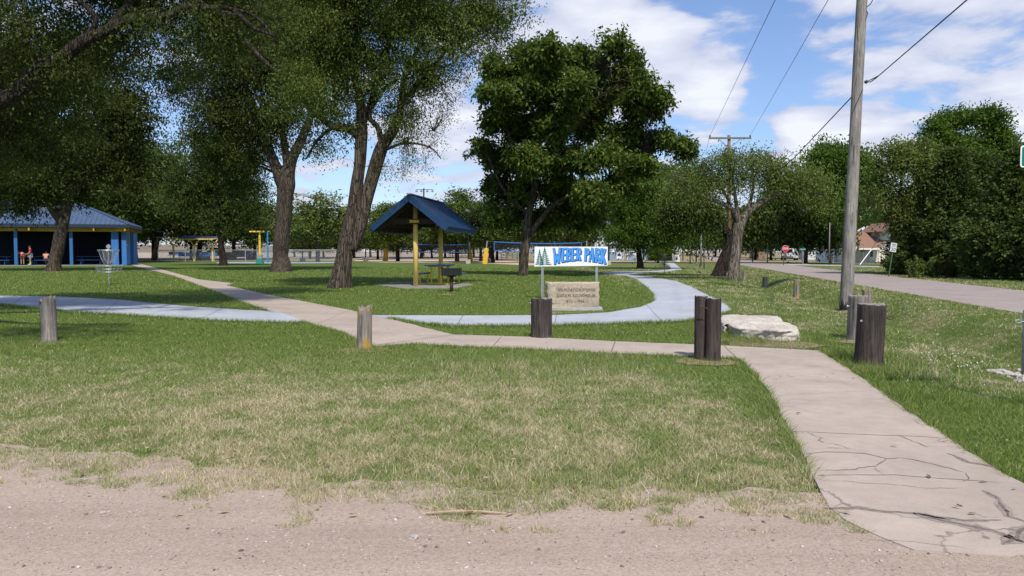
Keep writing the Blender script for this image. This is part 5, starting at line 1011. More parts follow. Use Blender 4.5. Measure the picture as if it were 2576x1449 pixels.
basket(1597, 664.5, 639, 'farthest disc golf basket, before the door of the blue park building', GD, bk2)

# ------------------------------------------------------------------ utility poles and lines
g = G(2128, 779); d = g.y; top = A(2168, 0, d); dirp = (top - g); o = thing('utility_pole', 'tall weathered grey wooden utility pole with a charred splintered foot', 'utility pole', g)
c_ = [g + dirp * f for f in (-.01, 0, .03, .08, .2, .4, .6, .8, 1, 1.25, 1.45)]; r_ = [17.2, 16.6, 16.2, 15.8, 15.2, 14.3, 13.6, 13.2, 12.8, 12.2, 12]; r_ = [x * d / FPX for x in r_]
mb = MB(); mb.tube(c_, r_, 32, wob=.06); mb.build('shaft', WP, o, smooth=True)
mb = MB(); fx = g + Vector((-.10, -.08, 0)); rg = random.Random(5)
for k in range(9):
    a = -2.9 + k * .17; rr_ = r_[1] * 1.0; p = g + Vector((math.cos(a) * rr_, math.sin(a) * rr_, 0)); hgt = .16 + .22 * abs(math.sin(k * 2.3)) * (1 if k < 4 else .5); w_ = .03; t_ = Vector((-math.sin(a), math.cos(a), 0)) * w_; n_v = Vector((math.cos(a), math.sin(a), 0)) * .006
    mb.add([p - t_ + n_v, p + t_ + n_v, p + t_ * .2 + dirp.normalized() * hgt * 1 + n_v], [(0, 1, 2)])
mb.build('charred_foot', M('charred_wood', (.02, .018, .018), .95, var=.5, scale=20), o)
mb = MB(); p0 = g + dirp * .06
for k in range(7):
    a = -.95 + k * .12; rr_ = r_[2] * 1.005; p = g + dirp * (.012 + .004 * (k % 3)) + Vector((math.cos(a) * rr_, math.sin(a) * rr_, 0)); q = g + dirp * (.055 + .022 * math.sin(k * 1.9)) + Vector((math.cos(a) * rr_, math.sin(a) * rr_, 0)); t_ = Vector((-math.sin(a), math.cos(a), 0)) * .011; mb.add([p - t_, p + t_, q + t_ * .3, q - t_ * .3], [(0, 1, 2, 3)])
mb.build('split_scar', M('raw_brown_wood', (.22, .12, .06), .9, var=.5, scale=25, stretch=(3, 3, .3)), o)
mb = MB()
for (X, Y) in ((2172, 10), (2166, 112), (2168, 190)): p = A(X, Y, d - .115); mb.ico(p, .028, 2, .5, (1, .35, 1.1), sd=X)
mb.build('knots', M('knot_wood', (.26, .17, .10), .9, var=.5, scale=30), o)
mb = MB(); ap = A(2179, 206, d - .03); mb.ico(ap, .05, 2, .7, (1, .6, 1)); mb.build('cable_clamp', BLACK, o)
mb = MB(); q = A(2172, 33, d - .11); mb.tube([A(2170, 71, d - .12), A(2178, 48, d - .12), A(2183, 35, d - .1), A(2178, 20, d - .1)], .012, 6); mb.tube([A(2172, 24, d - .1), A(2190, 10, d - .1), A(2198, -5, d - .1), A(2220, -30, d - .1)], .014, 6); mb.build('loose_wires', BLACK, o)
WIRE = M('dark_cable', (.03, .04, .055), .6, var=.1)
def line(name, pts, r, label, sag=0, n=14):
    P_ = []
    for a, b in zip(pts[:-1], pts[1:]):
        for k in range(n): f = k / n; p = a.lerp(b, f); P_.append(p - Vector((0, 0, sag * 4 * f * (1 - f))))
    P_.append(pts[-1]); mb = MB(); mb.tube(P_, r, 6); o = mb.build(name, WIRE, loc=P_[0]); return tag(o, label, 'wire', 'overhead wires')
e0 = A(2211, 190, 15.6); line('power_cable', [ap, A(2196, 198, 16.4), e0, A(2432, 0, 10.5), A(2760, -330, 6.5)], .011, 'thick dark cable running from the tall pole up out of the top right')
o = line('power_cable', [A(2178, 207, d - .1), A(2190, 206, 16.4), A(2203, 197, 15.9), e0], .011, 'short slack loop of cable under the clamp on the tall pole')
line('power_cable', [A(2150, 236, d), A(2000, 395, 30), A(1905, 480, 46), A(1840, 530, 62)], .018, 'dark cable sloping from the tall pole down left behind the grey green elm')
dp = 58; g = onto(A(1834, 676, dp).x, dp); o = thing('utility_pole', 'brown wooden utility pole with a crossarm showing above the grey green elm', 'utility pole', g, None); tp = A(1834, 340, dp)
MB().tube([g, tp], [.17, .11], 12).build('shaft', M('brown_pole', (.20, .115, .07), .85, var=.3, scale=5, stretch=(3, 3, .2)), o, smooth=True)
MB().beam(A(1783, 347.5, dp - .15), A(1890, 347.5, dp - .15), .10, .13).build('crossarm', M('weathered_arm', (.17, .15, .14), .85), o)
mb = MB(); mb.beam(A(1808, 350, dp - .2), A(1833, 372, dp - .16), .03, .04); mb.beam(A(1862, 350, dp - .2), A(1837, 372, dp - .16), .03, .04); mb.build('brace', GD, o)
mb = MB(); [mb.lathe(A(x, 347, dp - .15) + Vector((0, 0, .06)), [(.03, 0), (.06, .05), (.06, .1), (.03, .15)], 8) for x in (1786, 1887)]; mb.build('insulator', M('brown_glaze', (.08, .04, .03), .3), o)
line('power_line', [A(1786, 342, dp - .15), A(1868, 170, 34), A(1950, 0, 22), A(2100, -310, 13)], .009, 'thin wire from the left end of the crossarm up to the top edge')
line('power_line', [A(1887, 342, dp - .15), A(1985, 172, 34), A(2083, 0, 22), A(2270, -310, 13)], .009, 'thin wire from the right end of the crossarm up to the top edge')
line('power_line', [A(1775, 385, 80), A(1786, 342, dp - .15)], .012, 'thin wire dropping away behind the left end of the crossarm')
line('power_cable', [A(1880, 578, 112), A(2050, 582, 110), A(2420, 578, 108)], .035, 'level pale cable crossing low in front of the far houses on the right')
def pole(X0, X1, Yt, Yb, label, mat, d=None, cat='utility pole', grp='bare poles along the far road'):
    g = G((X0 + X1) / 2, Yb) if d is None else onto(A((X0 + X1) / 2, 600, d).x, d); dd = g.y; t_ = A((X0 + X1) / 2, Yt, dd); r = (X1 - X0) / 2 * dd / FPX; o = MB().tube([g, Vector((g.x, g.y, t_.z))], [r, r * .8], 10).build('utility_pole', mat, loc=g, smooth=True); return tag(o, label, cat, grp)
pole(1716, 1719.5, 560, 656, 'slim bluish steel pole right of the white notice board', GALV); pole(1696, 1699.5, 570, 655, 'far wooden pole just left of the white notice board top', WG)
pole(1734.5, 1737.5, 600, 664, 'thin brown pole left of the pair of poles up the verge', WD); pole(1749.5, 1753, 575, 659.5, 'thicker brown pole between the thin brown and the steel one', WD); pole(1761, 1765.5, 560, 667, 'tall grey steel pole next to the round sign', GALV)
pole(1892, 1895, 582, 660, 'thin grey pole among the trees beyond the road', WG); pole(1929, 1932, 610, 662.5, 'short bare post among the trees left of the stop sign', WG); pole(2084, 2087, 560, 666, 'leaning grey pole between the two white houses', WG)
# blue drum at the elm
g = G(1823.5, 688); o = thing('blue_barrel', 'blue drum standing between the two elm trunks', 'barrel', g); r = 4.2 * g.y / FPX; h = 18 * g.y / FPX; MB().lathe(g, [(r * .96, 0), (r, .02), (r, h * .32), (r * 1.04, h * .34), (r, h * .36), (r, h * .66), (r * 1.04, h * .68), (r, h * .7), (r, h - .02), (r * .96, h)], 18).build('drum', paint('drum_blue', (.04, .16, .42), .5), o, smooth=True); MB().lathe(g + Vector((0, 0, h)), [(r * .9, 0), (r * .88, .015)], 18).build('lid', BLU, o)
# round sign seen from behind
g = G(1771, 660); o = thing('round_sign', 'round grey sign on a brown post up the verge', 'sign', g); s_ = g.y / FPX; MB().tube([g, Vector((g.x, g.y, A(1771, 620, g.y).z))], .05, 8).build('post', WD, o); MB().lathe(A(1771, 627, g.y - .08), [(5.4 * s_, -.01), (5.4 * s_, .01)], 20, Matrix.Rotation(math.pi / 2, 3, 'X')).build('disc', M('dull_sign_back', (.28, .25, .23), .6), o)
# notice board
g = G(1700.5, 659.5); s_ = g.y / FPX; o = thing('notice_board', 'white framed notice board standing at the far end of the pale path', 'notice board', g)
for x in (-8.6, 8.6): MB().box(g + Vector((x * s_, 0, 11 * s_)), (1.6 * s_, 1.6 * s_, 22 * s_)).build('post', WHITE, o); 
mb = MB(); mb.box(g + Vector((0, 0, 10 * s_)), (16 * s_, .6 * s_, 17.5 * s_)); mb.build('panel', WHITE, o); MB().box(g + Vector((0, -.5 * s_, 11 * s_)), (11 * s_, .3 * s_, 9 * s_)).build('poster', paint('poster_lilac', (.48, .52, .62), .5), o)
mb = MB(); [mb.box(g + Vector((0, -.7 * s_, (14 - k * 2.6) * s_)), ((8, 6, 7)[k] * s_, .05 * s_, .7 * s_)) for k in range(3)]; mb.build('poster_lines', paint('ink_grey', (.12, .14, .25), .6), o)
# ------------------------------------------------------------------ pavilion
c0 = Vector((A(325, 600, 72).x, 72, 0)); c1 = Vector((A(357, 600, 80.6).x, 80.6, 0)); v_ = (c1 - c0).normalized(); Dp = (c1 - c0).length; u_ = Vector((-v_.y, v_.x, 0)); u_ = u_ if u_.x < 0 else -u_
PV = thing('pavilion', 'blue park pavilion with hipped metal roof, small cupola and yellow beams', 'pavilion', onto(c0.x, c0.y)); Lp = 16.5
def pv(u, v, z): return c0 + u_ * u + v_ * v + Vector((0, 0, z))
ze = A(325, 565, 72).z; zr = ze + 2.15; fh = .30
MB().hexa([pv(.6, .6, 0), pv(Lp - .6, .6, 0), pv(Lp - .6, Dp - .6, 0), pv(.6, Dp - .6, 0)], [pv(.6, .6, .06), pv(Lp - .6, .6, .06), pv(Lp - .6, Dp - .6, .06), pv(.6, Dp - .6, .06)]).build('floor_slab', MSLAB, PV)
R0, R1 = pv(Dp / 2 + .5, Dp / 2, zr), pv(Lp - Dp / 2 - .5, Dp / 2, zr); E = [pv(0, 0, ze), pv(Lp, 0, ze), pv(Lp, Dp, ze), pv(0, Dp, ze)]; dn = Vector((0, 0, -.05)); mb = MB()
mb.add([E[0], E[1], R1, R0], [(0, 1, 2, 3)]).add([E[1], E[2], R1], [(0, 1, 2)]).add([E[2], E[3], R0, R1], [(0, 1, 2, 3)]).add([E[3], E[0], R0], [(0, 1, 2)]); mb.add([p + dn for p in E], [(3, 2, 1, 0)])
def plane_z(face, p):
    a, b, c = face; n = (b - a).cross(c - a); return a.z - (n.x * (p.x - a.x) + n.y * (p.y - a.y)) / n.z
for k in range(1, 41):
    u = Lp * k / 41; top_v = min(Dp / 2, max(.05, min(u, Lp - u) * (Dp / 2) / (Dp / 2 + .5))); a = pv(u, 0, ze + .02); b = pv(u, top_v, 0); b.z = plane_z((E[0], E[1], R1), b) + .02; mb.beam(a, b, .05, .05)
for k in range(1, 22):
    v = Dp * k / 22; tu = min(v, Dp - v) * (Dp / 2 + .5) / (Dp / 2); a = pv(0, v, ze + .02); b = pv(tu, v, 0); b.z = plane_z((E[3], E[0], R0), b) + .02; mb.beam(a, b, .05, .05)
for a, b in ((E[0], R0), (E[1], R1), (E[3], R0), (R0, R1)): mb.beam(a + Vector((0, 0, .05)), b + Vector((0, 0, .05)), .22, .05)
mb.build('roof', ROOFL, PV)
mb = MB(); q = [pv(-.02, -.02, ze - fh / 2), pv(Lp + .02, -.02, ze - fh / 2), pv(Lp + .02, Dp + .02, ze - fh / 2), pv(-.02, Dp + .02, ze - fh / 2)]
for i in range(4): mb.beam(q[i], q[(i + 1) % 4], .05, fh)
mb.build('fascia', paint('dark_navy', (.016, .03, .06), .5), PV)
mb = MB(); mb.beam(pv(.4, .7, ze - fh - .18), pv(Lp - .4, .7, ze - fh - .18), .14, .34); mb.beam(pv(.7, .4, ze - fh - .18), pv(.7, Dp - .4, ze - fh - .18), .14, .34)
for u in (.35, 2.9, 5.4, 8.0, 10.6, 13.1, 15.7): mb.beam(pv(u, .02, ze - fh - .15), pv(u, 1.2, ze - fh - .15), .12, .28)
for v in (.3, 2.2, 4.4, 6.6, Dp - .2): mb.beam(pv(.02, v, ze - fh - .15), pv(1.2, v, ze - fh - .15), .12, .28)
mb.build('beams', paint('amber_paint', (.52, .30, .02), .5), PV)
zt = ze - fh - .3
for u, v in ((4.85, .8), (9.2, .8), (13.6, .8), (15.6, 8.0), (5.9, 8.2), (10.75, 8.2)): MB().box(pv(u, v, zt / 2), (.26 if v < 1 else .2, .26, zt), rz=math.atan2(u_.y, u_.x)).build('post', BLU, PV)
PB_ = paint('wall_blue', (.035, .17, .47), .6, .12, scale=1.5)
for (ua, ub, va, vb) in ((1.0, 1.6, .75, 1.05), (.35, .75, .8, 3.2), (.35, .75, 5.6, 8.3)): MB().hexa([pv(ua, va, 0), pv(ub, va, 0), pv(ub, vb, 0), pv(ua, vb, 0)], [pv(ua, va, zt), pv(ub, va, zt), pv(ub, vb, zt), pv(ua, vb, zt)]).build('wall_panel', PB_, PV)
zt += .25
MB().hexa([pv(.8, Dp - 1, 0), pv(Lp - .8, Dp - 1, 0), pv(Lp - .8, Dp - .8, 0), pv(.8, Dp - .8, 0)], [pv(.8, Dp - 1, zt), pv(Lp - .8, Dp - 1, zt), pv(Lp - .8, Dp - .8, zt), pv(.8, Dp - .8, zt)]).build('back_wall', paint('shade_navy_wall', (.008, .014, .03), .9), PV)  # near-black colour carries the shade inside the pavilion
mb = MB(); mb.beam(pv(.55, 1.0, zt * .5), pv(.55, 1.0, zt * .95), .3, .02); mb = MB(); [mb.tube([pv(.335, .95 + .5 * k, zt * .55), pv(.335, 1.3 + .4 * k, zt * .75), pv(.335, 1.0 + .5 * k, zt * .93)], .05, 5) for k in range(3)]; mb.build('wall_mural', M('mural_tan', (.30, .24, .14), .8, var=.4, scale=5), PV)
cz = zr - .35; cc = (R0 + R1) / 2; fr = lambda a, b, z: cc + u_ * a + v_ * b + Vector((0, 0, z - cc.z)); mb = MB(); mb.hexa([fr(-1.1, -.9, cz), fr(1.1, -.9, cz), fr(1.1, .9, cz), fr(-1.1, .9, cz)], [fr(-1.1, -.9, cz + .95), fr(1.1, -.9, cz + .95), fr(1.1, .9, cz + .95), fr(-1.1, .9, cz + .95)]); mb.build('cupola', YEL, PV)
mb = MB(); e = [fr(-1.7, -1.4, cz + .95), fr(1.7, -1.4, cz + .95), fr(1.7, 1.4, cz + .95), fr(-1.7, 1.4, cz + .95)]; ap_ = fr(0, 0, cz + 1.7); [mb.add([e[i], e[(i + 1) % 4], ap_], [(0, 1, 2)]) for i in range(4)]; mb.add(e, [(3, 2, 1, 0)]); mb.build('cupola_roof', ROOFL, PV)
# tables in the pavilion
SHADEBLU = paint('shade_blue_table', (.03, .10, .25), .5)  # darker copy of the table blue, pavilion shade put into it
def simple_table(c, ang, label, L_=2.4):
    o = thing('picnic_table', label, 'picnic table', c, 'picnic tables in the pavilion'); f = yaw_frame(c, ang); z = c.z; MB().box(f(0, 0, z + .75), (L_, .74, .045), rz=ang).build('table_top', SHADEBLU, o)
    for s_ in (-1, 1): MB().box(f(0, s_ * .7, z + .44), (L_, .27, .04), rz=ang).build('bench', SHADEBLU, o)
    mb = MB(); [mb.tube([f(k, -.7, z + .42), f(k, -.7, z), f(k, .7, z), f(k, .7, z + .42)], .03, 6) for k in (-.8, .8)]; [mb.tube([f(k, 0, z), f(k, 0, z + .73)], .035, 6) for k in (-.8, .8)]; mb.build('leg_frame', SHADEBLU, o); return o
au = math.atan2(u_.y, u_.x)
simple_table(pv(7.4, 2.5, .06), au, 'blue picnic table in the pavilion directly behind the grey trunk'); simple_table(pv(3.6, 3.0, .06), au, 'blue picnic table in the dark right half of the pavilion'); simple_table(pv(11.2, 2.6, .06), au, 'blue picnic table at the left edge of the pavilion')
g = G(38, 668); o = thing('park_grill', 'black pedestal grill before the left post of the pavilion', 'grill', g); MB().lathe(g, [(.05, 0), (.05, .75)], 8).build('pedestal', BLACK, o); mb = MB(); mb.box(g + Vector((0, 0, .80)), (1.1, .5, .05)); mb.box(g + Vector((0, .24, .92)), (1.1, .03, .22)); [mb.box(g + Vector((s_ * .55, 0, .90)), (.03, .5, .2)) for s_ in (-1, 1)]; mb.build('firebox', BLACK, o)
# ------------------------------------------------------------------ people
SKIN = paint('skin', (.45, .24, .17), .6, .05); HAIR = paint('brown_hair', (.05, .03, .02), .8); 
def skin_chain(name, joints, edges, radii, mat, parent):
    me = bpy.data.meshes.new(name); me.from_pydata([tuple(Vector(j)) for j in joints], edges, []); o = bpy.data.objects.new(name, me); S.collection.objects.link(o); o.parent = parent; me.materials.append(mat)
    o.modifiers.new('skin', 'SKIN'); 
    sv = me.skin_vertices[0].data if me.skin_vertices else None
    if sv is None:
        bpy.context.view_layer.objects.active = o; sv = me.skin_vertices[0].data
    for i, r in enumerate(radii): sv[i].radius = r if hasattr(r, '__len__') else (r, r); sv[i].use_root = i == 0
    s = o.modifiers.new('sub', 'SUBSURF'); s.levels = 2; s.render_levels = 2; o.modifiers['skin'].use_smooth_shade = True; 
    bpy.context.view_layer.update(); dg = bpy.context.evaluated_depsgraph_get(); m2 = bpy.data.meshes.new_from_object(o.evaluated_get(dg)); o.modifiers.clear(); o.data = m2; m2.name = name; return o
def person(label, loc, rz, J, shirt, short, hairm=HAIR, shoe=None, sock=None):
    """J: joint dict in body space, x right, y forward, z up"""
    o = thing('person', label, 'person', loc); o.rotation_euler.z = rz; K_ = list(J)
    order = ['pelvis', 'belly', 'chest', 'neck', 'head', 'crown', 'sl', 'el', 'wl', 'hl', 'sr', 'er', 'wr', 'hr', 'hpl', 'kl', 'al', 'tl', 'hpr', 'kr', 'ar', 'tr']
    ed = [(0, 1), (1, 2), (2, 3), (3, 4), (4, 5), (2, 6), (6, 7), (7, 8), (8, 9), (2, 10), (10, 11), (11, 12), (12, 13), (0, 14), (14, 15), (15, 16), (16, 17), (0, 18), (18, 19), (19, 20), (20, 21)]
    rad = [.14, .13, .15, .055, .095, .075, .06, .042, .028, .035, .06, .042, .028, .035, .095, .06, .04, .04, .095, .06, .04, .04]
    skin_chain('body', [J[k] for k in order], ed, rad, SKIN, o)
    a = 1.22; skin_chain('shirt', [J[k] for k in ('pelvis', 'belly', 'chest', 'sl', 'sr')] + [Vector(J['sl']).lerp(Vector(J['el']), .8), Vector(J['sr']).lerp(Vector(J['er']), .8)], [(0, 1), (1, 2), (2, 3), (2, 4), (3, 5), (4, 6)], [.165, .155, .18, .085, .085, .07, .07], shirt, o)
    skin_chain('trousers', [Vector(J['pelvis']) - Vector((0, 0, .03)), J['hpl'], J['kl'], J['hpr'], J['kr']], [(0, 1), (1, 2), (0, 3), (3, 4)], [.17, .12, .085, .12, .085], short, o)
    h = Vector(J['head']); u = (Vector(J['crown']) - h).normalized(); mb = MB(); mb.ico((0, 0, 0), 1, 2, .1, (.105, .11, .10)); hv = MB(); 
    me = [Vector(v) for v in mb.v]; mb.v = [tuple(v + h + u * .045 - Vector((0, .025, 0))) for v in me]; hh = mb.build('hair', hairm, None); hh.parent = o
    fm = MB(); fw = Vector((0, 1, 0)); fc = h + u * .01; fm.add([fc + fw * .10 + Vector((0, 0, .02)), fc + fw * .13 - u * .01, fc + fw * .10 + Vector((.018, 0, -.015)), fc + fw * .10 + Vector((-.018, 0, -.015))], [(0, 2, 1), (0, 1, 3), (1, 2, 3)]); nn = fm.build('nose', SKIN, None); nn.parent = o
    em = MB(); [em.ico(fc + Vector((s_ * .033, .098, .025)), .011, 1, 0) for s_ in (-1, 1)]; ee = em.build('eyes', BLACK, None); ee.parent = o
    for s_ in ('l', 'r'):
        hm = MB(); w = Vector(J['h' + s_]); dd = (w - Vector(J['w' + s_])).normalized(); sd_ = dd.orthogonal().normalized()
        for k in range(4): hm.tube([w + sd_ * (k - 1.5) * .017, w + sd_ * (k - 1.5) * .019 + dd * (.05 + .01 * (k in (1, 2))), w + sd_ * (k - 1.5) * .019 + dd * (.08 + .015 * (k in (1, 2))) + dd.cross(sd_) * .015], [.009, .008, .007], 5)
        hm.tube([w - sd_ * .03 - dd * .03, w - sd_ * .055 + dd * .02], [.011, .008], 5); q = hm.build('fingers', SKIN, None); q.parent = o
        if shoe: sm = MB(); an_ = Vector(J['a' + s_]); tt = Vector(J['t' + s_]); sm.ico((an_ + tt) / 2 + Vector((0, .01, 0)), 1, 2, 0, (.05, .14, .05)); sm.v = [tuple(v) for v in sm.v]; q = sm.build('shoe', shoe, None); q.parent = o
        if sock: an_ = Vector(J['a' + s_]); MB().tube([an_ + Vector((0, 0, .0)), an_.lerp(Vector(J['k' + s_]), .5)], [.055, .062], 10).build('sock', sock, None).parent = o
    return o
stand = dict(pelvis=(0, 0, .95), belly=(0, 0, 1.1), chest=(0, .01, 1.32), neck=(0, .02, 1.50), head=(0, .04, 1.60), crown=(0, .04, 1.70), sl=(-.19, 0, 1.40), el=(-.27, .05, 1.15), wl=(-.26, .22, 1.02), hl=(-.25, .29, 1.0), sr=(.19, 0, 1.40), er=(.25, .02, 1.12), wr=(.27, .12, .90), hr=(.27, .15, .82), hpl=(-.10, 0, .90), kl=(-.11, .02, .50), al=(-.11, 0, .09), tl=(-.12, .14, .04), hpr=(.10, 0, .90), kr=(.11, .02, .50), ar=(.11, 0, .09), tr=(.12, .14, .04))
person('standing person in red shirt, grey shorts and lime socks, left of the grey trunk', pv(8.15, .95, .06) , 2.2, stand, paint('red_cloth', (.42, .02, .035), .8), paint('grey_shorts', (.28, .28, .30), .8), shoe=paint('pale_shoe', (.5, .5, .5), .7), sock=paint('lime_sock', (.40, .58, .04), .8))
bend = dict(stand); bend.update(pelvis=(0, -.1, .92), belly=(0, .02, 1.02), chest=(0, .25, 1.10), neck=(0, .42, 1.12), head=(0, .52, 1.10), crown=(0, .62, 1.10), sl=(-.19, .26, 1.12), el=(-.24, .40, .92), wl=(-.2, .55, .80), hl=(-.19, .62, .78), sr=(.19, .26, 1.12), er=(.24, .40, .92), wr=(.2, .55, .80), hr=(.19, .62, .78))
person('person in a pink shirt bending over a table, beside the one in red', pv(8.9, 1.5, .06), 1.1, bend, paint('pink_cloth', (.75, .16, .25), .8), paint('brown_trousers', (.16, .09, .05), .8), shoe=BLACK)
sit = dict(stand); sit.update(pelvis=(0, 0, .52), belly=(0, .0, .68), chest=(0, .05, .90), neck=(0, .08, 1.08), head=(0, .11, 1.18), crown=(0, .12, 1.28), sl=(-.19, .04, .98), el=(-.25, .16, .76), wl=(-.2, .38, .74), hl=(-.19, .45, .74), sr=(.19, .04, .98), er=(.25, .16, .76), wr=(.2, .38, .74), hr=(.19, .45, .74), hpl=(-.10, .05, .50), kl=(-.12, .45, .50), al=(-.12, .46, .09), tl=(-.12, .6, .04), hpr=(.10, .05, .50), kr=(.12, .45, .50), ar=(.12, .46, .09), tr=(.12, .6, .04))
person('person in a peach top sitting at a pavilion table by the grey trunk', pv(7.1, 1.75, .06), au - math.pi, sit, paint('peach_cloth', (.62, .30, .20), .8), paint('dark_jeans', (.03, .04, .07), .8), shoe=BLACK)

# ------------------------------------------------------------------ left background equipment
def D(X, Y): return G(X, Y)
# basketball hoop
g = G(397, 657); s_ = g.y / FPX; o = thing('basketball_hoop', 'basketball hoop with a dark white edged backboard on a wooden pole', 'basketball hoop', g); MB().tube([g, Vector((g.x, g.y, A(398, 566, g.y).z))], .09, 10).build('pole', WG, o)
q = A(399, 590, g.y - .8); mb = MB(); mb.box(q, (24 * s_, .05, 14 * s_)); mb.build('backboard', paint('dark_board', (.03, .045, .06), .5), o); mb = MB(); [mb.box(q + Vector((0, -.04, k * 7 * s_)), (25 * s_, .03, 1.2 * s_)) for k in (-1, 1)]; [mb.box(q + Vector((k * 12.2 * s_, -.04, 0)), (1.0 * s_, .035, 13 * s_)) for k in (-1, 1)]; mb.build('board_border', WHITE, o); MB().ring(q + Vector((0, -.35, -4 * s_)), .24, .02, 16).build('rim', paint('orange_rim', (.6, .15, .03), .5), o); MB().beam(q + Vector((0, .05, 0)), Vector((g.x, g.y, q.z)), .1, .1).build('arm', GD, o)
# yellow framed shelter
g = G(488, 657.5); s_ = g.y / FPX; o = thing('shade_shelter', 'flat roofed shade shelter with three Y shaped yellow posts over blue benches', 'shelter', g)
yt = A(488, 601, g.y).z
for X in (436, 488, 534):
    p = Vector((A(X, 600, g.y).x, g.y, 0)); mb = MB(); mb.tube([p, p + Vector((0, 0, yt - .85))], .13, 10); mb.tube([p + Vector((0, 0, yt - .9)), p + Vector((-.62, 0, yt - .08))], .08, 8); mb.tube([p + Vector((0, 0, yt - .9)), p + Vector((.75, 0, yt - .08))], .08, 8); mb.build('post', YELP, o)
xa, xb = A(424, 600, g.y).x, A(544, 600, g.y).x; mb = MB(); mb.hexa([Vector((xa, g.y - 1.2, yt - .12)), Vector((xb, g.y - 1.2, yt - .12)), Vector((xb, g.y + 1.6, yt + .12)), Vector((xa + 1.2, g.y + 1.6, yt + .22))], [Vector((xa, g.y - 1.2, yt)), Vector((xb, g.y - 1.2, yt)), Vector((xb, g.y + 1.6, yt + .26)), Vector((xa + 1.2, g.y + 1.6, yt + .34))]); mb.build('roof_frame', YELP, o)
MB().hexa([Vector((xa + 1.2, g.y - 1.0, yt + .03)), Vector((xb - .1, g.y - 1.0, yt + .03)), Vector((xb - .1, g.y + 1.6, yt + .30)), Vector((xa + 1.6, g.y + 1.6, yt + .37))], [Vector((xa + 1.2, g.y - 1.0, yt + .12)), Vector((xb - .1, g.y - 1.0, yt + .12)), Vector((xb - .1, g.y + 1.6, yt + .40)), Vector((xa + 1.6, g.y + 1.6, yt + .46))]).build('roof_sheet', ROOFL, o)
def bench(X, Y, label, w=2.6):
    g = G(X, Y); o = thing('park_bench', label, 'bench', g, 'blue benches under the shade shelter'); MB().box(g + Vector((0, -.1, .48)), (w, .42, .05)).build('seat', BLU, o); MB().box(g + Vector((0, .2, .88)), (w * .95, .06, .55), rx=-.15).build('backrest', BLU, o)
    for k in (-.38, .38): mb = MB(); mb.tube([g + Vector((k * w, 0, 0)), g + Vector((k * w, 0, .46)), g + Vector((k * w, .22, .95))], .035, 6); mb.build('leg', BLU, o)
bench(470, 656, 'blue bench between the left and middle yellow posts'); bench(523, 656, 'blue bench at the right yellow post'); bench(446, 650, 'blue bench behind the left yellow post', 3.2)
# yellow T shaped water sprayer and blue post
g = G(654, 663); s_ = g.y / FPX; o = thing('water_sprayer', 'yellow T shaped play sprayer standing on a green tapered base', 'play equipment', g)
def zz(Y): return A(654, Y, g.y).z
mb = MB(); mb.box(g + Vector((0, 0, 6 * s_)), (19 * s_, 14 * s_, 13 * s_), taper=.65); mb.build('base', paint('play_green', (.01, .20, .16), .5), o); MB().box(g + Vector((0, 0, 17.5 * s_)), (12 * s_, 9 * s_, 10 * s_)).build('control_box', GALV, o)
MB().tube([Vector((g.x, g.y, zz(640))), Vector((g.x, g.y, zz(592)))], 2.7 * s_, 12).build('column', YEL, o); MB().tube([Vector((g.x, g.y, zz(594))), Vector((g.x, g.y, zz(584)))], 1.6 * s_, 10).build('neck', GALV, o); MB().tube([Vector((g.x - 25 * s_, g.y, zz(583))), Vector((g.x + 12 * s_, g.y, zz(583)))], 2.1 * s_, 12).build('crossbar', YEL, o)
g = G(674, 661.5); s_ = g.y / FPX; o = thing('play_post', 'tall bright blue play post next to the yellow sprayer', 'play equipment', g); MB().lathe(g, [(2 * s_, 0), (2 * s_, 72 * s_), (1.4 * s_, 80 * s_)], 12).build('column', paint('play_blue', (.01, .22, .45), .5), o); MB().tube([g + Vector((0, 0, 78 * s_)), g + Vector((5 * s_, 0, 79 * s_))], .8 * s_, 8).build('nozzle', YEL, o)
# fences
def mesh_mat(name, dens, col=(.30, .32, .34)):
    m, t, b = nodes(name); b.inputs['Base Color'].default_value = (*col, 1); b.inputs['Metallic'].default_value = .5; b.inputs['Roughness'].default_value = .5
    c = t.nodes.new('ShaderNodeTexCoord'); s = t.nodes.new('ShaderNodeSeparateXYZ'); t.links.new(c.outputs['Object'], s.inputs[0]); a = mth(t, 'ADD', s.outputs[0], s.outputs[2]); d_ = mth(t, 'SUBTRACT', s.outputs[0], s.outputs[2])
    def wv(v): return mth(t, 'LESS_THAN', mth(t, 'FRACT', mth(t, 'MULTIPLY', v, 12.0)), dens)
    f = mth(t, 'MAXIMUM', wv(a), wv(d_)); tr = t.nodes.new('ShaderNodeBsdfTransparent'); ms = t.nodes.new('ShaderNodeMixShader'); t.links.new(f, ms.inputs[0]); t.links.new(tr.outputs[0], ms.inputs[1]); t.links.new(b.outputs[0], ms.inputs[2]); t.links.new(ms.outputs[0], t.nodes['Material Output'].inputs[0]); return m
CHAIN = mesh_mat('chain_link', .11)
def chain_fence(pts, h, n, label, grp=None, r=.045, midrail=False):
    pts = [onto(p[0], p[1]) for p in pts]; o = thing('chain_link_fence', label, 'fence', pts[0], grp); rail = MB(); panel = MB()
    for a, b in zip(pts[:-1], pts[1:]):
        m = max(1, int(round((b - a).length / n)))
        for k in range(m):
            p = a.lerp(b, k / m); q = a.lerp(b, (k + 1) / m); p.z = float(gz(p.x, p.y)); q.z = float(gz(q.x, q.y)); up = Vector((0, 0, h)); rail.tube([p + up, q + up], r * .8, 6); panel.add([p, q, q + up, p + up], [(0, 1, 2, 3)])
            MB().tube([p, p + up * 1.03], r, 8).build('fence_post', GALV, o)
            if midrail: rail.tube([p + up * .5, q + up * .5], r * .6, 5)
    rail.build('rail', GALV, o); panel.build('wire_mesh', CHAIN, o); return o
p0, p1, p2 = G(397, 658.5), G(700, 661.5), G(852, 661)
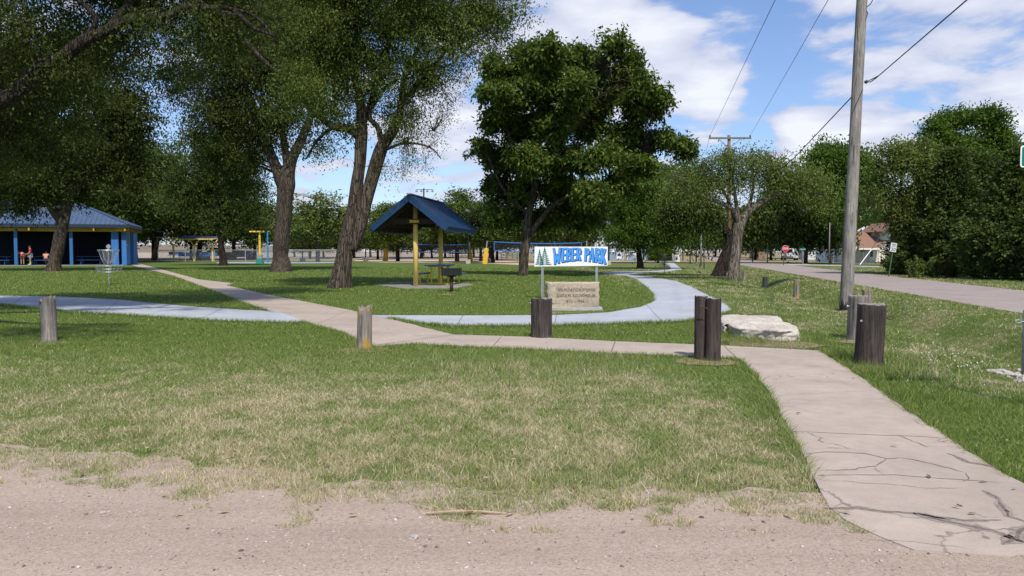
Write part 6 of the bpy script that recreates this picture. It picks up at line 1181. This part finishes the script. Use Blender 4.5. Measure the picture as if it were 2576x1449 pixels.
chain_fence([(p0.x, p0.y), (p1.x, p1.y), (p2.x, p2.y)], 1.45, 6.0, 'long chain link fence round the play pad, left of the leaning tree', r=.05)
q0, q1 = G(560, 650), G(1010, 650.5); chain_fence([(q0.x, q0.y), (q1.x, q1.y)], 1.3, 10, 'lower chain link fence behind the play pad, farther off', r=.05)
q0, q1 = G(960, 649.5), G(1500, 650); chain_fence([(q0.x, q0.y), (q1.x, q1.y)], 2.6, 12, 'taller chain link fence behind the volleyball nets', r=.05)
WF = M('grey_cedar_boards', (.24, .20, .165), .85, var=.25, scale=1.2, stretch=(3, 1, .1))
def board_fence(Xa, Xb, Y0, Y1, d, label, mat):
    a = onto(A(Xa, 630, d).x, d); b = onto(A(Xb, 630, d).x, d); h = A((Xa + Xb) / 2, Y0, d).z - a.z; o = thing('board_fence', label, 'fence', a); mb = MB(); n = int((b - a).length / .5)
    for k in range(n): p = a.lerp(b, k / n); mb.box(p + Vector((.24, 0, h / 2 + random.uniform(-.03, .03))), (.46, .05, h))
    mb.build('boards', mat, o); mb = MB(); mb.beam(a + Vector((0, .08, h * .8)), b + Vector((0, .08, h * .8)), .05, .12); mb.build('rail', mat, o)
board_fence(-60, 560, 616, 634, 215, 'long grey board fence behind the basketball hoop', WF); board_fence(560, 700, 619, 634, 220, 'grey board fence seen between the small dark tree and the cottonwood', WF)
board_fence(915, 962, 621, 634, 222, 'white fence far behind the leaning tree', WHITE); board_fence(962, 1000, 623, 634, 223, 'tan fence piece right of the white one', M('tan_fence', (.42, .30, .17), .8)); board_fence(1018, 1080, 625, 634, 224, 'white fence seen under the first volleyball net', WHITE)
# far buildings
def house(name, label, X0, X1, Yt, Yb, d, wallm, roofm, over=.3, rh=.9, dep=7, extras=None, cat='house'):
    a = onto(A(X0, 630, d).x, d); b = onto(A(X1, 630, d).x, d); zb = min(a.z, A(X0, Yb, d).z); zt_ = A(X0, Yt, d).z; o = thing(name, label, cat, Vector((a.x, d, zb)))
    w = b.x - a.x; MB().box(((a.x + b.x) / 2, d + dep / 2, (zb + zt_) / 2), (w, dep, zt_ - zb)).build('wall', wallm, o)
    e = [Vector((a.x - over, d - over, zt_ + .003)), Vector((b.x + over, d - over, zt_ + .003)), Vector((b.x + over, d + dep + over, zt_ + .003)), Vector((a.x - over, d + dep + over, zt_ + .003))]; m_ = min(w, dep) / 2; r0 = Vector((a.x + m_ * .7, d + dep / 2, zt_ + rh)); r1 = Vector((b.x - m_ * .7, d + dep / 2, zt_ + rh))
    MB().add(e + [r0, r1], [(0, 1, 5, 4), (1, 2, 5), (2, 3, 4, 5), (3, 0, 4), (3, 2, 1, 0)]).build('roof', roofm, o); return o, a, b, zb, zt_
SID = M('white_siding', (.66, .68, .70), .6, var=.04, scale=2); CREAM = M('cream_siding', (.62, .59, .48), .6, var=.05); ORROOF = M('orange_shingle', (.24, .135, .09), .9, var=.25, scale=6); GRROOF = M('grey_shingle', (.34, .33, .32), .9, var=.15, scale=6); BLW = M('dusty_blue_wall', (.22, .32, .42), .7, var=.08); TEALW = M('teal_wall', (.05, .20, .18), .7)
# blue park building
o, a, b, zb, zt_ = house('park_building', 'low blue grey park building with pale roof and banners, behind the winding path', 1534, 1617, 615, 654.5, 118, BLW, GRROOF, .5, .8, 5, cat='building'); s_ = 118 / FPX; y_ = 118
def fl(X0, X1, Ya, Yb, name, mat, off=.02, d=118): p = A(X0, Ya, d - off); q = A(X1, Yb, d - off); return MB().box((p + q) / 2, (q.x - p.x, .03, p.z - q.z)).build(name, mat, o)
fl(1567, 1579, 620, 654, 'door_frame', WHITE, .02); fl(1568.5, 1577.5, 622, 654, 'door', M('tan_door', (.30, .28, .24), .7), .06); fl(1537, 1549, 617.5, 634, 'banner', WHITE, .03); fl(1551, 1563.5, 633, 651, 'banner', WHITE, .03); fl(1580.5, 1600, 617.5, 633.5, 'banner', WHITE, .03); fl(1593, 1600, 634, 650, 'banner', WHITE, .03)
NAV = MATS['navy_ink']; q = A(1541, 622.5, 117.9); MB().add([q + Vector((0, 0, .28)), q + Vector((.16, 0, 0)), q + Vector((0, 0, -.28)), q + Vector((-.16, 0, 0))], [(3, 2, 1, 0)]).build('banner_mark', BLACK, o); q = A(1557.5, 641, 117.9); MB().add([q + Vector((-.3, 0, -.15)), q + Vector((.3, 0, -.15)), q + Vector((.22, 0, .1)), q + Vector((.05, 0, .22)), q + Vector((-.2, 0, .12))], [(0, 1, 2, 3, 4)]).build('banner_mark', NAV, o)
text_mesh('Peoples', .30, 'banner_lettering', BLACK, o, A(1587, 624, 117.9), .002, width=.75)
gx = A(1617, 600, 118).x; mb = MB(); mb.hexa([Vector((gx + .3, 118, 0)), Vector((gx + 1.6, 119.5, 0)), Vector((gx + 1.6, 123, 0)), Vector((gx + .3, 123, 0))], [Vector((gx + .3, 118, zt_ + .1)), Vector((gx + 1.6, 119.5, zt_ + .1)), Vector((gx + 1.6, 123, zt_ + .1)), Vector((gx + .3, 123, zt_ + .1))]); mb.build('side_wall', M('sunlit_blue_wall', (.42, .50, .58), .7), o)  # side wall paler than the front, sunlight put into its colour
# white houses on the right
o, a, b, zb, zt_ = house('white_house', 'long low white sided house behind the street name sign', 2033, 2098, 626, 654, 124, SID, GRROOF, .4, 1.3, 9)
mb = MB(); [mb.box(((a.x + b.x) / 2, 124 - .02, zb + .15 + k * .22), (b.x - a.x, .03, .025)) for k in range(1, int((zt_ - zb) / .22))]; mb.build('siding_lines', M('siding_shade', (.40, .41, .43), .7), o)
o, a, b, zb, zt_ = house('white_house', 'white farmhouse with orange brown roof and cream porch behind the tall pole', 2150, 2226, 611, 660, 92, SID, ORROOF, .3, 1.5, 7)
y_ = 92
def fl2(X0, X1, Ya, Yb, name, mat, off=.02): p = A(X0, Ya, 92 - off); q = A(X1, Yb, 92 - off); return MB().box((p + q) / 2, (q.x - p.x, .03, p.z - q.z)).build(name, mat, o)
fl2(2157, 2226, 626, 659, 'porch_wall', CREAM, .05); fl2(2186, 2199, 628, 657, 'door_frame', WHITE, .09); fl2(2189, 2196, 632, 646, 'door_glass', GLASS, .13); fl2(2187.5, 2197.5, 630, 656.5, 'door', SID, .11)
pa, pb = A(2158, 624, 90.4), A(2226, 624, 90.4); mb = MB(); mb.hexa([Vector((pa.x, 90.2, pa.z - .08)), Vector((pb.x, 90.2, pa.z - .08)), Vector((pb.x, 91.97, pa.z + .5)), Vector((pa.x + .9, 91.97, pa.z + .5))], [Vector((pa.x, 90.2, pa.z)), Vector((pb.x, 90.2, pa.z)), Vector((pb.x, 91.97, pa.z + .75)), Vector((pa.x + .9, 91.97, pa.z + .75))]); mb.build('porch_roof', ORROOF, o); MB().box(((pa.x + pb.x) / 2, 90.15, pa.z - .10), (pb.x - pa.x, .06, .18)).build('porch_fascia', WHITE, o)
for X in (2172, 2176, 2211): q = A(X, 630, 90.4); MB().box((q.x, 90.4, pa.z / 2 - .08), (.10, .10, pa.z - .1)).build('porch_post', WHITE if X > 2200 else GD, o)
ga = [A(2192, 604, 94), A(2240, 604, 94), A(2240, 580, 94), A(2222, 566, 94), A(2196, 580, 94)]; MB().poly(ga, Vector((0, -1, 0)), 5).build('upper_gable', SID, o); mb = MB(); mb.beam(A(2190, 585, 93.8), A(2222, 562, 93.8), 6, .15, (0, 0, 1)); mb.beam(A(2222, 562, 93.8), A(2246, 582, 93.8), 6, .15); mb.build('upper_roof', ORROOF, o); fl2(2206, 2213, 585, 600, 'window', GLASS, -1.7 + 0)
o, a, b, zb, zt_ = house('white_house', 'small white annex tinted blue for shade, narrow dark windows, left of the tall pole', 2099, 2149, 622, 660, 97, M('shaded_white_siding', (.58, .66, .74), .6, var=.03), ORROOF, .3, 1.0, 6)  # white siding tinted blue, the wall's shade put into the colour
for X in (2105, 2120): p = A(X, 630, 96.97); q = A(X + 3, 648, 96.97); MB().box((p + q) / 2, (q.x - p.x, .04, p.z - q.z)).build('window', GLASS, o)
house('shed', 'brick coloured shed among the trees far left of the stop sign', 1909, 1929, 629, 655, 128, M('tan_brick', (.24, .17, .12), .8), GRROOF, .2, .5, 5, cat='shed')
house('shed', 'green shed far behind the leaning tree', 735, 765, 618, 634, 226, TEALW, GRROOF, .3, .8, 6, cat='shed'); house('white_house', 'pale yellow house far behind, between the cottonwood and the leaning tree', 775, 845, 616, 634, 228, M('pale_yellow_wall', (.62, .58, .42), .7), GRROOF, .4, 1.3, 8); house('white_house', 'white roofed house far behind the play sprayer', 592, 632, 612, 630, 230, SID, WHITE, .4, 1.6, 8)
house('white_house', 'white building glimpsed far behind the second volleyball net', 1290, 1330, 620, 634, 225, SID, GRROOF, .4, .8, 8)
# guy wire guard, trash can, signs
p = A(2193, 626.4, 78); q = G(2163, 666); line('guy_wire', [q, p, A(2250, 540, 80)], .03, 'thin guy wire rising behind the tall pole toward the cedars'); o = MB().tube([q, q.lerp(p, .97)], .045, 8).build('guy_guard', WHITE, loc=q); tag(o, 'slanting white plastic guard on the guy wire before the porch', 'guy guard')
g = G(2093, 662); s_ = g.y / FPX; o = thing('trash_can', 'pale trash bin by the leaning pole between the white houses', 'trash can', g); MB().lathe(g, [(3.6 * s_, 0), (4.2 * s_, 13 * s_)], 12).build('bin', CREAM, o); MB().lathe(g + Vector((0, 0, 13 * s_)), [(4.5 * s_, 0), (3.5 * s_, 1.8 * s_)], 12).build('lid', M('rust_lid', (.3, .2, .15), .8), o)
g = G(1971, 666.5); d = g.y; s_ = d / FPX; o = thing('stop_sign', 'red octagonal STOP sign on a dark post at the street corner', 'sign', g); cN = A(1975.7, 625.7, d); MB().tube([g, cN + Vector((-.04, .06, .2))], .05, 8).build('post', WD, o)
oc = lambda r, y: [cN + Vector((r * math.cos(R(22.5 + 45 * k)), y, r * math.sin(R(22.5 + 45 * k)))) for k in range(8)]
MB().poly(oc(8.8 * s_, 0), NY, .01).build('border', WHITE, o); MB().poly(oc(8.3 * s_, -.012), NY, .002).build('face', paint('stop_red', (.50, .015, .03), .5, .02), o); text_mesh('STOP', 7.0 * s_, 'lettering', WHITE, o, cN + Vector((0, -.018, 0)), .001, bold=.002, width=12.6 * s_); MB().box(cN + Vector((-.02, 0, -9.8 * s_)), (6.5 * s_, .01, 2 * s_)).build('small_plate', paint('small_plate_red', (.42, .12, .10), .5), o)
g = G(2020, 666); d = g.y; s_ = d / FPX; o = thing('street_name_sign', 'green street name blades on a thin pole right of the stop sign', 'sign', g); MB().tube([g, A(2019.4, 621, d)], .035, 8).build('pole', GALV, o); GRN = MATS['sign_green']; MB().box(A(2019, 627.3, d - .04), (16 * s_, .01, 4.6 * s_)).build('blade', GRN, o); MB().box(A(2019.2, 622.6, d - .04), (.02, 16 * s_ * .6, 4 * s_)).build('blade', GRN, o)
mb = MB(); strokes(mb, [[(x, -1), (x, 1)] for x in (-6, -2.6, -.6)] + [[(-1.6, -1), (-1.6, 1)], [(.4, 0), (1.6, 0)], [(2.6, -1), (2.6, 1)], [(5, 1), (6.2, 1)], [(5.6, 1), (5.6, -1)]], .55 * s_, A(2019, 627.3, d - .05), Vector((s_, 0, 0)), Vector((0, 0, s_)), .002); mb.build('lettering', WHITE, o)
g = G(2235.5, 696); d = g.y; s_ = d / FPX; o = thing('speed_limit_sign', 'tilted white SPEED LIMIT 20 sign on a green post before the cedars', 'sign', g); cN = A(2247, 622.5, d); ax_ = (cN - g).normalized(); sx = Vector((ax_.z, 0, -ax_.x)); MB().beam(g, cN + ax_ * .25, .05, .03, (0, 1, 0)).build('post', paint('post_green', (.06, .11, .08), .6), o)
def rect(w, h, y): return [cN + sx * a * w / 2 + ax_ * b * h / 2 + Vector((0, y, 0)) for a, b in ((-1, -1), (1, -1), (1, 1), (-1, 1))]
MB().poly(rect(15.6 * s_, 23.5 * s_, -.03), NY, .006).build('panel', WHITE, o)
mb = MB(); W_, H_ = 14.4 * s_, 22.3 * s_; c4 = rect(W_, H_, -.035); [mb.beam(c4[i], c4[(i + 1) % 4], .006, .002, (0, 1, 0)) for i in range(4)]; mb.build('border', BLACK, o)
til = math.atan2(ax_.x, ax_.z)
for s__, off, sz, wd in (('SPEED', 7.2, 4.6, 10.5), ('LIMIT', 2.4, 4.6, 10), ('20', -5.2, 11.0, 11.5)):
    t_ = text_mesh(s__, sz * s_, 'lettering', BLACK, o, Vector((0, 0, 0)) + ROOT[o.name], .001, bold=.0, width=wd * s_); t_.data.transform(Matrix.Translation(cN + ax_ * off * s_ + Vector((0, -.042, 0)) - ROOT[o.name]) @ Matrix.Rotation(til, 4, 'Y'))
# hydrant
g = G(1859, 653); s_ = g.y / FPX; g = g + Vector((0, 0, .0)); o = thing('fire_hydrant', 'small red fire hydrant on the far side of the road', 'hydrant', g); RED = paint('hydrant_red', (.50, .03, .02), .5); h = 8.5 * s_; MB().lathe(g, [(h * .2, 0), (h * .2, h * .06), (h * .14, h * .1), (h * .14, h * .7), (h * .19, h * .72), (h * .17, h * .85), (h * .06, h * .95), (h * .05, h)], 14).build('barrel', RED, o, smooth=True); MB().tube([g + Vector((-h * .28, 0, h * .55)), g + Vector((h * .28, 0, h * .55))], h * .08, 10).build('outlets', RED, o)
# ------------------------------------------------------------------ vehicles
def car(label, name, c, ang, L_, W_, H_, col, kind):
    o = thing(name, label, {'suv': 'car', 'pickup': 'truck', 'sedan': 'car'}[kind], c); m = MATS.get(col[0]) or M(col[0], col[1], .3, .2, var=.03, spec=.5); f = yaw_frame(c, ang); z0 = c.z
    prof = {'suv': [(-.5, .22), (-.5, .62), (-.46, .98), (-.40, 1.0), (.12, 1.0), (.27, .62), (.47, .52), (.5, .42), (.5, .2)], 'sedan': [(-.5, .25), (-.5, .60), (-.36, .66), (-.22, .98), (.05, 1.0), (.22, .68), (.46, .58), (.5, .45), (.5, .22)], 'pickup': [(-.5, .3), (-.5, .62), (-.12, .62), (-.10, .98), (.10, 1.0), (.22, .66), (.47, .58), (.5, .48), (.5, .28)]}[kind]
    mb = MB(); n = len(prof)
    vs = []
    for s_ in (-1, 1):
        for x, z in prof: vs.append(f(x * L_, s_ * W_ / 2 * (1 - .16 * max(0, (z - .6) / .4)), z0 + z * H_))
    fs = [tuple(range(n))[::-1], tuple(range(n, 2 * n))] + [(i, (i + 1) % n, (i + 1) % n + n, i + n) for i in range(n)]; mb.add(vs, fs); mb.build('body', m, o)
    for s_ in (-1, 1):
        xa, xb = (-.40, .16) if kind != 'pickup' else (-.08, .16)
        w_ = W_ / 2 * .93 + .01; mb = MB(); mb.add([f(xa * L_, s_ * (W_ / 2 * .985), z0 + .66 * H_), f(xb * L_, s_ * (W_ / 2 * .985), z0 + .66 * H_), f((xb - .07) * L_, s_ * (W_ / 2 * .86 + .02), z0 + .94 * H_), f((xa + .05) * L_, s_ * (W_ / 2 * .86 + .02), z0 + .94 * H_)], [(0, 1, 2, 3)]); mb.build('side_window', GLASS, o)
        for x in (-.32, .32): mb = MB(); mb.lathe(f(x * L_, s_ * (W_ / 2 - .08), z0 + .33), [(.33, -.1), (.33, .1)], 16, Matrix.Rotation(ang, 3, 'Z') @ Matrix.Rotation(math.pi / 2, 3, 'X')); w = mb.build('wheel', BLACK, o); mb = MB(); mb.lathe(f(x * L_, s_ * (W_ / 2 + .03), z0 + .33), [(.19, -.02), (.19, .02)], 12, Matrix.Rotation(ang, 3, 'Z') @ Matrix.Rotation(math.pi / 2, 3, 'X')); mb.build('hubcap', GALV, w)
    xr = -.5 if kind != 'pickup' else -.12
    if kind == 'suv': MB().add([f(-.502 * L_, -.40 * W_, z0 + .64 * H_), f(-.502 * L_, .40 * W_, z0 + .64 * H_), f(-.468 * L_, .36 * W_, z0 + .93 * H_), f(-.468 * L_, -.36 * W_, z0 + .93 * H_)], [(0, 1, 2, 3)]).build('rear_window', GLASS, o)
    for s_ in (-1, 1): MB().box(f(-.503 * L_, s_ * W_ * .42, z0 + .56 * H_), (.03, .16, .22), rz=ang).build('tail_light', MATS['stop_red'], o); MB().box(f(.503 * L_, s_ * W_ * .38, z0 + .48 * H_), (.03, .24, .14), rz=ang).build('headlight', WHITE, o)
    MB().box(f(-.508 * L_, 0, z0 + .30 * H_), (.06, W_ * .9, .16), rz=ang).build('bumper', GD, o); return o
car('white sport utility vehicle parked behind the stop sign, seen from the rear', 'parked_car', onto(A(1987, 640, 116).x, 116), R(62), 4.7, 1.9, 1.75, ('white_car_paint', (.72, .74, .76)), 'suv')
car('silver grey car parked behind the fence right of the small dark tree', 'parked_car', onto(A(604, 640, 128).x, 128), R(180), 4.5, 1.8, 1.4, ('silver_car_paint', (.33, .36, .40)), 'sedan')
car('dark pickup truck parked behind the right blue bench', 'pickup_truck', onto(A(545, 640, 125).x, 125), R(180), 5.4, 2.0, 1.85, ('dark_car_paint', (.03, .03, .035)), 'pickup')
# ------------------------------------------------------------------ volleyball
NETM = mesh_mat('black_net', .2, (.03, .035, .05))
def vpost(X, Yb, Yt, pad_t, label, lean=.0):
    g = G(X, Yb); s_ = g.y / FPX; o = thing('volleyball_post', label, 'volleyball post', g, 'padded volleyball posts'); t_ = A(X + lean, Yt, g.y); MB().tube([g, t_], .06, 8).build('pole', GALV, o); pt = A(X + lean * .8, pad_t, g.y); mb = MB(); ph = pt.z - g.z
    for k in range(4): a = g.lerp(pt, k / 4) ; b = g.lerp(pt, (k + 1) / 4 - .006); mb.beam(a, b, 11.5 * s_ * (1 - .06 * k), 9 * s_, (0, 1, 0))
    mb.build('pad', YELO, o); return o, t_
YELO = paint('pad_yellow', (.72, .42, .02), .55)
_, t1 = vpost(969, 658, 607, 625, 'yellow padded volleyball post at the far left, leaning slightly', 4); _, t2 = vpost(1184, 660.5, 609, 628, 'yellow padded volleyball post half behind the black light pole', -3.5); _, t3 = vpost(1219.5, 664, 606, 624, 'largest yellow padded volleyball post, right of the black light pole', 6); _, t4 = vpost(1476, 664, 606, 624, 'padded volleyball post hidden by the park sign', 0)
def net(a, b, X0, Yt0, X1, Yt1, Yb0, Yb1, label):
    d0, d1 = a.y, b.y; P = [A(X0, Yt0, d0), A(X1, Yt1, d1), A(X1, Yb1, d1), A(X0, Yb0, d0)]; o = thing('volleyball_net', label, 'volleyball net', Vector((P[0].x, P[0].y, 0)), 'volleyball nets on the sand court'); n = 12
    def L2(p, q, f, sag): v = p.lerp(q, f); return v - Vector((0, 0, sag * 4 * f * (1 - f)))
    top = [L2(P[0], P[1], k / n, .12) for k in range(n + 1)]; bot = [L2(P[3], P[2], k / n, .12) for k in range(n + 1)]; mb = MB(); 
    for k in range(n): mb.add([top[k], top[k + 1], bot[k + 1], bot[k]], [(0, 1, 2, 3)])
    mb.build('net_mesh', NETM, o); BT = paint('net_tape', (.03, .13, .42), .6); mb = MB(); mb.tube(top, .055, 6); mb.tube(bot, .045, 6); mb.tube([P[0], P[3]], .05, 6); mb.tube([P[1], P[2]], .05, 6); mb.build('tape', BT, o)
    mb = MB(); mb.tube([a, P[0]], .015, 4); mb.tube([P[1], b], .015, 4); mb.build('rope', GD, o)
net(t1, t2, 978, 611, 1174, 615.5, 630, 634.5, 'left volleyball net with blue tapes, seen through the picnic shelter'); net(t3, t4, 1243, 608.5, 1463, 611, 630, 634, 'right volleyball net with blue tapes, behind the maple trunk')
def lightpole(X, Yb, Yt, label):
    g = G(X, Yb); s_ = g.y / FPX; o = thing('light_pole', label, 'light pole', g, 'black light poles round the courts'); MB().box(g + Vector((0, 0, 5 * s_)), (11 * s_, 11 * s_, 10.5 * s_)).build('concrete_foot', CONC, o); t_ = A(X, Yt + 6, g.y); MB().tube([g + Vector((0, 0, 9 * s_)), Vector((g.x, g.y, t_.z))], [1.7 * s_, 1.3 * s_], 10).build('pole', BLACK, o)
    mb = MB(); mb.box(Vector((g.x - 2 * s_, g.y - .1, t_.z + 2.5 * s_)), (8 * s_, 5 * s_, 5 * s_), ry=.4); mb.build('lamp_head', GD, o); mb = MB(); mb.box(Vector((g.x + 3 * s_, g.y + .2, t_.z + 1.5 * s_)), (4 * s_, 4 * s_, 4 * s_), ry=-.3); mb.build('lamp_head', GD, o)
lightpole(761, 659, 518, 'black light pole just right of the flared cottonwood trunk'); lightpole(920, 657, 560, 'black light pole just right of the leaning elm trunk'); lightpole(1178, 663, 526, 'black light pole behind the right eave of the picnic shelter'); lightpole(1233, 660, 538, 'black light pole beside the largest yellow padded post'); lightpole(1530.5, 666, 556, 'black light pole at the right end of the park sign')
# ball field lights above the shelter, backstop
g = onto(A(1066, 600, 150).x, 150); o = thing('floodlight_pole', 'wooden floodlight pole topped with a lamp rack, peeking over the shelter roof', 'light pole', g); MB().tube([g, A(1066, 474, 150)], .14, 8).build('pole', WD, o); MB().beam(A(1046, 477, 150), A(1090, 477, 150), .12, .12).build('rack', GD, o); [MB().ico(A(x, 480.5, 149.7), .28, 1, 0, (1, .7, .8)).build('lamp_head', GALV, o) for x in (1048, 1060, 1075, 1088)]
o = thing('backstop', 'tall ball field backstop frame of posts and wires left of the black pole', 'backstop', G(1507, 648)); d = G(1507, 648).y; mb = MB(); [mb.tube([A(x, 648, d), A(x, 565, d)], .12, 6) for x in (1507, 1560)]; [mb.tube([A(1490, y, d), A(1640, y, d)], .05, 4) for y in (571, 577, 592, 604)]; mb.build('frame', RUST, o)
for (X, Yt, Yb, lb) in [(1497, 608, 652, 'short galvanised post beside the ball field backstop')]: pole(X - 1.5, X + 1.5, Yt, Yb, lb, GALV, cat='post', grp=None)
# bleachers and dugout bench
ALU = M('dark_aluminium', (.09, .10, .12), .5, .4)
g = G(1282, 652); s_ = g.y / FPX; o = thing('bleachers', 'low dark bleachers under the right volleyball net', 'bleachers', g)
for k in range(4): MB().box(g + Vector((0, k * .5, .35 + .22 * k)), (47 * s_, .28, .06)).build('seat_plank', ALU, o)
mb = MB(); 
for x in (-20, -7, 7, 20): mb.beam(g + Vector((x * s_, 0, .3)), g + Vector((x * s_, 1.6, 1.0)), .06, .06); mb.tube([g + Vector((x * s_, 0, 0)), g + Vector((x * s_, 0, .35))], .04, 5); mb.tube([g + Vector((x * s_, 1.6, 0)), g + Vector((x * s_, 1.6, 1.0))], .04, 5)
mb.beam(g + Vector((-20 * s_, .1, .1)), g + Vector((0, .1, .7)), .04, .05); mb.beam(g + Vector((20 * s_, .1, .1)), g + Vector((0, .1, .7)), .04, .05); mb.build('frame', ALU, o)
g = G(1162, 650); s_ = g.y / FPX; o = thing('players_bench', 'long dark bench behind the first volleyball court', 'bench', g); MB().box(g + Vector((0, 0, .85)), (66 * s_, .4, .16)).build('seat', ALU, o); MB().box(g + Vector((0, -.5, .45)), (66 * s_, .25, .06)).build('foot_plank', ALU, o); mb = MB(); [mb.tube([g + Vector((x * s_, 0, 0)), g + Vector((x * s_, 0, .8))], .05, 5) for x in (-30, -15, 0, 15, 30)]; mb.build('legs', ALU, o)
# shrub by the park building
rg = np.random.default_rng(77); g = G(1660, 656); o = thing('shrub', 'round dark shrub at the right end of the park building', 'shrub', g); C = clumps(BL([(1662, 632, 26, 22), (1648, 642, 16, 12), (1676, 640, 16, 16)], g.y), 260, rg, .3, .5, .2); V_ = leaves_np(C, 45, 1.0, .15, .28, .1, rg); npmesh('leaves', V_, np.arange(len(V_), dtype=np.int32).reshape(-1, 4), LASH, o); mb = MB(); [mb.tube([g, g + Vector((x, 0, 1.6))], .05, 5) for x in (-1, -.3, .4, 1.1)]; mb.build('stems', BARKD, o)
g = G(1676, 652); o = thing('lamp_post', 'thin lamp post with a white angled head before the shrub', 'lamp post', g); MB().tube([g, A(1674 + 2, 617, g.y)], .06, 6).build('pole', WHITE, o); MB().beam(A(1675, 616, g.y), A(1682, 619, g.y), .25, .1).build('lamp_head', WHITE, o)
# small leafy weeds / dog bird
g = G(1760, 688); o = thing('bird', 'small black bird standing on the lawn left of the dark leaning elm', 'bird', g); s_ = g.y / FPX; mb = MB(); B_ = lambda x, z, y=0: g + Vector((x * s_, y, z * s_))
mb.tube([B_(5.5, 1.2), B_(3, 2.0), B_(1, 2.6), B_(-1, 3.3), B_(-2.2, 4.4), B_(-2.8, 5.2), B_(-3.6, 5.3), B_(-4.6, 5.0)], [.1 * s_, .6 * s_, 1.4 * s_, 1.5 * s_, 1.0 * s_, .85 * s_, .5 * s_, .05 * s_], 8); mb.tube([B_(.2, 2, .02), B_(.2, 0, .02)], .2 * s_, 5); mb.tube([B_(-.6, 2, -.02), B_(-.6, 0, -.02)], .2 * s_, 5); mb.build('body', BLACK, o, smooth=True)
# litter and dead leaf
g = G(252, 808); mb = MB(); mb.add([g + Vector((-.12, 0, .03)), g + Vector((0, -.03, .06)), g + Vector((.13, .03, .08)), g + Vector((.05, .06, .04)), g + Vector((-.05, .05, .05))], [(0, 1, 4), (1, 3, 4), (1, 2, 3)]); mb.build('paper_litter', WHITE, loc=g); tag(bpy.data.objects['paper_litter'], 'scrap of white paper lying in the grass on the left', 'litter')
# ---- label upkeep for parts inherited
